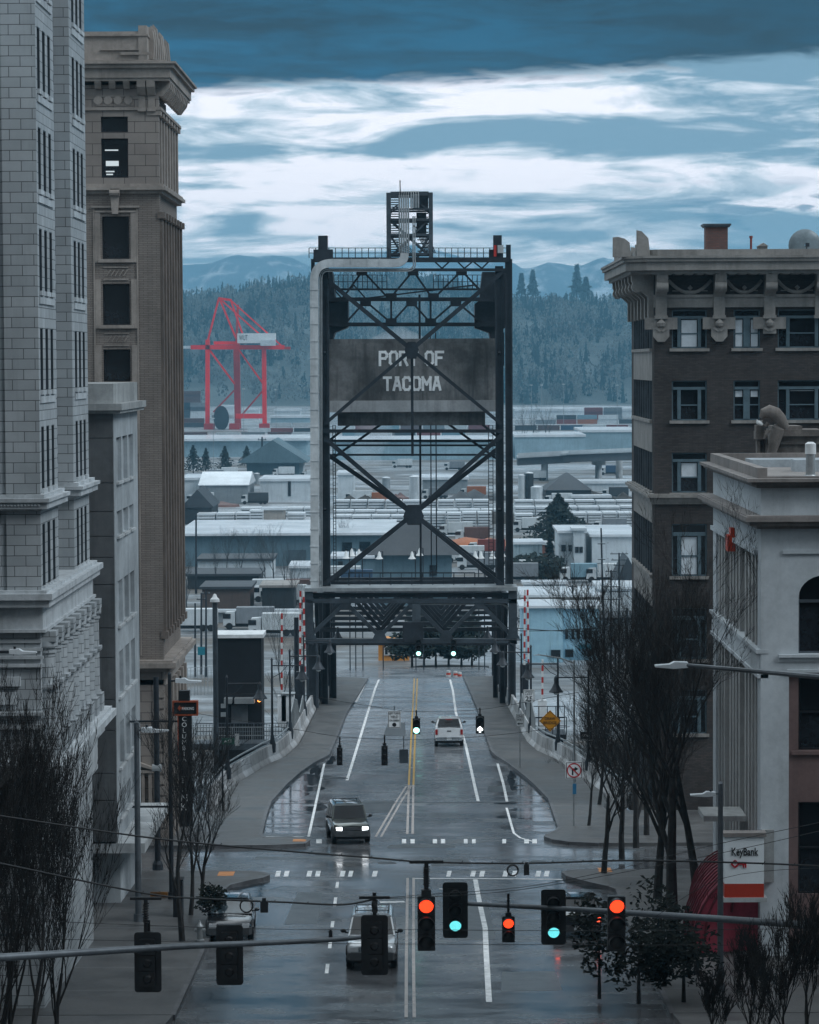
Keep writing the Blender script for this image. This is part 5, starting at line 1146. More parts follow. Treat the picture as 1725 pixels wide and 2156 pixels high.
# ================================================================== TIDEFLATS BACKGROUND
def scol(name, c, rough=.6, streak=.35): return M(name, c, rough, .16, .12, streak=streak, bump=0)
WHT = scol('white_wall', (.55, .60, .63)); CYN = scol('pale_blue_wall', (.28, .40, .46)); ROOFW = scol('wet_white_roof', (.66, .70, .73), .22, .15); GRY = scol('grey_wall', (.25, .28, .30)); BRN = scol('brown_wall', (.11, .08, .07)); DRK = scol('dark_wall', (.03, .035, .04)); BLUW = scol('slate_blue_wall', (.12, .19, .23)); TAN = scol('tan_wall', (.26, .245, .23)); SLR = scol('slate_roof', (.045, .052, .06)); ORW = scol('orange_wall', (.62, .26, .05)); LB = scol('light_blue_wall', (.34, .55, .66))
Z0 = 2.0
def fl(px, py): p = FL(px, py); return p
def bldg(name, label, cat, x0, x1, yt, yb, dep, wall, roof=None, gable=None, wins=(), doors=(), rt=None, over=.4, split=None):
    """block standing on the flats: picture span x0..x1, wall top yt, foot yb, depth in metres"""
    c = fl((x0+x1)/2, yb); d = c.y; xa = P(x0, yb, d).x; xb = P(x1, yb, d).x; zt_ = P((x0+x1)/2, yt, d).z
    t = thing(name, label, cat, ((xa+xb)/2, d, Z0)); MB().box(xa, xb, d, d+dep, Z0-.5, zt_).build('wall', wall, t)
    rm = roof or ROOFW
    if gable == 'x':      # ridge across the view
        MB().prism([(d-over, zt_-.1), (d+dep/2, zt_+rt), (d+dep+over, zt_-.1), (d+dep+over, zt_-.3), (d-over, zt_-.3)], xa-over, xb+over, 'x').build('roof', rm, t)
    elif gable == 'y':
        MB().prism([(xa-over, zt_-.1), ((xa+xb)/2, zt_+rt), (xb+over, zt_-.1), (xb+over, zt_-.3), (xa-over, zt_-.3)], d-over, d+dep+over, 'y').build('roof', rm, t)
    elif gable == 'hip':
        m = MB(); r = zt_+rt; q = min(dep, xb-xa)/2
        m.add([(xa-over, d-over, zt_), (xb+over, d-over, zt_), (xb+over, d+dep+over, zt_), (xa-over, d+dep+over, zt_), ((xa+xb)/2-.3, d+dep/2, r), ((xa+xb)/2+.3, d+dep/2, r)], [(0, 1, 5, 4), (1, 2, 5), (2, 3, 4, 5), (3, 0, 4), (3, 2, 1, 0)]); m.build('roof', rm, t)
    else: MB().box(xa-over, xb+over, d-over, d+dep+over, zt_, zt_+.5*d/600).build('roof', rm, t)
    k = d/F
    for w in wins:
        a = P(w[0], w[2], d-.1); b = P(w[1], w[3], d-.1); f = MB(); f.box(a.x-k*.8, b.x+k*.8, d-.12, d, b.z-k*.8, a.z+k*.8); f = f.build('window', FRB if wall is not WHT else STEEL2, t)
        MB().box(a.x, b.x, d-.18, d-.12, b.z, a.z).build('pane', GLASS, f)
    for w in doors:
        a = P(w[0], w[2], d-.1); b = P(w[1], w[3], d-.1); MB().box(a.x, b.x, d-.15, d, b.z, a.z).build('door', M('shutter_door', (.07, .10, .12), .5, .2, .5), t)
    return t
# right side
bldg('corner_building', 'light blue two storey corner building with narrow upper windows right of the portal', 'building', 1186, 1262, 1281, 1390, 9, LB, ROOFW, wins=[(x, x+5, 1325+i*-.3, 1345) for i, x in enumerate((1191, 1204, 1216, 1230, 1240))]+[(1191, 1207, 1368, 1383), (1240, 1256, 1364, 1380)], doors=[])
bldg('warehouse', 'light blue blank walled annex with pipe beside the bridge gate', 'warehouse', 1100, 1185.6, 1280, 1395, 9, LB, ROOFW, wins=[(1161, 1180, 1369, 1383)])
tw = thing('downpipe_awning', 'small teal awning over a doorway on the light blue corner building', 'awning', (P(1232, 1360, fl(1232, 1391).y).x, fl(1232, 1391).y-.5, 8)); q0 = P(1219, 1358, fl(1224, 1390).y); q1 = P(1246, 1364, fl(1224, 1390).y); MB().prism([(q0.y-1.2, q1.z), (q0.y, q0.z), (q0.y, q1.z)], q0.x, q1.x, 'x').build('cover', M('teal_canvas', (.04, .22, .30), .7, .2, 2), tw)
bldg('long_shed', 'long tan shed with white roof behind the light blue buildings', 'shed', 1100, 1264, 1257, 1296, 16, TAN, ROOFW)
bldg('trailer', 'row of white box trailers behind the long tan shed', 'trailer', 1104, 1191, 1230, 1262, 4, WHT, ROOFW, wins=[(1133, 1134, 1232, 1246), (1159, 1160, 1232, 1246)])
bldg('mural_building', 'pale building with speckled mural wall below the big conifer', 'building', 1083, 1142, 1146, 1196, 10, scol('mural_wall', (.36, .46, .50), streak=.8), ROOFW)
bldg('brick_shed', 'small reddish brown shed beside the speckled mural wall', 'shed', 1143, 1163, 1147, 1172, 6, scol('red_brown', (.24, .10, .07)), ROOFW)
bldg('office_building', 'white two storey office block with raised central entrance near the conifer', 'building', 1178, 1232, 1122, 1211, 18, WHT, ROOFW, wins=[(1183, 1191, 1148, 1160), (1198, 1204, 1148, 1160), (1234-14, 1226, 1153, 1163), (1183, 1190, 1188, 1199)])
bldg('entrance_tower', 'taller white central bay of the office block with paired windows', 'building', 1209, 1231, 1117, 1214, 6, WHT, WHT, wins=[(1212, 1218, 1152, 1163), (1221, 1227, 1152, 1163)], doors=[(1213, 1226, 1186, 1205)])
bldg('warehouse', 'long white warehouse stretching behind the utility poles', 'warehouse', 1247, 1345, 1130, 1213, 30, WHT, ROOFW)
bldg('long_shed', 'low white walled yard shed between the poles and the brick building', 'shed', 1262, 1345, 1240, 1290, 12, WHT, ROOFW)
bldg('house', 'dark gabled house in front of the brick building, among the poles', 'house', 1300, 1345, 1225, 1262, 12, TAN, SLR, gable='y', rt=4)
bldg('storage_building', 'dark grey storage building between poles with white lower wall', 'building', 1262, 1345, 1305, 1372, 10, GRY, SLR)
bldg('house', 'dark hip roofed house in front of the viaduct', 'house', 1150, 1245, 1032, 1052, 22, DRK, SLR, gable='hip', rt=4.5)
bldg('long_shed', 'long white wall below the viaduct at the right', 'shed', 1225, 1345, 1018, 1034, 16, WHT, ROOFW)
bldg('flatbed_load', 'white covered rail cars between the conifer and log loader', 'rail car', 1205, 1285, 1048, 1064, 6, GRY, ROOFW)
bldg('warehouse', 'pale blue warehouse behind the viaduct on the far right', 'warehouse', 1225, 1345, 910, 946, 60, CYN, ROOFW)
bldg('warehouse', 'long pale blue warehouse with stepped roofs behind the bare trees', 'warehouse', 1085, 1232, 920, 966, 50, CYN, ROOFW)
bldg('terminal_shed', 'very long white terminal roof below the hill on the right', 'warehouse', 1085, 1500, 865, 880, 90, WHT, ROOFW)
# left side
bldg('warehouse', 'long blue warehouse with broad white roof and shutter door left of the tower', 'warehouse', 380, 820, 1127, 1192, 45, BLUW, ROOFW, doors=[(607, 645, 1158, 1188)], wins=[(721, 741, 1142, 1162), (757, 780, 1141, 1162)], over=1)
bldg('warehouse', 'pale upper block of the blue warehouse seen through the tower', 'warehouse', 795, 850, 1117, 1180, 20, BLUW, ROOFW)
bldg('box_building', 'white blocky building below the shutter door of the blue warehouse', 'building', 612, 668, 1196, 1240, 12, WHT, ROOFW, doors=[(632, 655, 1217, 1232)])
bldg('box_truck_shed', 'long white roofed shed behind leafless trees at left', 'shed', 417, 572, 1181, 1214, 14, WHT, SLR)
bldg('long_shed', 'long dark roofed lumber shed above the brown building', 'shed', 395, 545, 1213, 1240, 14, DRK, SLR)
bldg('brick_hall', 'long dark brown hall behind the black elevator tower', 'building', 426, 526, 1240, 1286, 12, BRN, SLR)
bldg('garage', 'dark open fronted garage behind the parked equipment', 'building', 552, 620, 1237, 1284, 10, DRK, TAN)
bldg('retaining_wall', 'long pale concrete wall crossing behind the elevator tower', 'wall', 380, 640, 1289, 1310, 1.5, GRY, ROOFW)
bldg('warehouse', 'light grey warehouse with low white roof, leftmost by the brown tower', 'warehouse', 380, 420, 1011, 1056, 30, WHT, ROOFW)
bldg('warehouse', 'wide light grey warehouse with sloping white roof beside the tanks', 'warehouse', 421, 522, 1020, 1060, 30, GRY, ROOFW, gable='x', rt=3)
bldg('warehouse', 'square white warehouse touching the grey duct of the tower', 'warehouse', 548, 662, 1013, 1056, 28, WHT, ROOFW, wins=[(607, 612, 1014, 1044)])
bldg('barn', 'slate blue barn with wide gabled roof behind the tanks', 'barn', 520, 630, 972, 1000, 34, BLUW, scol('blue_roof', (.10, .16, .19)), gable='y', rt=7.5, over=3)
bldg('barn', 'dark gabled open shed beside the lumber stacks, leftmost', 'shed', 386, 446, 1066, 1104, 22, DRK, SLR, gable='y', rt=4)
bldg('warehouse', 'very long pale blue warehouse in front of the red crane', 'warehouse', 372, 645, 928, 962, 60, CYN, ROOFW, over=2)
bldg('beige_container', 'beige covered load between the white lumber stacks', 'load', 553, 600, 1074, 1108, 5, scol('beige', (.36, .33, .30)), ROOFW)
bldg('house', 'blue grey hip roofed house framed under the tower cross brace', 'house', 790, 952, 1168, 1275, 17, BLUW, SLR, gable='hip', rt=5.2, wins=[(905, 920, 1190, 1212)], over=1.2)
bldg('warehouse', 'pale block building left of the hip roofed house', 'warehouse', 700, 790, 1176, 1225, 12, BLUW, ROOFW, wins=[(712, 722, 1182, 1196)])
bldg('warehouse', 'pale blue processing plant behind the steam plume', 'warehouse', 700, 1060, 930, 968, 60, CYN, ROOFW)
bldg('warehouse', 'white flat warehouse right of the tank inside the tower', 'warehouse', 890, 985, 1010, 1040, 26, GRY, ROOFW)
bldg('warehouse', 'white narrow plant building at the left inside the tower', 'warehouse', 712, 745, 1000, 1052, 20, WHT, ROOFW)
ob = bldg('cafe', 'small orange cafe with white framed windows and a white name board beyond the bridge', 'cafe', 797, 862, 1357, 1391, 8, ORW, ORW, over=.1)
dY = fl(829, 1391).y; BG = M('sign_white', (.72, .74, .75), .5, .05, 2, bump=0); BKT = M('sign_black_text', (.015, .015, .018), .5, .1, 2, bump=0)
a = P(809, 1364, dY-.3); b = P(857, 1380, dY-.3)
for i, (u0, u1) in enumerate(((0, .22), (.22, .48), (.48, .74), (.74, 1))):
    f = MB().box(a.x+(b.x-a.x)*u0, a.x+(b.x-a.x)*u1-.06, dY-.16, dY, b.z, a.z).build('window', WHITE, ob); MB().box(a.x+(b.x-a.x)*u0+.12, a.x+(b.x-a.x)*u1-.18, dY-.2, dY-.16, b.z+.12, a.z-.12).build('pane', GLASS, f)
a = P(810, 1357, dY-.3); b = P(838, 1362, dY-.3); MB().box(a.x, b.x, dY-.3, dY-.1, b.z, a.z).build('name_board', BG, ob); text(ob, 'BAR & GRILL', ((a.x+b.x)/2, dY-.31, (a.z+b.z)/2), .22, BKT, w=(b.x-a.x)*.85)
# lumber stacks
LUM = scol('wrapped_lumber', (.60, .64, .67), .4, .2); LUMS = scol('lumber_dark_gap', (.06, .065, .07))
def stack(w, h, n, dep):
    m = MB()
    lh = h/n
    for i in range(n): m.box(-w/2, w/2, 0, dep, i*lh+lh*.32, (i+1)*lh)
    b = MB().box(-w/2+.3, w/2-.3, .3, dep-.3, 0, h-.1)
    me = m.mesh('layers'); me.materials.append(LUM); me2 = b.mesh('gaps'); me2.materials.append(LUMS); return me, me2
SK = [stack(w, h, n, 7) for w, h, n in ((4.2, 2.9, 4), (3.2, 3.9, 6), (5.0, 2.2, 3))]
rd = random.Random(11); nst = 0
ORD = ['leftmost', 'second from the left', 'third from the left', 'fourth from the left', 'fifth from the left', 'sixth from the left', 'seventh from the left', 'eighth from the left', 'ninth from the left', 'tenth from the left', 'eleventh from the left', 'twelfth from the left']+['one of the rightmost']*60
def put_stack(x, y, k, where):
    t = thing('lumber_stack', 'white lumber stack '+where, 'lumber stack', (x, y, Z0), group='lumber stacks in the yard')
    for nm, me in zip(('layers', 'gaps'), SK[k]): o = bpy.data.objects.new(nm, me); C.objects.link(o); o.parent = t
for (x0, x1, yb, kk, where) in ((414, 520, 1107, 0, 'beside the dark gabled shed'), (524, 552, 1110, 1, 'left of the beige covered load'), (603, 662, 1107, 0, 'right of the beige covered load'), (505, 662, 1088, 2, 'second row left of the tower'),
                        (700, 866, 1112, 0, 'seen through the left half of the tower'), (876, 1042, 1116, 1, 'seen through the right half of the tower'), (700, 866, 1094, 2, 'second row through the left half of the tower'), (876, 1042, 1092, 2, 'second row through the right half of the tower'),
                        (1083, 1140, 1108, 0, 'left of the big conifer'), (1205, 1335, 1116, 1, 'right of the big conifer'), (1083, 1335, 1086, 2, 'second row right of the tower'), (700, 1042, 1078, 0, 'back row seen through the tower'), (1083, 1335, 1072, 2, 'back row right of the tower')):
    d = FL(x0, yb).y; xa = P(x0, yb, d).x; xb = P(x1, yb, d).x; w = (4.5, 3.5, 5.3)[kk]; x = xa+w/2; i = 0
    while x < xb: put_stack(x, d+rd.uniform(-1.5, 1.5), kk, where+', '+ORD[i]); x += w; i += 1
# containers and trailers on the port
CC = {'rust red': (.22, .05, .04), 'white': (.58, .62, .64), 'dark blue': (.04, .08, .14), 'brown': (.13, .07, .06), 'grey': (.22, .24, .26), 'pale blue': (.20, .33, .40), 'dark grey': (.05, .055, .06), 'orange': (.35, .12, .05)}
CM = {k: scol(k.replace(' ', '_')+'_container', v) for k, v in CC.items()}
def container(k, x, y, z, where, w=12.2, h=2.7, label=None):
    key = (k, w, h)
    if key not in WC:
        m = MB().box(-w/2, w/2, 0, 2.5, 0, h); me = m.mesh('body'); me.materials.append(CM[k])
        m = MB(); n = 26
        for i in range(n): m.box(-w/2+.3+i*(w-.6)/n, -w/2+.3+i*(w-.6)/n+.2, -.06, 0, .2, h-.2)
        m.box(-w/2, w/2, -.08, 2.55, h-.12, h+.02); me2 = m.mesh('ribs'); me2.materials.append(CM[k]); WC[key] = (me, me2)
    t = thing('shipping_container', label or f'{k} container {where}', 'container', (x, y, z), group='shipping containers in the port')
    for nm, me in zip(('body', 'ribs'), WC[key]): o = bpy.data.objects.new(nm, me); C.objects.link(o); o.parent = t
names = list(CC)
for (x0, x1, yb, levels, where, pal) in ((386, 400, 900, 3, 'stacked leftmost by the tower', ['dark grey', 'brown']), (400, 432, 893, 5, 'stacked left of the crane', ['white', 'grey']), (386, 432, 880, 7, 'in the high dark stack', ['dark grey', 'brown']),
       (386, 440, 921, 1, 'in front of the crane', ['brown', 'white', 'grey']), (455, 560, 921, 1, 'on the quay right of the crane', ['white', 'grey', 'rust red', 'pale blue']), (520, 645, 912, 1, 'in the middle row right of the crane', ['white', 'rust red', 'dark grey', 'white']), (562, 650, 921, 1, 'in the front row right of the crane', ['brown', 'white', 'dark blue', 'grey']), (570, 650, 900, 1, 'in the far row right of the crane', ['white', 'white', 'pale blue']),
       (700, 1045, 906, 1, 'seen through the tower', ['white', 'rust red', 'pale blue', 'brown', 'grey']), (720, 1045, 920, 1, 'in the front row through the tower', ['pale blue', 'white', 'dark grey', 'rust red']),
       (1084, 1335, 906, 1, 'on rails right of the tower', ['dark grey', 'brown', 'dark blue', 'white', 'rust red']), (1084, 1335, 893, 2, 'stacked right of the tower', ['white', 'grey', 'rust red', 'orange', 'white', 'dark grey', 'pale blue']), (1230, 1320, 884, 3, 'piled under the hill', ['rust red', 'grey', 'orange'])):
    d = FL(x0, yb).y; xa = P(x0, yb, d).x; xb = P(x1, yb, d).x; x = xa+6.4; i = 0
    while x < xb+3:
        for l in range(levels if levels > 3 else rd.randint(max(1, levels-1), levels)): container(pal[(i+l*3) % len(pal)] if levels < 4 else pal[l*len(pal)//levels % len(pal)], x, d+rd.uniform(-2, 2), Z0+l*2.75, where+', '+ORD[i]+(', '+['bottom layer', 'second layer', 'third layer', 'fourth layer', 'fifth layer', 'sixth layer', 'top layer'][l] if levels > 1 else ''))
        x += 12.9; i += 1
# tanks and silos
def tank(label, x0, x1, yt, yb, mat, dome=.12):
    c = fl((x0+x1)/2, yb); d = c.y; r = (P(x1, yb, d).x-P(x0, yb, d).x)/2; x = P((x0+x1)/2, yb, d).x; h = P(x0, yt, d).z-Z0
    t = thing('storage_tank', label, 'tank', (x, d, Z0)); MB().lathe([(r, 0), (r, h), (r*.98, h+.01)], (x, d, Z0), 20).build('shell', mat, t, smooth=True); MB().lathe([(r*1.03, h-.1), (r*1.03, h+.1), (r*.5, h+r*dome*2), (.05, h+r*dome*2.4)], (x, d, Z0), 20).build('roof', ROOFW, t, smooth=True)
for a in (('slim white silo right of the tower', 1091, 1107, 1001, 1050, WHT), ('dark tall tank beside the slim white silo', 1107, 1124, 996, 1050, DRK), ('squat white tank right of the dark tank', 1118, 1143, 1026, 1052, WHT), ('white round tank under the tower brace', 862, 888, 1004, 1050, WHT), ('small cylindrical tank right of the barn', 620, 642, 966, 992, WHT), ('low round tank in front of the barn', 597, 617, 982, 998, GRY),
          ('pale tank left of the square warehouse', 507, 520, 996, 1018, GRY), ('pale tank second from the square warehouse', 521, 534, 996, 1019, GRY), ('pale tank nearest the square warehouse', 535, 547, 997, 1020, GRY), ('low tank inside the tower by the plant', 805, 822, 1006, 1028, GRY)): tank(*a)
# viaduct
CM0 = M('shaded_girder_concrete', (.12, .13, .14), .8, .15, .05, bump=0)  # darker than the deck: the girder's shadow side is put into its colour
vd = FL(1200, 1012).y; vt = thing('viaduct', 'pale concrete highway viaduct on round piers crossing the right background', 'viaduct', (P(1210, 1000, vd).x, vd, Z0)); m = MB()
pa = P(1090, 972, vd); pb = P(1200, 966, vd); pc = P(1420, 958, vd-40)
mg = MB()
for a, b in ((pa, pb), (pb, pc)): m.bar(a+V3((0, 5, 1.4)), b+V3((0, 5, 1.4)), 12, .5); m.bar(a+V3((0, -.9, 2.1)), b+V3((0, -.9, 2.1)), .3, 1.3); mg.bar(a+V3((0, 5, -.1)), b+V3((0, 5, -.1)), 9, 2.4)
builds(mg, 'girder', CM0, vt)
builds(m, 'deck', M('viaduct_concrete', (.48, .52, .54), .7, .12, .05, bump=0), vt)
for px in (1150, 1265, 1309, 1356): c = P(px, 962, vd-8); MB().tube((c.x, vd+3, Z0), (c.x, vd+3, c.z-.6), 1.1, n=12).build('pier', CONCL, vt)
c = P(1265, 966, vd-8); MB().box(c.x-2, c.x+2, vd-2, vd+8, c.z-2.2, c.z-.3).build('pier_cap', CONCL, vt)
# container crane -----------------------------------------------------------------
YC = 1690.0; K_ = lambda px, py, dy=0: P(px, py, YC)+V3((0, dy, 0)); CR = M('crane_red', (.80, .015, .015), .5, .15, .05, bump=0); CRD = M('crane_red_dull', (.42, .03, .03), .6, .15, .05, bump=0)
cr = thing('container_crane', 'tall red container crane with a white machinery house above the quay', 'crane', (K_(500, 900).x, YC, Z0))
def cb(name, x0, y0, x1, y1, w, dy=0, mat=CR, dy2=None): a = K_(x0, y0, dy); b = K_(x1, y1, dy if dy2 is None else dy2); k = YC/F*w; MB().bar(a, b, k, k).build(name, mat, cr)
cb('leg', 437.5, 715, 437, 900, 9); cb('leg', 556, 725, 557.5, 900, 9); cb('leg', 494, 722, 497, 903, 13, 18, CRD); cb('leg', 497, 640, 494, 722, 5, 18, CRD)
cb('boom', 372, 731, 402, 731, 6, 0, WHT); cb('boom', 402, 731, 599, 731, 9); cb('boom', 450, 722, 500, 722, 7, 2); cb('boom', 580, 731, 612, 733, 6, 0, CRD)
for a in ((461, 628, 437, 720, 4), (462, 628, 497, 712, 4), (462, 628, 573, 727, 3), (486, 632, 512, 706, 3.5), (486, 632, 592, 727, 3), (440, 735, 494, 808, 4), (502, 735, 553, 806, 3.5), (460, 628, 488, 632, 5)): cb('stay', *a)
for a in ((492, 822, 448, 868, 3.5), (553, 822, 508, 874, 3.5)): cb('stay', *a, 6, CRD)
cb('sill_beam', 497, 876, 557, 876, 10); cb('sill_beam', 446, 877, 492, 877, 7, 0, CONCL)
a = K_(501, 702, -4); b = K_(580, 722, -4); MB().box(a.x, b.x, YC-6, YC+8, b.z, a.z).build('machinery_house', M('machinery_white', (.66, .69, .70), .5, .1, .05, bump=0), cr)
text(cr, 'WUT', (K_(514, 711).x, YC-6.05, K_(514, 711).z), 3.0, BKT, w=5.0)
a = K_(550, 716, -4); b = K_(582, 728, -4); MB().box(a.x, b.x, YC-8, YC-6, b.z, a.z).build('operator_cab', WHT, cr)
for px in (441, 494, 557): c = K_(px, 895); MB().box(c.x-3, c.x+3, YC-3, YC+3, Z0, c.z+1).build('bogie', CRD, cr)
m = MB().lathe([(4.5, -.8), (4.5, .8)], (0, 0, 0), 20); c = K_(467, 880, -3); m.v = [(c.x+x, c.y+z, c.z+y*1.6) for x, y, z in m.v]; m.build('cable_reel', DRK, cr)
sb = bldg('ship_superstructure', 'white ship superstructure and port buildings behind the crane legs', 'ship', 462, 492, 858, 884, 14, WHT, WHT); bldg('port_building', 'white port building between the crane leg and the hill', 'building', 512, 545, 864, 884, 20, WHT, ROOFW); bldg('port_building', 'white port building right of the crane under the hill', 'building', 578, 632, 866, 884, 20, WHT, ROOFW)
bldg('terminal_shed', 'long low pale terminal shed right of the crane', 'warehouse', 570, 668, 880, 894, 30, CYN, ROOFW)
# port light masts
for i, (px, yt, yb, lb) in enumerate(((407+145, 0, 0, ''),)): pass
def lightmast(px, yt, yb, label, d=None):
    d = d or FL(px, yb).y; a = P(px, yt, d); t = thing('light_mast', label, 'light mast', (a.x, d, Z0)); k = d/F
    MB().tube((a.x, d, Z0), (a.x, d, a.z), .55*k, .4*k, 6).build('mast', GRY, t); MB().box(a.x-3*k, a.x+3*k, d-.5, d+.5, a.z-1.5*k, a.z).build('lamp_head', WHT, t)
for px, yt, yb, lb in ((1119, 810, 900, 'leftmost on the right side of the bridge'), (1141, 810, 905, 'middle of the three right of the tower'), (1187, 808, 900, 'third right of the tower'), (1300, 810, 905, 'beside the brick building'), (581, 820, 905, 'right of the red crane'), (513, 818, 930, 'between the crane legs'), (449, 880, 1000, 'above the small conifers'), (558, 938, 1000, 'left of the barn gable')):
    lightmast(px, yt, yb, 'tall grey yard light mast, '+lb)

# parked trucks, vans and material piles among the yards
def yard_truck(label, px, yb, col, face=1):
    p = FL(px, yb); t = thing('parked_truck', label, 'truck', p, group='trucks parked in the yards'); x, y = p.x, p.y; m_ = CM[col]
    MB().box(x-2.2, x+3.2, y, y+2.3, 2.9, 5.2).build('cargo_box', m_, t); MB().prism([(x-4.1, 2.6), (x-4.1, 3.6), (x-3.7, 4.5), (x-2.35, 4.6), (x-2.35, 2.6)], y+.1, y+2.2).build('cab', CM['white'], t)
    MB().box(x-4.12, x-3.0, y+.05, y+.1, 3.6, 4.3).build('window', GLASS, t); MB().box(x-3.9, x+3.1, y+.3, y+2, 2.4, 2.9).build('chassis', BLACK, t)
    for q in (-3.2, 1.2, 2.3): MB().tube((x+q, y-.02, 2.5), (x+q, y+.3, 2.5), .5, n=12).build('wheel', RUBBER, t)
spots = [(560, 1262, 'white'), (586, 1268, 'dark grey'), (604, 1275, 'white'), (630, 1262, 'brown'), (1120, 1218, 'white'), (1095, 1225, 'grey'), (1230, 1226, 'pale blue'), (1285, 1226, 'white'), (470, 1162, 'grey'), (640, 1166, 'white'),
         (720, 1232, 'white'), (745, 1240, 'dark blue'), (985, 1185, 'white'), (1010, 1200, 'grey'), (1030, 1170, 'rust red'), (965, 1130, 'white'), (1000, 1142, 'brown'), (1120, 1120, 'white'), (1290, 1122, 'grey'), (425, 1062, 'white'), (540, 1062, 'dark grey'), (760, 1058, 'white'), (800, 1062, 'orange'), (920, 1050, 'grey'), (1000, 1048, 'orange'), (1180, 1064, 'white'), (1300, 1050, 'dark grey'), (600, 1003, 'white'), (480, 1004, 'white'), (450, 1010, 'grey'), (660, 1010, 'white'), (850, 985, 'white'), (960, 990, 'grey'), (1130, 1012, 'white'), (1290, 1000, 'dark blue'), (410, 1330, 'white'), (530, 1326, 'grey'), (585, 1340, 'white'), (1130, 1310, 'white')]
for i, (px, yb, col) in enumerate(spots): yard_truck(f'{col} truck in the yards, '+('left of the tower' if px < 660 else 'seen through the tower' if px < 1060 else 'right of the tower')+', '+['nearest', 'near', 'middle', 'far'][min(3, int((1350-yb)/90))]+' row, '+ORD[i % 12], px, yb, col)
rd = random.Random(77)
for i, (px, yb, w, h) in enumerate(((770, 1062, 14, 3), (820, 1052, 9, 2.2), (1010, 1052, 16, 3.2), (1240, 1048, 16, 2.5), (1290, 1056, 12, 3), (455, 1066, 16, 2), (1030, 1100, 22, 3.2), (985, 1150, 26, 2.6), (1060, 1160, 16, 2), (1300, 1130, 26, 4))):
    p = FL(px, yb); m = MB(); t = thing('material_pile', 'dark heap of logs and dirt in the yard, '+ORD[i], 'pile', p, group='heaps in the yards')
    for k in range(7): m.lathe([(w*.5*rd.uniform(.4, .7), 0), (w*.3*rd.uniform(.5, .9), h*.5*rd.uniform(.6, 1)), (.2, h*rd.uniform(.5, 1))], (p.x+rd.uniform(-.4, .4)*w, p.y+rd.uniform(-3, 3), 1.8), 9)
    builds(m, 'heap', [ISL, CM['brown'], CM['dark grey'], CM['orange']][i % 4 if i % 3 else 0], t, smooth=True)
# ================================================================== POLES, LAMPS, SIGNS
SGW = M('sign_panel_white', (.80, .82, .83), .45, .06, 2, bump=0); SGO = M('sign_panel_orange', (.80, .34, .02), .45, .06, 2, bump=0); SGG = M('sign_panel_green', (.02, .12, .09), .45, .06, 2, bump=0); SGR = M('sign_red', (.45, .02, .03), .45, .06, 2, bump=0); SGK = M('sign_panel_black', (.012, .012, .014), .45, .06, 2, bump=0); SGBL = M('sign_blue', (.03, .16, .30), .5, .1, 2, bump=0)
for k, (s, d, px) in enumerate([(-1, 162, 491), (-1, 178, 575.5), (-1, 187.5, 617), (-1, 206, 0), (-1, 224, 0), (1, 166, 1233), (1, 178.5, 1159), (1, 191, 1116), (1, 206, 0), (1, 224, 0)]):
    bx = lerp_tab([(152, 11.4), (163, 11.2), (169, 10.7), (176, 9.85), (180, 9.2), (190, 8.75), (260, 8.65)], d) if s < 0 else lerp_tab([(152, 10.4), (160, 9.9), (172, 8.9), (178, 8.3), (183, 7.4), (190, 7.0), (260, 6.4)], d)
    x = s*bx; zb = zs(d)+1.0; ht = 5.3; nm = ['nearest', 'second', 'third', 'fourth', 'fifth'][k % 5]
    t = thing('pendant_street_lamp', f'black lamp post with hanging bell shade on the {"left" if s < 0 else "right"} bridge barrier, {nm} from the intersection', 'street lamp', (x, d, zb), group='bell lamps on the bridge barriers')
    MB().tube((x, d, zb-.4), (x, d, zb+ht), .085, .055, 10).lathe([(.2, -.4), (.22, .1), (.14, .35), (.12, .6), (.09, .7)], (x, d, zb), 12).lathe([(.05, 0), (.09, .06), (.02, .2)], (x, d, zb+ht), 8).build('post', STEEL, t, smooth=True)
    xl = x-s*1.87; za = zb+ht-.3
    MB().tube((x, d, za), (xl-s*.1, d, za), .04, n=8).build('arm', STEEL, t); MB().path([(x, d, za-.75), (x-s*.5, d, za-.5), (x-s*.95, d, za-.03)], .022, 6).build('scroll', STEEL, t)
    MB().lathe([(.03, .1), (.09, .02), (.13, -.08), (.12, -.32), (.17, -.42), (.26, -.62), (.42, -.82), (.42, -.85), (.05, -.82)], (xl, d, za), 16).build('shade', STEEL, t, smooth=True)
    MB().lathe([(.16, -.84), (.17, -.9), (.1, -.98), (.01, -1.01)], (xl, d, za), 12).build('globe', M('frosted_globe', (.62, .68, .70), .3, .1, 3), t, smooth=True)
    LAMPS = globals().setdefault('LAMPS', []); LAMPS.append((x, d, zb, t))
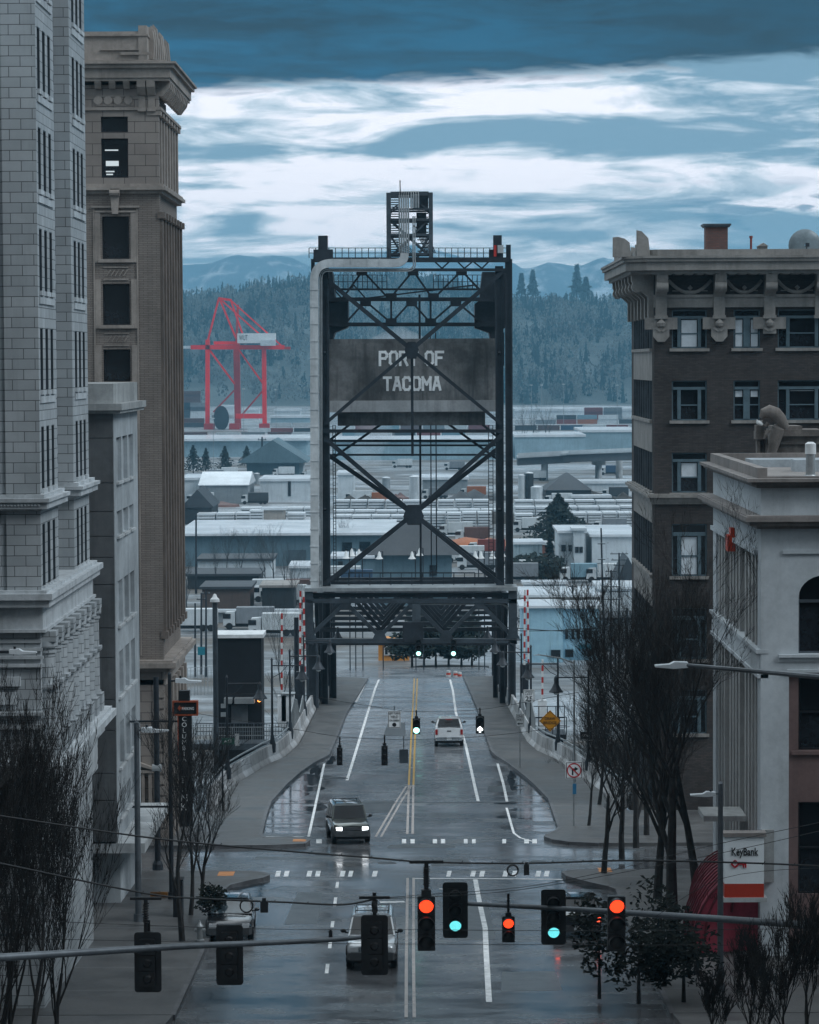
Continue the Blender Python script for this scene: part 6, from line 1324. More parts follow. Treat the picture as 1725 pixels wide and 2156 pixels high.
def cobra(label, base, ztop, arm, r=.11, rise=.5, mat=POLE, headk=1.0, zarm=None):
    """pole with a straight or bent arm and a flat led head; arm = signed length along x"""
    x, y, zb = base; t = thing('street_light', label, 'street light', base, group='street lights with flat heads'); s = 1 if arm > 0 else -1; za = zarm if zarm is not None else ztop-.3
    if ztop: MB().tube((x, y, zb), (x, y, ztop), r, r*.75, 12).tube((x, y, ztop), (x, y, ztop+.08), r*.9, r*.3, 12).tube((x, y, zb), (x, y, zb+.3), r*1.5, r*1.4, 12).build('pole', mat, t, smooth=True)
    xe = x+arm; MB().path([(x, y, za), (x+arm*.4, y, za+rise*.6), (xe, y, za+rise)], [.05, .04, .035], 8).build('arm', mat, t, smooth=True)
    h = headk; z = za+rise; m = MB(); m.prism([(xe-s*.1*h, z-.07*h), (xe-s*.1*h, z+.09*h), (xe+s*.28*h, z+.11*h), (xe+s*.42*h, z+.02*h), (xe+s*.95*h, z-.01*h), (xe+s*.95*h, z-.06*h), (xe+s*.3*h, z-.10*h)], y-.17*h, y+.17*h)
    m.build('lamp_head', M('lamp_head_white', (.62, .66, .69), .4, .1, 2, bump=0), t); MB().tube((xe+s*.1*h, y, z+.09*h), (xe+s*.1*h, y, z+.2*h), .05*h, n=8).build('photocell', BLACK, t); return t
a = P(287.5, 1522, 112); cobra('slim blue grey street light pole standing before the concrete building', (a.x, 112, zs(112)+.16), a.z, .3, .13, .02)
a = P(357, 1419, 118); cobra('dark street light pole between the bank sign and the brown tower', (a.x, 118, zs(118)+.16), a.z, .35, .10, .02, STEEL)
a = P(1209, 1392, 158); cobra('tall grey street light whose long arm reaches left above the speed limit sign', (a.x, 158, zs(142)+.1), a.z, -1.9, .065, .45, GALV, .35, a.z-.1)
a = P(1517.5, 1650, 96); cobra('blue grey street light pole in front of the bank sign', (a.x, 96, zs(96)+.16), a.z, -.25, .11, -.05, POLE, .8)
# two heads on arms that come in from poles outside the picture
b1 = P(40, 1372, 84); t = cobra('street light head on an arm entering at the left edge over the terracotta tower', (b1.x-3.5, 84, zs(84)), b1.z+.3, 3.3, .1, .0, STEEL, .75)
b1 = P(1440, 1400, 60); b2 = P(1725, 1425, 57); t = thing('street_light', 'bright street light head on a long arm crossing the pale bank building', 'street light', (b2.x+2.5, 56, zs(56)), group='street lights with flat heads')
e2 = b1+(b2-b1)*1.8; MB().path([b1, b1.lerp(e2, .5), e2], [.04, .055, .08], 8).build('arm', POLE, t, smooth=True); MB().tube((e2.x, e2.y, zs(e2.y)), (e2.x, e2.y, e2.z+.4), .13, .1, 12).build('pole', POLE, t)
m = MB(); c = b1; m.prism([(c.x+.08, c.z-.05), (c.x+.08, c.z+.06), (c.x-.2, c.z+.07), (c.x-.3, c.z+.02), (c.x-.6, c.z-.0), (c.x-.6, c.z-.035), (c.x-.22, c.z-.07)], c.y-.12, c.y+.12).build('lamp_head', MC['lamp_head_white'], t)
# plain posts
def post(label, px, yt, d, r, mat=STEEL, cap=None, base=None, zb=None):
    a = P(px, yt, d); z = zs(d)+.1 if zb is None else zb; t = thing('utility_post', label, 'post', (a.x, d, z)); MB().tube((a.x, d, z), (a.x, d, a.z), r, r*.9, 12).build('shaft', mat, t, smooth=True)
    if base: MB().lathe([(r*1.8, 0), (r*1.7, .25), (r*1.2, .4)], (a.x, d, z), 12).build('foot', mat, t)
    if cap: MB().lathe([(r*1.7, -.15), (r*1.6, .02), (r*.9, .12), (r*.5, .3), (.01, .34)], (a.x, d, a.z), 12).build('cap', cap, t, smooth=True)
    return t, a
t, a = post('black round post with control box in front of the brown tower base', 328.5, 1425, 127.5, .135, base=True); q = P(314, 1717, 127.5); MB().box(q.x-.22, q.x+.22, 127.3, 127.6, q.z-.42, q.z).build('control_box', BLACK, t); MB().tube((a.x-.2, 127.5, P(328, 1617, 127.5).z), (a.x+.2, 127.5, P(328, 1617, 127.5).z), .18, n=10).build('collar', GALV, t)
t, a = post('tall dark lamp post with small white cap left of the elevator tower', 452.5, 1262, 172, .17, STEEL2, cap=WHITE, zb=2); 
t, a = post('thick dark sign post with green street name plate left of the barrier', 468, 1560, 150, .05, STEEL)
q0 = P(467, 1554, 149.9); q1 = P(494, 1567, 149.9); MB().prism([((q0.x+q1.x)/2+u, (q0.z+q1.z)/2+v) for u, v in rrect((q1.x-q0.x)/2, (q0.z-q1.z)/2, .06)], 149.85, 149.9).build('name_plate', SGG, t); text(t, 'A ST', ((q0.x+q1.x)/2, 149.84, (q0.z+q1.z)/2), .16, SGW, w=.42)
q0 = P(495, 1545, 149.9); q1 = P(504, 1570, 149.9); MB().box(q0.x, q1.x, 149.86, 149.9, q1.z, q0.z).build('side_plate', CONCL, t)
post('thin black pole above the pale wall behind the elevator tower', 624, 1300, 240, .22, zb=2)
cab = P(372, 1862, 113); t = thing('signal_cabinet', 'dark signal control cabinet beside the left street light pole', 'cabinet', (cab.x, 113, zs(113)+.16)); q = P(364, 1855, 113); q1 = P(385, 1985, 113); MB().box(q.x, q1.x, 113, 113.6, zs(113)+.16, q.z).build('body', BLACK, t); MB().box(q.x-.03, q1.x+.03, 112.96, 113.64, q.z, q.z+.05).build('lid', BLACK, t)
os_ = P(338, 1900, 118); t = thing('orange_sign', 'blank orange rectangular sign board low behind the left hanging signal', 'sign', (os_.x, 118, zs(118)+.16)); q = P(317, 1878, 118.5); q1 = P(354, 1926, 118.5); MB().box(q.x, q1.x, 118.4, 118.5, q1.z, q.z).build('panel', M('dull_orange', (.20, .085, .015), .6, .4, 1), t); MB().tube(((q.x+q1.x)/2, 118.6, zs(118)+.1), ((q.x+q1.x)/2, 118.6, q.z), .04).build('post', STEEL, t)
hy = P(455, 2000, 108.5); t = thing('fire_hydrant', 'small pale fire hydrant on the left sidewalk beside the cabinet', 'hydrant', (P(421, 1960, 107).x, 107, zs(107)+.16)); x = P(421, 1960, 107).x; z = zs(107)+.16
MB().lathe([(.17, 0), (.17, .06), (.11, .08), (.11, .5), (.15, .52), (.15, .56), (.11, .62), (.04, .7), (.03, .78)], (x, 107, z), 14).build('body', GALV, t, smooth=True)
for s in (-1, 1): MB().tube((x, 107, z+.42), (x+s*.2, 107, z+.42), .06, n=10).build('outlet', GALV, t)
# signs on the bridge lamp posts and on poles
def plate(t, x, y, z, w, h, mat, name='panel', border=None):
    MB().prism([(x+u, z+v) for u, v in rrect(w/2, h/2, min(w, h)*.08)], y-.03, y).build(name, mat, t)
    if border: 
        m = MB(); k = min(w, h)*.035
        for u0, u1, v0, v1 in ((-w/2+k, w/2-k, h/2-2*k, h/2-k), (-w/2+k, w/2-k, -h/2+k, -h/2+2*k), (-w/2+k, -w/2+2*k, -h/2+2*k, h/2-2*k), (w/2-2*k, w/2-k, -h/2+2*k, h/2-2*k)): m.box(x+u0, x+u1, y-.036, y-.03, z+v0, z+v1)
        m.build('border', border, t)
def sign(label, px0, px1, py0, py1, d, mat, post=None, border=None, name='road_sign', cat='sign'):
    a = P(px0, py0, d); b = P(px1, py1, d); x, z = (a.x+b.x)/2, (a.z+b.z)/2; t = thing(name, label, cat, (x, d, z)); plate(t, x, d, z, b.x-a.x, a.z-b.z, mat, border=border); return t, x, z, b.x-a.x, a.z-b.z
D3 = 190.7; t, x, z, w, h = sign('white speed limit 25 sign on the right bridge lamp post', 1102, 1126, 1452, 1479, D3, SGW, border=SGK)
text(t, 'SPEED', (x, D3-.032, z+h*.33), h*.14, SGK, w=w*.72); text(t, 'LIMIT', (x, D3-.032, z+h*.13), h*.14, SGK, w=w*.62); text(t, '25', (x, D3-.032, z-h*.2), h*.36, SGK, w=w*.62, bold=.02)
D4 = 178.1; a = P(1158.5, 1518, D4); q = P(1181.5, 1518, D4).x-a.x; t = thing('warning_sign', 'orange yellow diamond draw bridge warning sign on the right lamp post', 'sign', a)
MB().prism([(a.x-q, a.z), (a.x, a.z+q), (a.x+q, a.z), (a.x, a.z-q)], D4-.03, D4).build('panel', SGO, t)
m = MB(); e_ = q*.93; f_ = q*.88
for u0, v0, u1, v1 in ((-1, 0, 0, 1), (0, 1, 1, 0), (1, 0, 0, -1), (0, -1, -1, 0)): m.prism([(a.x+u0*e_, a.z+v0*e_), (a.x+u1*e_, a.z+v1*e_), (a.x+u1*f_, a.z+v1*f_), (a.x+u0*f_, a.z+v0*f_)], D4-.036, D4-.03)
m.build('border', SGK, t); text(t, 'DRAW', (a.x, D4-.032, a.z+q*.22), q*.26, SGK, w=q*.95, bold=.01); text(t, 'BRIDGE', (a.x, D4-.032, a.z-q*.17), q*.26, SGK, w=q*1.2, bold=.01)
def arrow(m, x, y, z, L, hw, s=-1): m.prism([(x-s*L/2, z-hw*.35), (x-s*L/2, z+hw*.35), (x+s*L*.1, z+hw*.35), (x+s*L*.1, z+hw), (x+s*L/2, z), (x+s*L*.1, z-hw), (x+s*L*.1, z-hw*.35)], y-.008, y)
D5 = 172; t, x, z, w, h = sign('white one way sign with left arrow above the right barrier', 1086, 1104, 1503, 1530, D5, SGW, border=SGK)
text(t, 'ONE', (x, D5-.032, z+h*.3), h*.2, SGK, w=w*.7, bold=.01); text(t, 'WAY', (x, D5-.032, z+h*.04), h*.2, SGK, w=w*.7, bold=.01); m = MB(); arrow(m, x, D5-.03, z-h*.27, w*.7, h*.1); m.build('arrow', SGK, t)
MB().tube((x, D5+.05, zs(D5)), (x, D5+.05, z+h*.45), .03).build('post', GALV, t)
D6 = 165.6; t, x, z, w, h = sign('small black one way plate on the nearest right bridge lamp post', 1222, 1246, 1541, 1556, D6, SGK); text(t, 'ONE WAY', (x, D6-.032, z), h*.34, SGW, w=w*.7); MB().box(x-w*.45, x+w*.45, D6-.02, D6, z-h*.75, z-h*.55).build('lower_plate', CONCL, t)
D7 = 142.6; t, x, z, w, h = sign('square no right turn sign with red ring at the right bridge entrance', 1191, 1227, 1604, 1640, D7, SGW, border=SGK)
m = MB(); r1, r2 = w*.43, w*.36; N_ = 32; m.v = [(x+r*math.cos(2*math.pi*i/N_), y, z+r*math.sin(2*math.pi*i/N_)) for i in range(N_) for r, y in ((r1, D7-.04), (r2, D7-.04), (r2, D7-.03), (r1, D7-.03))]
for i in range(N_):
    for e_ in range(4): m.f.append((i*4+e_, i*4+(e_+1) % 4, ((i+1) % N_)*4+(e_+1) % 4, ((i+1) % N_)*4+e_))
m.k = [(0, 0)]; m.bar((x-r2*.72, D7-.046, z+r2*.72), (x+r2*.72, D7-.046, z-r2*.72), .012, w*.075); m.build('red_ring', SGR, t)
m = MB(); m.box(x-w*.13, x-w*.04, D7-.035, D7-.03, z-h*.28, z+h*.05); m.box(x-w*.13, x+w*.06, D7-.036, D7-.031, z+h*.02, z+h*.12); m.prism([(x+w*.04, z+h*.22), (x+w*.25, z+h*.08), (x+w*.04, z-h*.05)], D7-.037, D7-.031); m.build('turn_arrow', SGK, t)
MB().tube((x, D7+.06, zs(D7)), (x, D7+.06, z+h*.5), .05).build('post', GALV, t)
t, x, z, w, h = sign('small blue plate below the no right turn sign', 1206, 1214, 1650, 1672, D7, SGBL); MB().tube((P(1295-86, 1600, D7).x, D7+.1, zs(D7)), (P(1209, 1600, D7).x, D7+.1, z), .03).build('post', GALV, t)
# hanging signs on the span wires over the bridge entrance
D8 = 139.0; t, x, z, w, h = sign('white left turn yield on green sign hanging over the left lane', 817, 844, 1497, 1533, D8, SGW, border=SGK)
text(t, 'LEFT TURN', (x, D8-.032, z+h*.36), h*.11, SGK, w=w*.8); text(t, 'YIELD', (x, D8-.032, z+h*.16), h*.15, SGK, w=w*.6); text(t, 'ON GREEN', (x, D8-.032, z-h*.05), h*.11, SGK, w=w*.75); MB().disc((x, D8-.036, z-h*.3), h*.12, .006).build('dot', SGK, t); MB().tube((x, D8, z+h/2), (x, D8, z+h/2+.25), .02).build('hanger', STEEL, t)
t, x, z, w, h = sign('grey back of a sign hanging beside the yellow line', 841, 860, 1578, 1607, 128.0, STEEL2); MB().tube((x, 128, z+h/2), (x, 128, z+h/2+.6), .02).build('hanger', STEEL, t)
# bank sign on the right building
DKB = 102.2; a = P(1526, 1762, DKB); b = P(1609, 1890, DKB); t = thing('bank_sign', 'white KeyBank box sign with red key and red lower band on the corner building', 'sign', ((a.x+b.x)/2, DKB, b.z))
BKW = M('sign_box_white', (.74, .79, .82), .4, .05, 1, bump=0); BKR = M('sign_band_red', (.42, .04, .02), .45, .06, 1, bump=0)
zr_ = P(1560, 1861, DKB).z; MB().box(a.x, b.x, DKB, DKB+.5, zr_, a.z).build('panel', BKW, t); MB().box(a.x, b.x, DKB, DKB+.5, b.z, zr_).build('red_band', BKR, t)
MB().box(a.x-.06, b.x+.08, DKB-.06, DKB+.56, a.z, a.z+.14).build('cap', STT, t); MB().box(a.x-.04, b.x+.1, DKB-.05, DKB+.55, b.z-.16, b.z).build('base', CONCL, t)
q = P(1569, 1796, DKB); text(t, 'KeyBank', (q.x, DKB, q.z), P(1, 1785, DKB).z-P(1, 1807, DKB).z, SGK, w=P(1598, 1, DKB).x-P(1541, 1, DKB).x, bold=.012, ext=.02)
k0 = P(1548, 1819, DKB); r = .13; m = MB()
for u0, v0, u1, v1 in ((-1, 0, 0, 1), (0, 1, 1, 0), (1, 0, 0, -1), (0, -1, -1, 0)): m.bar((k0.x+u0*r, DKB-.02, k0.z+v0*r), (k0.x+u1*r, DKB-.02, k0.z+v1*r), .03, .055)
m.bar((k0.x+r, DKB-.018, k0.z), (k0.x+.40, DKB-.018, k0.z), .03, .06); m.box(k0.x+.27, k0.x+.32, DKB-.03, DKB-.005, k0.z-.12, k0.z); m.box(k0.x+.355, k0.x+.405, DKB-.032, DKB-.005, k0.z-.14, k0.z); m.build('key_emblem', SGR, t)
MB().box(b.x+.02, P(1636, 1760, DKB).x, DKB+.8, DKB+1.0, P(1, 1873, DKB).z, P(1, 1762, DKB).z).build('backing_panel', CONC, t)
# barrel awnings on the bank's side
AW = M('red_awning_canvas', (.27, .035, .06), .6, .25, 1.2); AWR = M('awning_seam', (.10, .012, .02), .6, .2, 2)
for j, (ya, yb, R_) in enumerate(((103.8, 107.2, 2.4), (110.2, 113.2, 1.6))):
    zt_ = CZ-18.3-j*.9; prof = [(EX-R_*math.sin(u)*1.0, zt_-(R_*1.3)*(1-math.cos(u))) for u in [math.pi/2*i/8 for i in range(9)]]
    t = thing('awning', ['large red barrel awning below the bank sign', 'smaller red barrel awning further along the bank side'][j], 'awning', (EX, ya, zt_)); m = MB()
    ny = 7; o = 0
    for i in range(ny+1):
        y = ya+(yb-ya)*i/ny; k = 1-.10*(abs(2*i/ny-1))**3
        m.v += [(EX+(x-EX)*k, y, zt_+(z-zt_)*k) for x, z in prof]
    for i in range(ny):
        for q in range(8): m.f.append((i*9+q, i*9+q+1, (i+1)*9+q+1, (i+1)*9+q))
    m.f.append(tuple(range(9))+()); m.k = [(0, 0)]; m.build('canvas', AW, t, smooth=True)
    # front end: nested quarter hoops
    m = MB(); m.prism([(EX, zt_-R_*1.25)]+[(x, z) for x, z in prof], ya-.03, ya); m.build('end_panel', AW, t)
    m = MB()
    for k in (1.0, .8, .6, .4): m.path([(EX+(x-EX)*k, ya-.05, zt_-(1-k)*R_*.25+(z-zt_)*k) for x, z in prof], .05, 6)
    for i in range(1, ny+1): y = ya+(yb-ya)*i/ny; m.path([(x-.02, y, z+.02) for x, z in prof], .035, 5)
    builds(m, 'seam', AWR, t); text(t, '1100', (EX-R_*.72, ya-.07, zt_-R_*.42), .2, AWR)
MB().box(EX-1.6, EX-.0, 107.5, 109.8, CZ-17.2, CZ-17.0).build('entrance_canopy', CONC, bpy.data.objects['corner_bank'])
# red bracket sign on the bank's side wall
a = P(1545, 1135, 112); t = thing('bracket_sign', 'narrow red bracket sign high on the ribbed side of the pale bank', 'sign', (11.9, 112, a.z)); zt_ = P(1545, 1111, 112).z; zb = P(1545, 1160, 112).z
MB().box(11.85, 12.0, 111.8, 112.4, zt_-.35, zt_).box(11.72, 12.02, 111.7, 112.5, zb, zt_-.28).build('panel', M('bright_red_panel', (.55, .045, .01), .4, .15, 2), t); MB().box(11.9, 12.32, 112.5, 113.0, zb, zb+.25).build('bracket', GALV, t)
# vertical bank sign projecting from the concrete building on the left
DV = 121.0; t = thing('vertical_sign', 'tall black vertical bank sign with orange trimmed top box on the left sidewalk', 'sign', (P(393, 1500, DV).x, DV, P(393, 1740, DV).z)); NEON = M('orange_trim', (.30, .06, .02), .5, .2, 2)
bx_ = lambda n, x0, x1, y0, y1, mat, dd=0, th=.4: (lambda a, b: MB().box(a.x, b.x, DV+dd, DV+dd+th, b.z, a.z).build(n, mat, t))(P(x0, y0, DV), P(x1, y1, DV))
bx_('upper_box', 376, 399, 1455, 1478, SGK); bx_('top_box', 367, 413, 1480, 1503, SGK); bx_('column_box', 376, 405, 1503, 1741, SGK, .03, .35)
a = P(366, 1479, DV); b = P(414, 1504, DV); m = MB(); k = .06
for u in ((a.x-k, b.x+k, a.z, a.z+k), (a.x-k, b.x+k, b.z-k, b.z), (a.x-k, a.x, b.z, a.z), (b.x, b.x+k, b.z, a.z)): m.box(u[0], u[1], DV-.04, DV+.3, u[2], u[3])
builds(m, 'trim', NEON, t); a = P(375.5, 1506, DV); b = P(375, 1600, DV); MB().box(a.x-.04, a.x, DV, DV+.3, b.z, a.z).build('trim', NEON, t)
q = P(381, 1491, DV); m = MB(); arrow(m, q.x, DV-.01, q.z, .3, .14); m.build('arrow', NEON, t); q = P(396, 1492, DV); text(t, 'PARKING', (q.x, DV-.01, q.z), .12, SGW, w=.5)
for i, ch in enumerate('COLUMBIA'): q = P(388, 1514+i*12.2, DV); text(t, ch, (q.x, DV+.02, q.z), .19, SGW)
for i, ch in enumerate('BANK'): q = P(388, 1642+i*19, DV); text(t, ch, (q.x, DV+.02, q.z), .30, SGW, bold=.01)
for py in (1520, 1700): a = P(376, py, DV); MB().bar((WX, DV+.2, a.z), (a.x, DV+.2, a.z), .08).build('bracket', STEEL, t)
# crossing gates (raised red and white arms)
STW = M('gate_white', (.68, .70, .70), .45, .08, 2, bump=0); STR = M('gate_red', (.42, .03, .025), .45, .1, 2, bump=0)
def gate(label, px, d, y0, y1, pair=0.0, box=None):
    a = P(px, y0, d); zb = P(px, y1, d).z; t = thing('barrier_gate', label, 'barrier gate', (a.x, d, zb)); n = int((a.z-zb)/.42)
    for w_, off in ((0, 0), (1, pair)) if pair else ((0, 0),):
        for par, mat, nm in ((0, STW, 'white_stripe'), (1, STR, 'red_stripe')):
            m = MB()
            for i in range(n):
                if (i+w_) % 2 == par: z = zb+i*.42; lean = (z-zb)*.01*(-1 if off else 1); m.box(a.x+off-.07+lean, a.x+off+.07+lean, d-.05, d+.05, z, z+.415)
            builds(m, nm, mat, t)
    if pair: builds((lambda m: ([m.box(a.x+.05, a.x+pair-.05, d-.03, d+.03, zb+k*1.3+.6, zb+k*1.3+.68) for k in range(int((a.z-zb)/1.3))], m)[1])(MB()), 'rung', STW, t)
    MB().box(a.x-.3, a.x+.3, d, d+.6, zb-4 if not box else zb-2.2, zb).build('stand', box or STEEL, t)
gate('raised red and white double gate arm left of the portal', 631, 208, 1241, 1415, .34); gate('raised red and white single gate arm further left of the portal', 592, 204, 1290, 1465, 0, WHITE)
gate('raised red and white double gate arm right of the portal', 1104, 208, 1241, 1400, .30); gate('thin raised gate arm near the bell lamp right of the portal', 1142, 204, 1378, 1475, 0, WHITE)
a = P(606, 1463, 204); t = thing('equipment_cabinet', 'white equipment cabinet beside the left gate arms', 'cabinet', a); MB().box(a.x-.45, a.x+.45, 204, 205, a.z-1.9, a.z).build('body', WHITE, t); MB().box(a.x-.5, a.x+.5, 203.9, 205.1, a.z, a.z+.08).build('lid', GALV, t)
a = P(1150, 1540, 196); t = thing('service_platform', 'black steel service platform with railings behind the draw bridge sign', 'platform', (a.x, 196, 8)); x0 = P(1116, 1, 196).x; x1 = P(1190, 1, 196).x; zt_ = P(1, 1552, 196).z; MB().box(x0, x1, 196, 199, zt_-.3, zt_).build('deck', STEEL, t); railing(t, (x0, 196.05, zt_), (x1, 196.05, zt_), 1.2, 5); railing(t, (x0, 198.9, zt_), (x1, 198.9, zt_), 1.6, 4); MB().box(x0+.2, x1-.2, 196.4, 198.6, 2, zt_-.3).build('support', STEEL, t)
# traffic barrels at the far end
for px, y0, y1, lb in ((944.5, 1413, 1427, 'left'), (959.5, 1414, 1428, 'middle'), (968, 1416, 1428, 'right')):
    d = 262.0; a = P(px, y0, d); z = a.z-.72; t = thing('traffic_barrel', f'red and white striped traffic barrel at the bridge end, {lb} of the three', 'traffic barrel', (a.x, d, z), group='traffic barrels')
    for i in range(4): MB().lathe([(.23-.015*i, .19*i), (.22-.015*i, .19*i+.188)], (a.x, d, z), 14).build('band', [M('barrel_red', (.62, .06, .03), .5, .1, 2), STW][i % 2], t)
for px, lb in ((720, 'left'), (729, 'second left'), (1008, 'right')):
    a = FL(px, 1400)
# utility poles with crossarms among the right background
def upole(label, px, yt, yb, arms, r=.16, lean=0, mat=STEEL):
    d = FL(px, yb).y; a = P(px+lean, yt, d); b = FL(px, yb); t = thing('utility_pole', label, 'utility pole', b); k = d/F
    MB().tube(b, a, 2.6*k, 1.7*k, 8).build('pole', mat, t, smooth=True)
    for py, w in arms: q = P(px+lean*.9, py, d); MB().box(q.x-w*k, q.x+w*k, d-.15, d, q.z-.8*k, q.z+.8*k).build('crossarm', mat, t)
    if arms: builds((lambda m: ([m.tube((P(px+s*w*.8, py, d).x, d-.1, P(px, py, d).z+.8*k), (P(px+s*w*.8, py, d).x, d-.1, P(px, py, d).z+3.4*k), 1.0*k, n=6) for py, w in arms for s in (-1, 1)], m)[1])(MB()), 'insulator', GRY, t)
upole('tall leaning bare utility pole with two short arms, leftmost of the right cluster', 1274, 1112, 1420, [(1145, 8), (1178, 8)], lean=-8)
upole('utility pole with four crossarms in front of the white warehouse', 1304, 1164, 1425, [(1166, 19), (1179, 17), (1190, 12), (1245, 22)])
upole('shorter utility pole just left of the four arm pole', 1287, 1200, 1430, [(1203, 12), (1235, 20), (1262, 20)])
upole('leaning pole in front of the light blue corner building', 1250, 1288, 1412, [(1308, 9)], lean=9, mat=BLUW)
upole('pole right of the four arm pole beside the brick building', 1321, 1280, 1420, []); upole('slim pole between the crossarm poles', 1296, 1330, 1425, [(1262+70, 8)]); upole('thick bare timber pole behind the long tan shed', 1188, 1245, 1290, []); upole('thick bare timber pole second behind the long tan shed', 1206, 1232, 1292, [(1235, 10)])
upole('wooden pole before the small dark building at far left', 411, 1270, 1425, []); upole('wooden pole second from the left by the brown tower', 424, 1248, 1420, [(1262, 10)]); upole('wooden pole third from the left with a blue notice', 434, 1240, 1425, [(1250, 8)]); upole('tall slim pole in front of the blue warehouse', 413, 1085, 1250, []); upole('small cross armed pole among the small conifers', 552, 920, 990, [(926, 9)])
a = P(425, 1362, FL(424, 1420).y-.4); MB().box(a.x-.5, a.x+.5, a.y-.1, a.y, a.z-1.0, a.z).build('notice', M('teal_notice', (.02, .20, .26), .5, .1, 2), bpy.data.objects['utility_pole.009'])
t = thing('railing', 'pale metal railing along the lower road left of the elevator tower', 'railing', FL(420, 1460)); b = FL(388, 1465); c = FL(445, 1462); railing(t, (b.x, b.y, 2), (c.x, c.y, 2), 3.2, 8, GALV, .5)
# small white bell lamps on slim posts beyond the tower
for i, (px, py) in enumerate(((729, 1170), (741, 1165), (750+6, 1166), (799, 1171), (868, 1171), (884, 1164), (1001, 1170), (1013, 1170), (1037, 1170), (1058, 1166))):
    d = 300.0+i; a = P(px, py, d); t = thing('far_lamp', f'small white bell lamp beyond the tower, {ORD[i]}', 'street lamp', (a.x, d, 2), group='small white lamps beyond the tower'); MB().lathe([(.05, .5), (.15, .3), (.2, 0), (.42, -.28), (.1, -.36)], a, 10).build('shade', STW, t, smooth=True); MB().tube((a.x+.35, d, 2), (a.x+.35, d, a.z+.5), .06, n=6).tube((a.x, d, a.z+.5), (a.x+.35, d, a.z+.5), .03, n=6).build('post', STEEL, t)
# ================================================================== MAST ARMS, WIRES
def spline(pts, n=6):
    pts = [V3(p) for p in pts]; out = []
    for i in range(len(pts)-1):
        p0 = pts[max(i-1, 0)]; p1 = pts[i]; p2 = pts[i+1]; p3 = pts[min(i+2, len(pts)-1)]
        for k in range(n): u = k/n; out.append(.5*((2*p1)+(p2-p0)*u+(2*p0-5*p1+4*p2-p3)*u*u+(3*p1-p0-3*p2+p3)*u**3))
    return out+[pts[-1]]
t = thing('mast_arm', 'long grey mast arm carrying the two green signals from the right', 'mast arm', (P(1900, 1990, 78).x, 78, zs(78)))
pts = [(P(983, 1903, 80.3)), P(1141, 1911, 80), P(1321, 1922, 79), P(1500, 1934, 78.5), P(1725, 1950, 78), P(1930, 1965, 77.5)]
MB().path(spline(pts, 3), [.06+.06*i/15 for i in range(16)], 12).build('arm', POLE, t, smooth=True); q = pts[-1]; MB().tube((q.x, q.y, zs(78)), (q.x, q.y, q.z+.5), .2, .16, 14).build('pole', POLE, t, smooth=True)
for px, py in ((959, 1903), (1166, 1912)): q = P(px, py, 80.15); MB().box(q.x-.05, q.x+.05, 80.02, 80.2, q.z-.35, q.z+.35).build('clamp', POLE, t)
t = thing('mast_arm', 'thick grey mast arm crossing the bottom from the left to the big signal', 'mast arm', (P(-150, 2060, 49).x, 49, zs(49)))
pts = [P(815, 1964, 53), P(740, 1976, 52.6), P(600, 1984, 52), P(401, 1992, 51), P(200, 2004, 50), P(-60, 2020, 49), P(-160, 2026, 48.8)]
MB().path(spline(pts, 3), [.035+.045*i/18 for i in range(19)], 12).build('arm', POLE, t, smooth=True); q = pts[-1]; MB().tube((q.x, q.y, zs(49)), (q.x, q.y, q.z+.5), .16, .14, 14).build('pole', POLE, t, smooth=True)
WIRE = M('black_cable', (.012, .013, .015), .5, .3, 3)
def wire(label, pts, d, r=.012, ties=0, d2=None):
    n = len(pts); P3 = [P(x, y, d if d2 is None else d+(d2-d)*i/(n-1)) for i, (x, y) in enumerate(pts)]; t = thing('span_wire', label, 'cable', P3[0], group='cables across the street'); q = spline(P3, 6)
    MB().path(q, r, 6).build('cable', WIRE, t, smooth=True)
    if ties:
        m = MB(); L = 0
        for a, b in zip(q, q[1:]):
            seg = (b-a).length
            while L < seg: p = a.lerp(b, L/seg); m.bar(p+V3((-.02, 0, -.02)), p+V3((.03, 0, .035)), .012); L += ties
            L -= seg
        m.build('tie', WIRE, t)
    return t
wire('tied black span cable rising to the left edge above the thicket', [(-40, 1712), (0, 1718), (300, 1762), (520, 1785), (780, 1806), (898, 1815), (1100, 1818), (1330, 1812), (1600, 1818), (1800, 1828)], 47.4, .016, .5)
wire('tied black span cable from the left edge to the rear facing signal', [(-40, 1810), (0, 1818), (300, 1880), (420, 1892), (600, 1900), (720, 1905), (790, 1893)], 52, .018, .6)
wire('thin cable drooping right from the big rear facing signal', [(790, 1893), (880, 1885), (1100, 1868), (1300, 1830), (1500, 1780), (1760, 1725)], 52, .006)
wire('second thin cable below the first on the right', [(800, 1893), (1100, 1873), (1500, 1800), (1760, 1742)], 52.4, .006)
wire('straight thin cable low across the whole street', [(-20, 1935), (500, 1955), (900, 1958), (1300, 1960), (1700, 1955)], 60, .006); wire('lowest straight thin cable across the street', [(-20, 1975), (500, 1985), (900, 1988), (1300, 1990), (1725, 1990)], 60.5, .006)
wire('thin cable sloping up toward the bank sign', [(1200, 1990), (1330, 1960), (1520, 1850), (1760, 1826)], 62, .006)
wire('far span wire holding the green signals at the bridge entrance', [(470, 1462), (620, 1462), (725, 1478), (828, 1494), (874, 1498), (1011, 1494), (1150, 1470), (1233, 1455)], 139.1, .012); wire('far span wire holding the two rear facing signals', [(400, 1500), (617, 1535), (715, 1551), (810, 1556), (861, 1557), (1000, 1552), (1200, 1530)], 128.1, .012)
for (a, b) in (((1060, 1320), (1262, 1330)), ((1060, 1328), (1262, 1322))): wire(['upper', 'lower'][a[1] > 1322]+' thin wire crossing the light blue building', [a, ((a[0]+b[0])/2, (a[1]+b[1])/2+3), b], 330, .05)
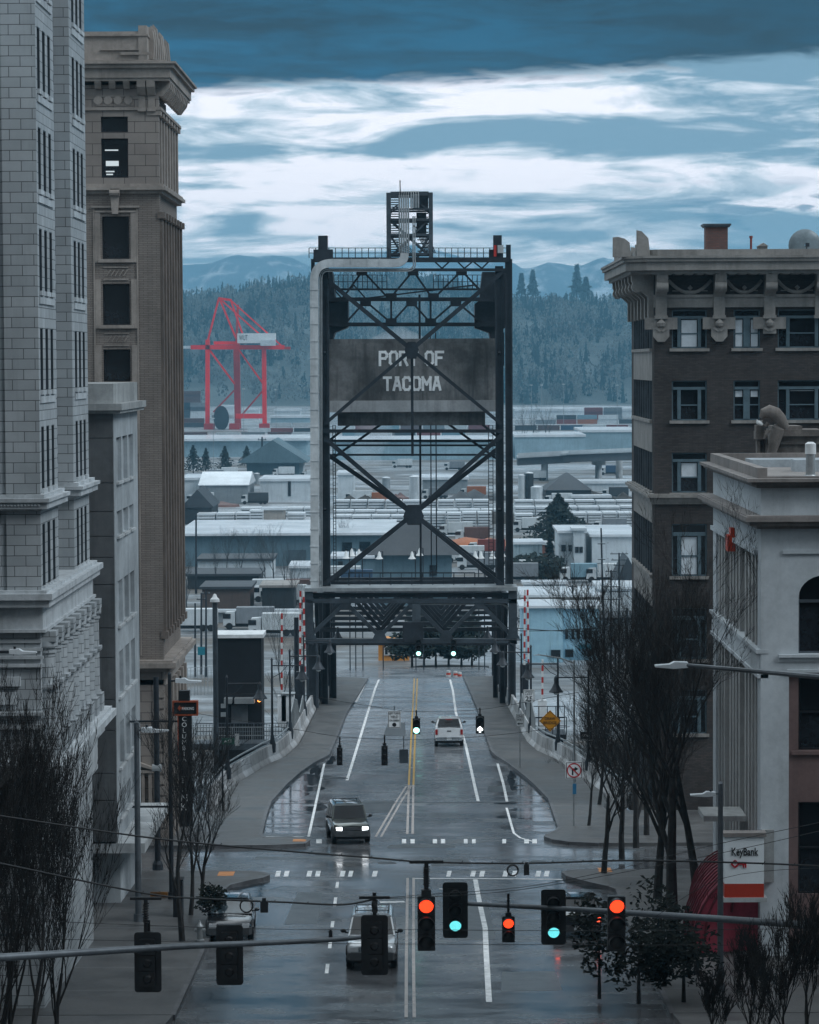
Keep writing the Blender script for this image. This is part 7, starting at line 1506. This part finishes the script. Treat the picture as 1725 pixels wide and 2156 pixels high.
for px, py, r, d, lb in ((519, 1908, 13, 51.8, 'left signal'), (1080, 1833, 11, 47.2, 'red signal on the span cable')):
    c = P(px, py, d); k = r*d/F; t = thing('cable_coil', 'coil of spare black cable hanging near the '+lb, 'cable coil', c); m = MB()
    for w_ in range(2): m.path([c+V3((k*(1+.05*w_)*math.cos(u), .02*w_, k*(1+.08*w_)*math.sin(u))) for u in [2*math.pi*i/24 for i in range(25)]], .012, 6)
    builds(m, 'loop', WIRE, t)
for px, y0, y1, w_, d, lb in ((556, 1898, 1922, 16, 51.8, 'beside the left cable coil'), (1109, 1820, 1843, 11, 47.2, 'right of the cable coil by the red signal'), (696, 1960, 1976, 8, 60, 'on the lower thin wire')):
    a = P(px, y0, d); b = P(px, y1, d); k = w_*d/F/2; t = thing('splice_box', 'small black splice box hanging '+lb, 'splice box', a); MB().box(a.x-k, a.x+k, d, d+2*k, b.z, a.z).build('body', SIGB, t); MB().box(a.x-k*.5, a.x+k*.5, d, d+k, a.z, a.z+k*.8).build('clip', SIGB, t)
for px, ya, yb, d, lb in ((789, 1890, 1932, 52, 'big rear facing signal'), (898, 1815, 1884, 47.2, 'large red signal'), (307, 1892, 1962, 51.0, 'left rear facing signal')):
    a = P(px, ya, d); b = P(px, yb, d); t = thing('signal_hanger', 'black twisted hanger rod above the '+lb, 'hanger', b); m = MB().tube(a, b, .035, n=8); m.build('rod', WIRE, t); m = MB(); n = 40; m.path([a.lerp(b, .15+i/n*.6)+V3((.05*math.cos(i*1.3), .05*math.sin(i*1.3), 0)) for i in range(n)], .012, 5).build('wrap', WIRE, t); MB().bar(a+V3((-.28, 0, 0)), a+V3((.28, 0, 0)), .05).build('clamp', WIRE, t)
# ================================================================== VEHICLES (front faces -y in local space)
def loft(secs, name, mat, t, cap=True):
    m = MB(); n = len(secs[0][1]); 
    for y, ring in secs: m.v += [(x, y, z) for x, z in ring]
    for i in range(len(secs)-1):
        for k in range(n): m.f.append((i*n+k, i*n+(k+1) % n, (i+1)*n+(k+1) % n, (i+1)*n+k))
    m.f.append(tuple(range(n))); m.f.append(tuple((len(secs)-1)*n+k for k in range(n-1, -1, -1))); m.k = [(0, 0)]
    return m.build(name, mat, t, world=False, smooth=True)
def bring(hw, zb, zt, r=.09, crown=.03):          # body cross-section
    return [(-hw*.90, zb), (-hw*.985, zb+.1), (-hw, zb+(zt-zb)*.45), (-hw*.99, zt-r*1.4), (-hw*.94, zt-r*.35), (-hw*.80, zt), (0, zt+crown), (hw*.80, zt), (hw*.94, zt-r*.35), (hw*.99, zt-r*1.4), (hw, zb+(zt-zb)*.45), (hw*.985, zb+.1), (hw*.90, zb)]
def quadp(m, q, inset, off):        # slightly proud glass panel on a quad given counter-clockwise from outside
    q = [V3(p) for p in q]; c = sum(q, V3())/4; n = (q[1]-q[0]).cross(q[3]-q[0]).normalized()
    o = [p+(c-p)*inset for p in q]; m.add([p+n*off for p in o]+[p-n*.01 for p in o], [(0, 1, 2, 3), (7, 6, 5, 4), (0, 4, 5, 1), (1, 5, 6, 2), (2, 6, 7, 3), (3, 7, 4, 0)])
def paint(name, c, rough=.25, metal=.35):
    if name in MC: return MC[name]
    m, nt, b = _new(name); v = _vec(nt); n = _noise(nt, v, 1.5, 5); nt.links.new(_ramp(nt, n, tuple(q*.82 for q in c), c), b.inputs['Base Color']); b.inputs['Roughness'].default_value = rough; b.inputs['Metallic'].default_value = metal; b.inputs['Coat Weight'].default_value = 1.0; b.inputs['Coat Roughness'].default_value = .08
    MC[name] = m; return m
CHR = M('chrome', (.6, .62, .64), .2, .1, 4, metal=.9, bump=0); HLM = M('headlamp_glass', (.5, .52, .54), .15, .1, 4, bump=0); HLON = EM('headlamp_lit', (.9, .95, 1.0), 4.5); TLM = M('tail_lamp_red', (.32, .02, .02), .25, .1, 4, bump=0); TLON = EM('tail_lamp_lit', (1, .08, .03), 2.2); INT = M('car_interior', (.02, .022, .025), .8, .3, 3); TRIM = M('grey_bumper', (.06, .065, .07), .5, .2, 3); PLT = M('number_plate', (.55, .58, .6), .5, .1, 5, bump=0)
def vehicle(label, cat, name, loc, rz, body, W=1.8, L=4.5, kind='suv', lamps=False, tail=False, cladding=None, roofmat=None):
    t = thing(name, label, cat, loc, rz=rz); BASE[t.name] = V3((0, 0, 0)); hw = W/2; f = -L/2; r = L/2
    if kind == 'suv': hood, belt, roof = 1.02, 1.12, 1.78; cab = (f+1.25, f+1.75, r-.45, r-.12)
    elif kind == 'pickup': hood, belt, roof = 1.14, 1.27, 1.80; cab = (f+1.45, f+2.05, f+3.35, f+3.62)
    else: hood, belt, roof = .86, .94, 1.42; cab = (f+1.15, f+1.95, r-1.35, r-.55)
    if kind == 'sedan': secs = [(f, bring(hw*.80, .32, .62)), (f+.08, bring(hw*.9, .26, .70)), (f+.45, bring(hw*.98, .22, .79)), (f+1.2, bring(hw, .2, belt-.06)), (0, bring(hw, .2, belt)), (r-1.0, bring(hw, .2, belt+.04)), (r-.3, bring(hw*.97, .25, belt+.04)), (r-.03, bring(hw*.9, .35, belt-.06))]
    else: secs = [(f, bring(hw*.86, .48, hood-.14)), (f+.07, bring(hw*.93, .42, hood-.08)), (f+.4, bring(hw*.98, .38, hood-.02)), (f+1.2, bring(hw, .36, belt-.05)), (0, bring(hw, .36, belt)), (r-.35, bring(hw, .38, belt)), (r-.02, bring(hw*.97, .44, belt-.03))]
    if kind == 'pickup': secs = secs[:4]+[(f+3.6, bring(hw, .40, belt)), (r-.05, bring(hw, .44, belt-.02)), (r, bring(hw*.98, .5, belt-.03))]
    loft(secs, 'body', body, t)
    y0, y1, y2, y3 = cab; tw = hw*(.78 if kind == 'pickup' else .80); bw = hw*.95; zb = belt-.04
    bot = [(-bw, y0), (bw, y0), (bw, y3), (-bw, y3)]; top = [(-tw, y1), (tw, y1), (tw, y2), (-tw, y2)]
    m = MB(); m.add([(x, y, zb) for x, y in bot]+[(x, y, roof-.07) for x, y in top], [(0, 1, 5, 4), (1, 2, 6, 5), (2, 3, 7, 6), (3, 0, 4, 7)]); m.build('cabin', body, t, world=False)
    loft([(y1-.04, [(-tw*.9, roof-.09), (-tw*1.0, roof-.08), (-tw*.9, roof-.02), (0, roof), (tw*.9, roof-.02), (tw, roof-.08), (tw*.9, roof-.09)]), ((y1+y2)/2, [(-tw*.9, roof-.09), (-tw*1.02, roof-.07), (-tw*.9, roof+.0), (0, roof+.03), (tw*.9, roof), (tw*1.02, roof-.07), (tw*.9, roof-.09)]), (y2+.03, [(-tw*.9, roof-.09), (-tw, roof-.08), (-tw*.9, roof-.02), (0, roof), (tw*.9, roof-.02), (tw, roof-.08), (tw*.9, roof-.09)])], 'roof', roofmat or body, t)
    B = [V3((x, y, zb)) for x, y in bot]; T_ = [V3((x, y, roof-.07)) for x, y in top]
    for nm, q in (('windshield', (B[0], B[1], T_[1], T_[0])), ('rear_window', (B[2], B[3], T_[3], T_[2]))): m = MB(); quadp(m, q, .14 if kind == 'pickup' else .08, .012); m.build(nm, GLASSB if nm == 'windshield' and kind == 'sedan' else GLASS, t, world=False)
    for q in ((B[1], B[2], T_[2], T_[1]), (B[3], B[0], T_[0], T_[3])):
        nw = 3 if kind == 'suv' else 2
        for k in range(nw):
            a, b, c, d = q; e = lambda u: a.lerp(b, u); g = lambda u: d.lerp(c, u); m = MB(); quadp(m, (e(k/nw+.01), e((k+1)/nw-.01), g((k+1)/nw-.01), g(k/nw+.01)), .10, .012); m.build('side_window', GLASS, t, world=False)
    wr = .36 if kind != 'sedan' else .32
    for y in (f+.85, r-.9):
        for s in (-1, 1):
            w = MB(); pr = [(wr*.62, -.11), (wr*.97, -.11), (wr, -.07), (wr, .07), (wr*.97, .11), (wr*.62, .11)]; l = MB().lathe(pr, (0, 0, 0), 22); w.v = [(s*(hw-.1)+z, y+x, wr+yy) for x, yy, z in l.v]; w.f = l.f; w.k = [(0, 0)]; wo = w.build('wheel', RUBBER, t, world=False, smooth=True)
            l = MB().lathe([(wr*.62, .02), (wr*.55, .06), (wr*.2, .03), (wr*.12, .07), (.001, .07)], (0, 0, 0), 16); w = MB(); w.v = [(s*(hw-.1)+s*(z+.045), y+x, wr+yy) for x, yy, z in l.v]; w.f = l.f; w.k = [(0, 0)]; w.build('rim', CHR if kind != 'pickup' else GALV, wo, world=False)
            l = MB(); N_ = 12; rr = wr+.07
            pts = [(s*(hw-.02), y+rr*math.cos(u), wr+rr*math.sin(u)) for u in [math.pi*(-.05+1.1*i/N_) for i in range(N_+1)]]; l.path(pts, .045, 5).build('wheel_arch', cladding or BLACK, t, world=False)
    cl = cladding or TRIM; zb0 = .42 if kind != 'sedan' else .3
    m = MB(); m.prism([(-hw*.97, f+.2), (-hw*.86, f-.09), (hw*.86, f-.09), (hw*.97, f+.2)], zb0-.02, zb0+.24, 'z'); m.build('front_bumper', cl, t, world=False)
    m = MB(); m.prism([(-hw*.97, r-.2), (-hw*.9, r+.1), (hw*.9, r+.1), (hw*.97, r-.2)], zb0, zb0+.22, 'z'); m.build('rear_bumper', CHR if kind == 'pickup' else cl, t, world=False)
    zl = hood-.24 if kind != 'sedan' else .62
    MB().box(-hw*.5, hw*.5, f-.03, f+.03, zl-.09, zl+.07).build('grille', BLACK, t, world=False)
    m = MB(); 
    for k in range(3): m.box(-hw*.48, hw*.48, f-.045, f-.03, zl-.07+k*.055, zl-.05+k*.055)
    builds(m, 'grille_bar', CHR, t, world=False)
    for s in (-1, 1):
        MB().prism([(s*hw*.54, zl-.09), (s*hw*.84, zl-.07), (s*hw*.86, zl+.06), (s*hw*.54, zl+.07)], f-.05, f+.1).build('headlight', HLON if lamps else HLM, t, world=False)
        if lamps: MB().box(min(s*hw*.6, s*hw*.82), max(s*hw*.6, s*hw*.82), f-.08, f, zl-.24, zl-.14).build('turn_signal', (ORL if s < 0 else M('amber_lens', (.5, .2, .03), .3, .1, 4)), t, world=False)
        zt_ = belt-.12; MB().box(min(s*hw*.80, s*hw*.97), max(s*hw*.80, s*hw*.97), r-.08, r+.03, zt_-.34 if kind != 'sedan' else zt_-.16, zt_).build('tail_light', TLON if tail else TLM, t, world=False)
        mo = MB().lathe([(.001, -.1), (.08, -.06), (.1, 0), (.08, .06), (.001, .1)], (0, 0, 0), 10); mo.v = [(s*(hw+.13)+z*1.1, y0+.18+yy*.6, belt+.1+x*.75) for x, yy, z in mo.v]; mo.build('mirror', BLACK if kind != 'sedan' else body, t, world=False, smooth=True); MB().box(min(s*hw*.93, s*(hw+.08)), max(s*hw*.93, s*(hw+.08)), y0+.14, y0+.2, belt+.02, belt+.07).build('mirror_stalk', BLACK, t, world=False)
    MB().box(-.16, .16, f-.11, f-.09, zb0+.05, zb0+.2).build('number_plate', TRIM, t, world=False); MB().box(-.16, .16, r+.1, r+.12, zb0+.06, zb0+.2).build('number_plate', PLT, t, world=False)
    if kind == 'suv':
        for s in (-1, 1): MB().path([(s*tw*.85, y1+.2, roof), (s*tw*.85, y1+.25, roof+.06), (s*tw*.85, y2-.25, roof+.06), (s*tw*.85, y2-.2, roof)], .02, 6).build('roof_rail', BLACK, t, world=False)
        for yy in (y1+.5, y2-.5): MB().box(-tw*.85, tw*.85, yy-.03, yy+.03, roof+.04, roof+.07).build('roof_bar', BLACK, t, world=False)
    if kind == 'pickup':
        MB().box(-hw*.80, hw*.80, f+3.66, r-.1, belt-.03, belt+.035).build('bed_well', BLACK, t, world=False)
        m = MB(); m.box(-hw*.74, hw*.74, r-.01, r+.025, .66, belt-.10); m.build('tailgate', body, t, world=False); MB().box(-.14, .14, r+.025, r+.04, belt-.26, belt-.19).build('tailgate_handle', BLACK, t, world=False)
        MB().box(-.22, .22, y3-.0, y3+.02, roof-.14, roof-.08).build('brake_lamp', TLM, t, world=False)
    MB().box(-hw*.78, hw*.78, f+.3, r-.3, .24, .45).build('underbody', BLACK, t, world=False); return t
def ground(px, py): p = G(px, py); return p
tilt = math.atan(-.0414)
def place(t): t.rotation_euler = (tilt*math.cos(t.rotation_euler[2]), tilt*-math.sin(t.rotation_euler[2]) if False else 0, t.rotation_euler[2])
p = G(730, 1779); L_ = 4.5
v = vehicle('dark green suv with lit headlights turning at the left end of the crosswalk', 'suv', 'suv', (p.x, p.y+L_/2, zs(p.y+L_/2)), R(7), paint('suv_paint', (.10, .115, .105), .18, .6), 1.8, L_, 'suv', lamps=True, cladding=TRIM, roofmat=paint('suv_roof', (.34, .37, .38), .12, .3)); place(v)
p = G(946, 1573)
v = vehicle('white pickup truck seen from behind driving onto the bridge', 'pickup truck', 'pickup_truck', (p.x, p.y+2.5, zs(p.y+2.5)), R(180), paint('pickup_paint', (.78, .80, .82), .3, .0), 1.86, 5.0, 'pickup'); place(v)
p = G(484, 1984)
v = vehicle('dark wet sedan parked at the left curb facing the camera', 'car', 'parked_car', (p.x-.1, p.y+2.3, zs(p.y+2.3)), R(2), paint('sedan_dark', (.03, .034, .04), .18, .5), 1.78, 4.6, 'sedan'); place(v)
p = G(782, 2045)
v = vehicle('white car coming toward the camera behind the rear facing signal', 'car', 'car', (p.x, p.y+2.2, zs(p.y+2.2)), R(0), paint('car_white', (.60, .64, .67), .22, .15), 1.78, 4.5, 'suv'); place(v)
p = G(1218, 1978)
v = vehicle('black car seen from behind at the right curb with one lit tail lamp', 'car', 'parked_car', (p.x, p.y+2.3, zs(p.y+2.3)), R(180), paint('car_black', (.02, .022, .026), .2, .5), 1.76, 4.6, 'sedan', tail=True); place(v)
# ================================================================== TREES
BARK = M('wet_bark', (.022, .021, .021), .85, .4, 3); BARKF = M('grey_bark', (.05, .055, .06), .85, .3, 2)
def bare_tree(label, x, y, h, seed, spread=.5, levels=5, r0=None, z=None, mat=None, nb=(2, 3), group=None, lean=0.0, fork=.22, name='bare_tree', up=.55):
    mat = mat or BARK; rd = random.Random(seed); z = zs(y)+.1 if z is None else z; t = thing(name, label, 'tree', (x, y, z), group=group)
    tk, cr_ = MB(), MB(); r0 = r0 or h*.016
    def seg(a, b, ra, rb, lv): (tk if lv <= 1 else cr_).tube(a, b, ra, rb, n=7 if lv <= 1 else (4 if lv < 4 else 3), cap=False)
    def grow(p, d, ln, r, lv):
        steps = 4 if lv < 2 else 3; q = p; dd = d
        pts = [q]
        for i in range(steps):
            dd = (dd+V3((rd.uniform(-1, 1), rd.uniform(-1, 1), rd.uniform(-.3, .6)))*(.10 if lv < 2 else .17)+V3((0, 0, up*.12))).normalized(); nq = q+dd*ln/steps
            ra = r*(1-.55*i/steps); rb = r*(1-.55*(i+1)/steps); seg(q, nq, ra, rb, lv); q = nq; pts.append((q, dd, rb))
            if lv < levels and (i >= 1 or lv > 0 or rd.random() < .3):
                for _ in range(rd.randint(*nb)//(2 if i < steps-1 else 1) or 1):
                    a = rd.random()*6.283; perp = dd.orthogonal().normalized(); perp.rotate(Matrix.Rotation(a, 3, dd)); s = spread*rd.uniform(.55, 1.2)
                    nd = (dd+perp*s+V3((0, 0, up*.25))).normalized(); grow(q, nd, ln*rd.uniform(.48, .74), max(rb*.62, .006), lv+1)
    grow(V3((x, y, z)), V3((lean, 0, 1)).normalized(), h*.42, r0, 0)
    tk.build('trunk', mat, t, smooth=True)
    cr_.build('crown', mat, t); return t
for i, (px, yb_, h, sd_, sp, lv, r, ln, lb) in enumerate((
        (1420, 1995, 15.0, 3, .58, 6, .26, 0, 'large bare street tree rising before the corner bank and brick building'),
        (1272, 1846, 8.2, 5, .65, 5, .14, .05, 'dark trunked bare tree by the near right crosswalk corner'),
        (1468, 1890, 13.0, 8, .55, 5, .2, -.05, 'bare tree behind the large one against the brick building'),
        (1340, 1790, 11.0, 12, .62, 5, .16, 0, 'bare tree between the bridge sidewalk and the brick building'),
        (1262, 1700, 8.5, 15, .5, 5, .11, .05, 'bare tree leaning over the right bridge sidewalk railing'),
        (1385, 1900, 12.0, 17, .6, 5, .2, .06, 'bare tree left of the large one, crown over the bridge rail'),
        (1310, 1815, 10.0, 18, .65, 5, .15, .04, 'bare tree second from the crosswalk on the right corner'),
        (1362, 1765, 10.5, 19, .65, 5, .15, -.03, 'bare tree close against the brick building corner'),
        (1240, 1745, 6.0, 20, .5, 5, .09, .05, 'small bare tree by the no right turn sign'),
        (384, 1990, 8.6, 21, .5, 5, .13, .0, 'bare street tree behind the cabinet on the left sidewalk'),
        (402, 1935, 7.6, 24, .52, 5, .10, .04, 'slender bare tree under the vertical bank sign'),
        (425, 1900, 6.5, 27, .55, 5, .09, .03, 'slender bare tree at the left corner near the crosswalk'))):
    p = G(px, yb_); bare_tree(lb, p.x, p.y, h, sd_, sp, lv, r, lean=ln)
# mass of bare trees right of the bridge and on the bank at left
for i, (px, d, h, sd_) in enumerate(((1255, 176, 13, 31), (1290, 184, 15, 33), (1310, 172, 12, 35), (1230, 205, 11, 37), (1345, 168.5, 9, 39), (1275, 215, 14, 41))):
    x = P(px, 1700, d).x; z = zs(150)-(d-150)*.9 if d < 166 else 5 if d < 180 else 2; bare_tree('leafless tree in the brush right of the bridge, '+ORD[i], x, d, h, sd_, .62, 5, .12, z=z, group='leafless trees below the bridge')
for i, (px, d, h, sd_) in enumerate(((396, 186, 12, 51), (424, 200, 11, 53), (405, 170, 9, 55), (612, 262, 12, 57), (600, 300, 15, 58))):
    x = P(px, 1700, d).x; bare_tree('leafless tree below the left side of the bridge, '+ORD[i], x, d, h, sd_, .5, 4, .12, z=2 if d > 176 else 7, group='leafless trees below the bridge')
for i, (px, yb_, h, sd_) in enumerate(((478, 1222, 9, 61), (505, 1226, 10, 62), (560, 1245, 11, 63), (578, 1250, 12, 64), (600, 1262, 10, 65), (735, 1180, 9, 66), (1195, 1212, 7, 67), (1150, 960, 26, 68), (1104, 962, 24, 69), (1122, 960, 22, 70), (455, 1240, 9, 71), (395, 1300, 11, 72), (620, 1290, 10, 73), (640, 1335, 9, 74), (1090, 1340, 7, 76))):
    p = FL(px, yb_); w_ = 'left of the tower' if px < 700 else 'seen through the tower' if px < 800 else 'right of the tower'; TC = globals().setdefault('TC', {}); TC[w_] = TC.get(w_, -1)+1; bare_tree('leafless tree among the yards, '+w_+', '+['first', 'second', 'third', 'fourth', 'fifth', 'sixth', 'seventh', 'eighth', 'ninth', 'tenth'][TC[w_]]+' of its cluster', p.x, p.y, h, sd_, .55, 4, h*.012, z=2, mat=BARKF, group='leafless trees in the yards')
# thicket at the lower left: many upright stems fanning to the right
for i, (px, d, h, sd_, ln) in enumerate(((25, 66, 9.6, 81, .10), (95, 62, 9.0, 82, .16), (150, 64, 8.8, 83, .22), (10, 72, 10.0, 84, .05), (200, 68, 8.2, 85, .25), (60, 58, 8.0, 86, .2), (120, 70, 10.2, 87, .12), (40, 61, 8.6, 88, .14))):
    x = P(px, 1900, d).x-1.2; bare_tree('upright many stemmed bare tree in the dark thicket at lower left, '+ORD[i], x, d, h, sd_, .40, 5, .085, lean=ln, up=.9, group='bare trees in the lower left thicket')
for i, (px, d, h, sd_) in enumerate(((1590, 58, 3.0, 91), (1700, 60, 3.9, 92), (1500, 61, 2.4, 93), (1655, 56, 3.0, 94))):
    x = P(px, 1990, d).x; z = P(px, 2080, d).z-.6; bare_tree('bare shrub branches at the lower right below the bank sign, '+ORD[i], x, d, h, sd_, .45, 5, .05, z=z-1.2, name='bare_shrub', group='bare shrubs at the lower right', up=.8)
NDL = M('dark_needles', (.014, .022, .019), .9, .4, .8, bump=0); LEAF = M('evergreen_leaf', (.008, .012, .010), .75, .5, 1.5, bump=0, spec=.2)
def leafy(name, label, x, y, z, h, r, seed, conifer=True, n=1400, mat=None, group=None, s=.35, cat='tree', tr=None, z0=.12):
    rd = random.Random(seed); t = thing(name, label, cat, (x, y, z), group=group); MB().tube((x, y, z), (x, y, z+h*(.9 if conifer else .6)), tr or h*.02, h*.004, 8).build('trunk', BARK, t)
    m = MB(); vs = []; fs = []; o = 0; cl = [(rd.random()*6.28, rd.random(), rd.uniform(.6, 1.1)) for _ in range(14)]
    for i in range(n):
        if conifer:
            u = rd.random()**.8; lay = math.floor(u*11)/11; w = u-lay; a = rd.random()*6.283; rr = r*1.45*(1-u)*(1.15-w*5)*(.75+.35*math.sin(a*3+lay*17)+.2*rd.random())*rd.random()**.4; zc = z+h*(z0+(1-z0)*u)-rr*.18
        else:
            ca, cu, cr2 = cl[i % 14]; b = rd.random()*6.283; c_ = math.acos(1-2*rd.random()); q = r*.48*cr2*rd.random()**.33
            rr0 = r*.55; px_, py_ = rr0*math.cos(ca)*(1-cu*.3), rr0*math.sin(ca)*(1-cu*.3); zc = z+h*(z0+.15+.62*cu)+q*math.cos(c_); cx, cy = x+px_+q*math.sin(c_)*math.cos(b), y+py_+q*math.sin(c_)*math.sin(b)
        if conifer: cx, cy = x+rr*math.cos(a), y+rr*math.sin(a)
        k = s*rd.uniform(.6, 1.4); e1 = V3((rd.gauss(0, 1), rd.gauss(0, 1), rd.gauss(0, .5))).normalized()*k; e2 = e1.orthogonal().normalized()*k*.45
        c = V3((cx, cy, zc)); vs += [c-e1, c+e2, c+e1-V3((0, 0, k*.3)), c-e2]; fs.append((o, o+1, o+2, o+3)); o += 4
    m.v = [tuple(v) for v in vs]; m.f = fs; me = bpy.data.meshes.new('crown'); me.from_pydata([tuple(V3(v)-V3((x, y, z))) for v in m.v], [], m.f); me.materials.append(mat or NDL); ob_ = bpy.data.objects.new('crown', me); C.objects.link(ob_); ob_.parent = t; return t
for px, yt, yb_, rpx, sd_, n, lb in ((1176, 1041, 1150, 66, 1, 4200, 'big dark conifer standing before the lumber yard right of the tower'), (1158, 1120, 1195, 12, 2, 700, 'narrow dark conifer beside the white office block'), (407, 938, 996, 20, 3, 900, 'dark conifer leftmost of the four by the pale warehouse'), (434, 944, 996, 16, 4, 700, 'smaller dark conifer second from the left'), (474, 940, 998, 19, 5, 900, 'rounded dark conifer third from the left'), (520, 939, 985, 17, 6, 800, 'dark conifer nearest the barn'), (869, 1078, 1130, 18, 7, 700, 'conifer peeking above the hip roofed house'), (1228, 1090, 1135, 14, 8, 500, 'small conifer right of the big one')):
    p = FL(px, yb_); h = P(px, yt, p.y).z-2; leafy('conifer', lb, p.x, p.y, 2, h, rpx*p.y/F, sd_, True, n, s=h*(.05 if n < 3000 else .045))
for px, yt, base, rpx, sd_, lb in ((1122, 570, 612, 10, 11, 'tall pointed conifer on the hazy ridge skyline, right of the tower'), (1215, 558, 612, 13, 12, 'tallest conifer on the ridge skyline near the brick building'), (1098, 576, 608, 7, 13, 'small round topped tree on the ridge skyline beside the tower'), (1234, 584, 614, 12, 14, 'bushy tree right of the tallest ridge conifer')):
    d = 3300.0; a = P(px, yt, d); b = P(px, base, d); leafy('ridge_conifer', lb, a.x, d, b.z-8, a.z-b.z+8, rpx*d/F, sd_, True, 700, mat=FOL1, s=2.6, group='skyline conifers')
for i, (px, yb_, h, r, sd_) in enumerate(((868, 1410, 6.2, 3.2, 21), (893, 1409, 6.0, 3.0, 22), (918, 1410, 6.3, 3.2, 23), (945, 1409, 5.8, 3.0, 24), (972, 1410, 6.2, 3.2, 25), (994, 1408, 5.2, 2.6, 26))):
    p = FL(px, yb_); leafy('island_tree', 'dark leafy tree on the island beyond the bridge, '+ORD[i], p.x, p.y, 2.3, h, r, sd_, False, 1100, s=.4, z0=.2, group='trees on the traffic island', tr=.16)
for i, (px, py, h, r, d, sd_) in enumerate(((1400, 1900, 3.6, 1.5, 97, 31), (1345, 1940, 3.0, 1.3, 94, 32), (1440, 1930, 3.4, 1.4, 94, 33), (1225, 1865, 0, 0, 0, 0))):
    if h: x = P(px, py, d).x; leafy('evergreen_street_tree', 'dark leafy evergreen street tree at the lower right, '+ORD[i], x, d, zs(d)+.1, h, r, sd_, False, 1100, mat=LEAF, s=.11, z0=.15, group='evergreen street trees', tr=.08)
x = P(1262, 1900, 95).x; leafy('evergreen_street_tree', 'small dark leafy tree beside the mast arm near the right red signal', x, 95, zs(95)+.1, 3.6, 1.1, 35, False, 700, mat=LEAF, s=.11, z0=.15, tr=.07)
x = P(440, 1930, 108).x; leafy('evergreen_bush', 'dark evergreen bush between the left parked car and the hydrant', x, 109.5, zs(109)+.1, 1.9, .7, 36, False, 900, mat=LEAF, s=.1, z0=.05, cat='bush', tr=.04)
for i, (px, yb_, h, r) in enumerate(((1105, 1214, 3.6, 4.5), (1135, 1220, 4, 5), (1158, 1216, 3.6, 3.6))):
    p = FL(px, yb_); leafy('shrub', 'dark shrub mass near the mural wall, '+ORD[i], p.x, p.y, 2, h, r, 60+i, False, 900, s=.6, z0=0, group='shrubs by the mural wall', cat='bush')
# steam plume over the plant seen through the tower
p = FL(780, 985); m = MB(); rd = random.Random(4)
for k in range(9): u = k/8; m.lathe([(.5, -6), (5+u*5, -3), (6.5+u*5, 0), (5+u*5, 3.5), (.5, 6+u*2)], (p.x+rd.uniform(-3, 3)+u*9, p.y, 4+u*42), 12)
st = m.build('steam', hm); st.data.materials.clear(); sm = bpy.data.materials.new('steam_volume'); sm.use_nodes = True; sn = sm.node_tree; sn.nodes.clear(); v_ = sn.nodes.new('ShaderNodeVolumePrincipled'); v_.inputs['Color'].default_value = (.95, .97, 1, 1); v_.inputs['Density'].default_value = .035
oo = sn.nodes.new('ShaderNodeOutputMaterial'); sn.links.new(v_.outputs[0], oo.inputs['Volume']); st.data.materials.append(sm); tag(st, 'white steam plume drifting up behind the tower cross bracing', 'steam', kind='stuff')
# hooded stone figure and a gull on the roof structure --------------------------------
Yg = Ys-.35; fs_ = thing('hooded_statue', 'weathered hooded stone figure bent forward beside the roof piers', 'statue', P(1620, 985, Yg)); q = lambda px, py, dy=0: P(px, py, Yg+dy)
m = MB(); m.path([q(1632, 893), q(1640, 905), q(1634, 922), q(1626, 950), q(1622, 985)], [.16, .26, .25, .2, .22], 12).build('robe', STN, fs_, smooth=True)
m = MB(); m.path([q(1603, 880), q(1609, 870), q(1620, 866), q(1632, 871), q(1643, 883), q(1656, 902)], [.10, .22, .28, .30, .28, .16], 12).build('hood', STN, fs_, smooth=True)
m = MB(); m.path([q(1618, 890), q(1612, 897), q(1606, 894)], [.09, .07, .05], 8).path([q(1619, 905), q(1613, 915), q(1610, 925)], [.09, .08, .06], 8).build('arm', STN, fs_, smooth=True)
gl = thing('gull', 'small white gull perched on the left stone pier of the roof', 'bird', q(1597, 895)); m = MB().path([q(1595, 883), q(1595, 886), q(1597, 889), q(1602, 892), q(1609, 896)], [.03, .05, .10, .09, .02], 10); m.build('body', STW, gl, smooth=True); MB().path([q(1599, 891), q(1604, 894), q(1611, 896)], [.05, .05, .01], 8).build('wing', GALV, gl, smooth=True)
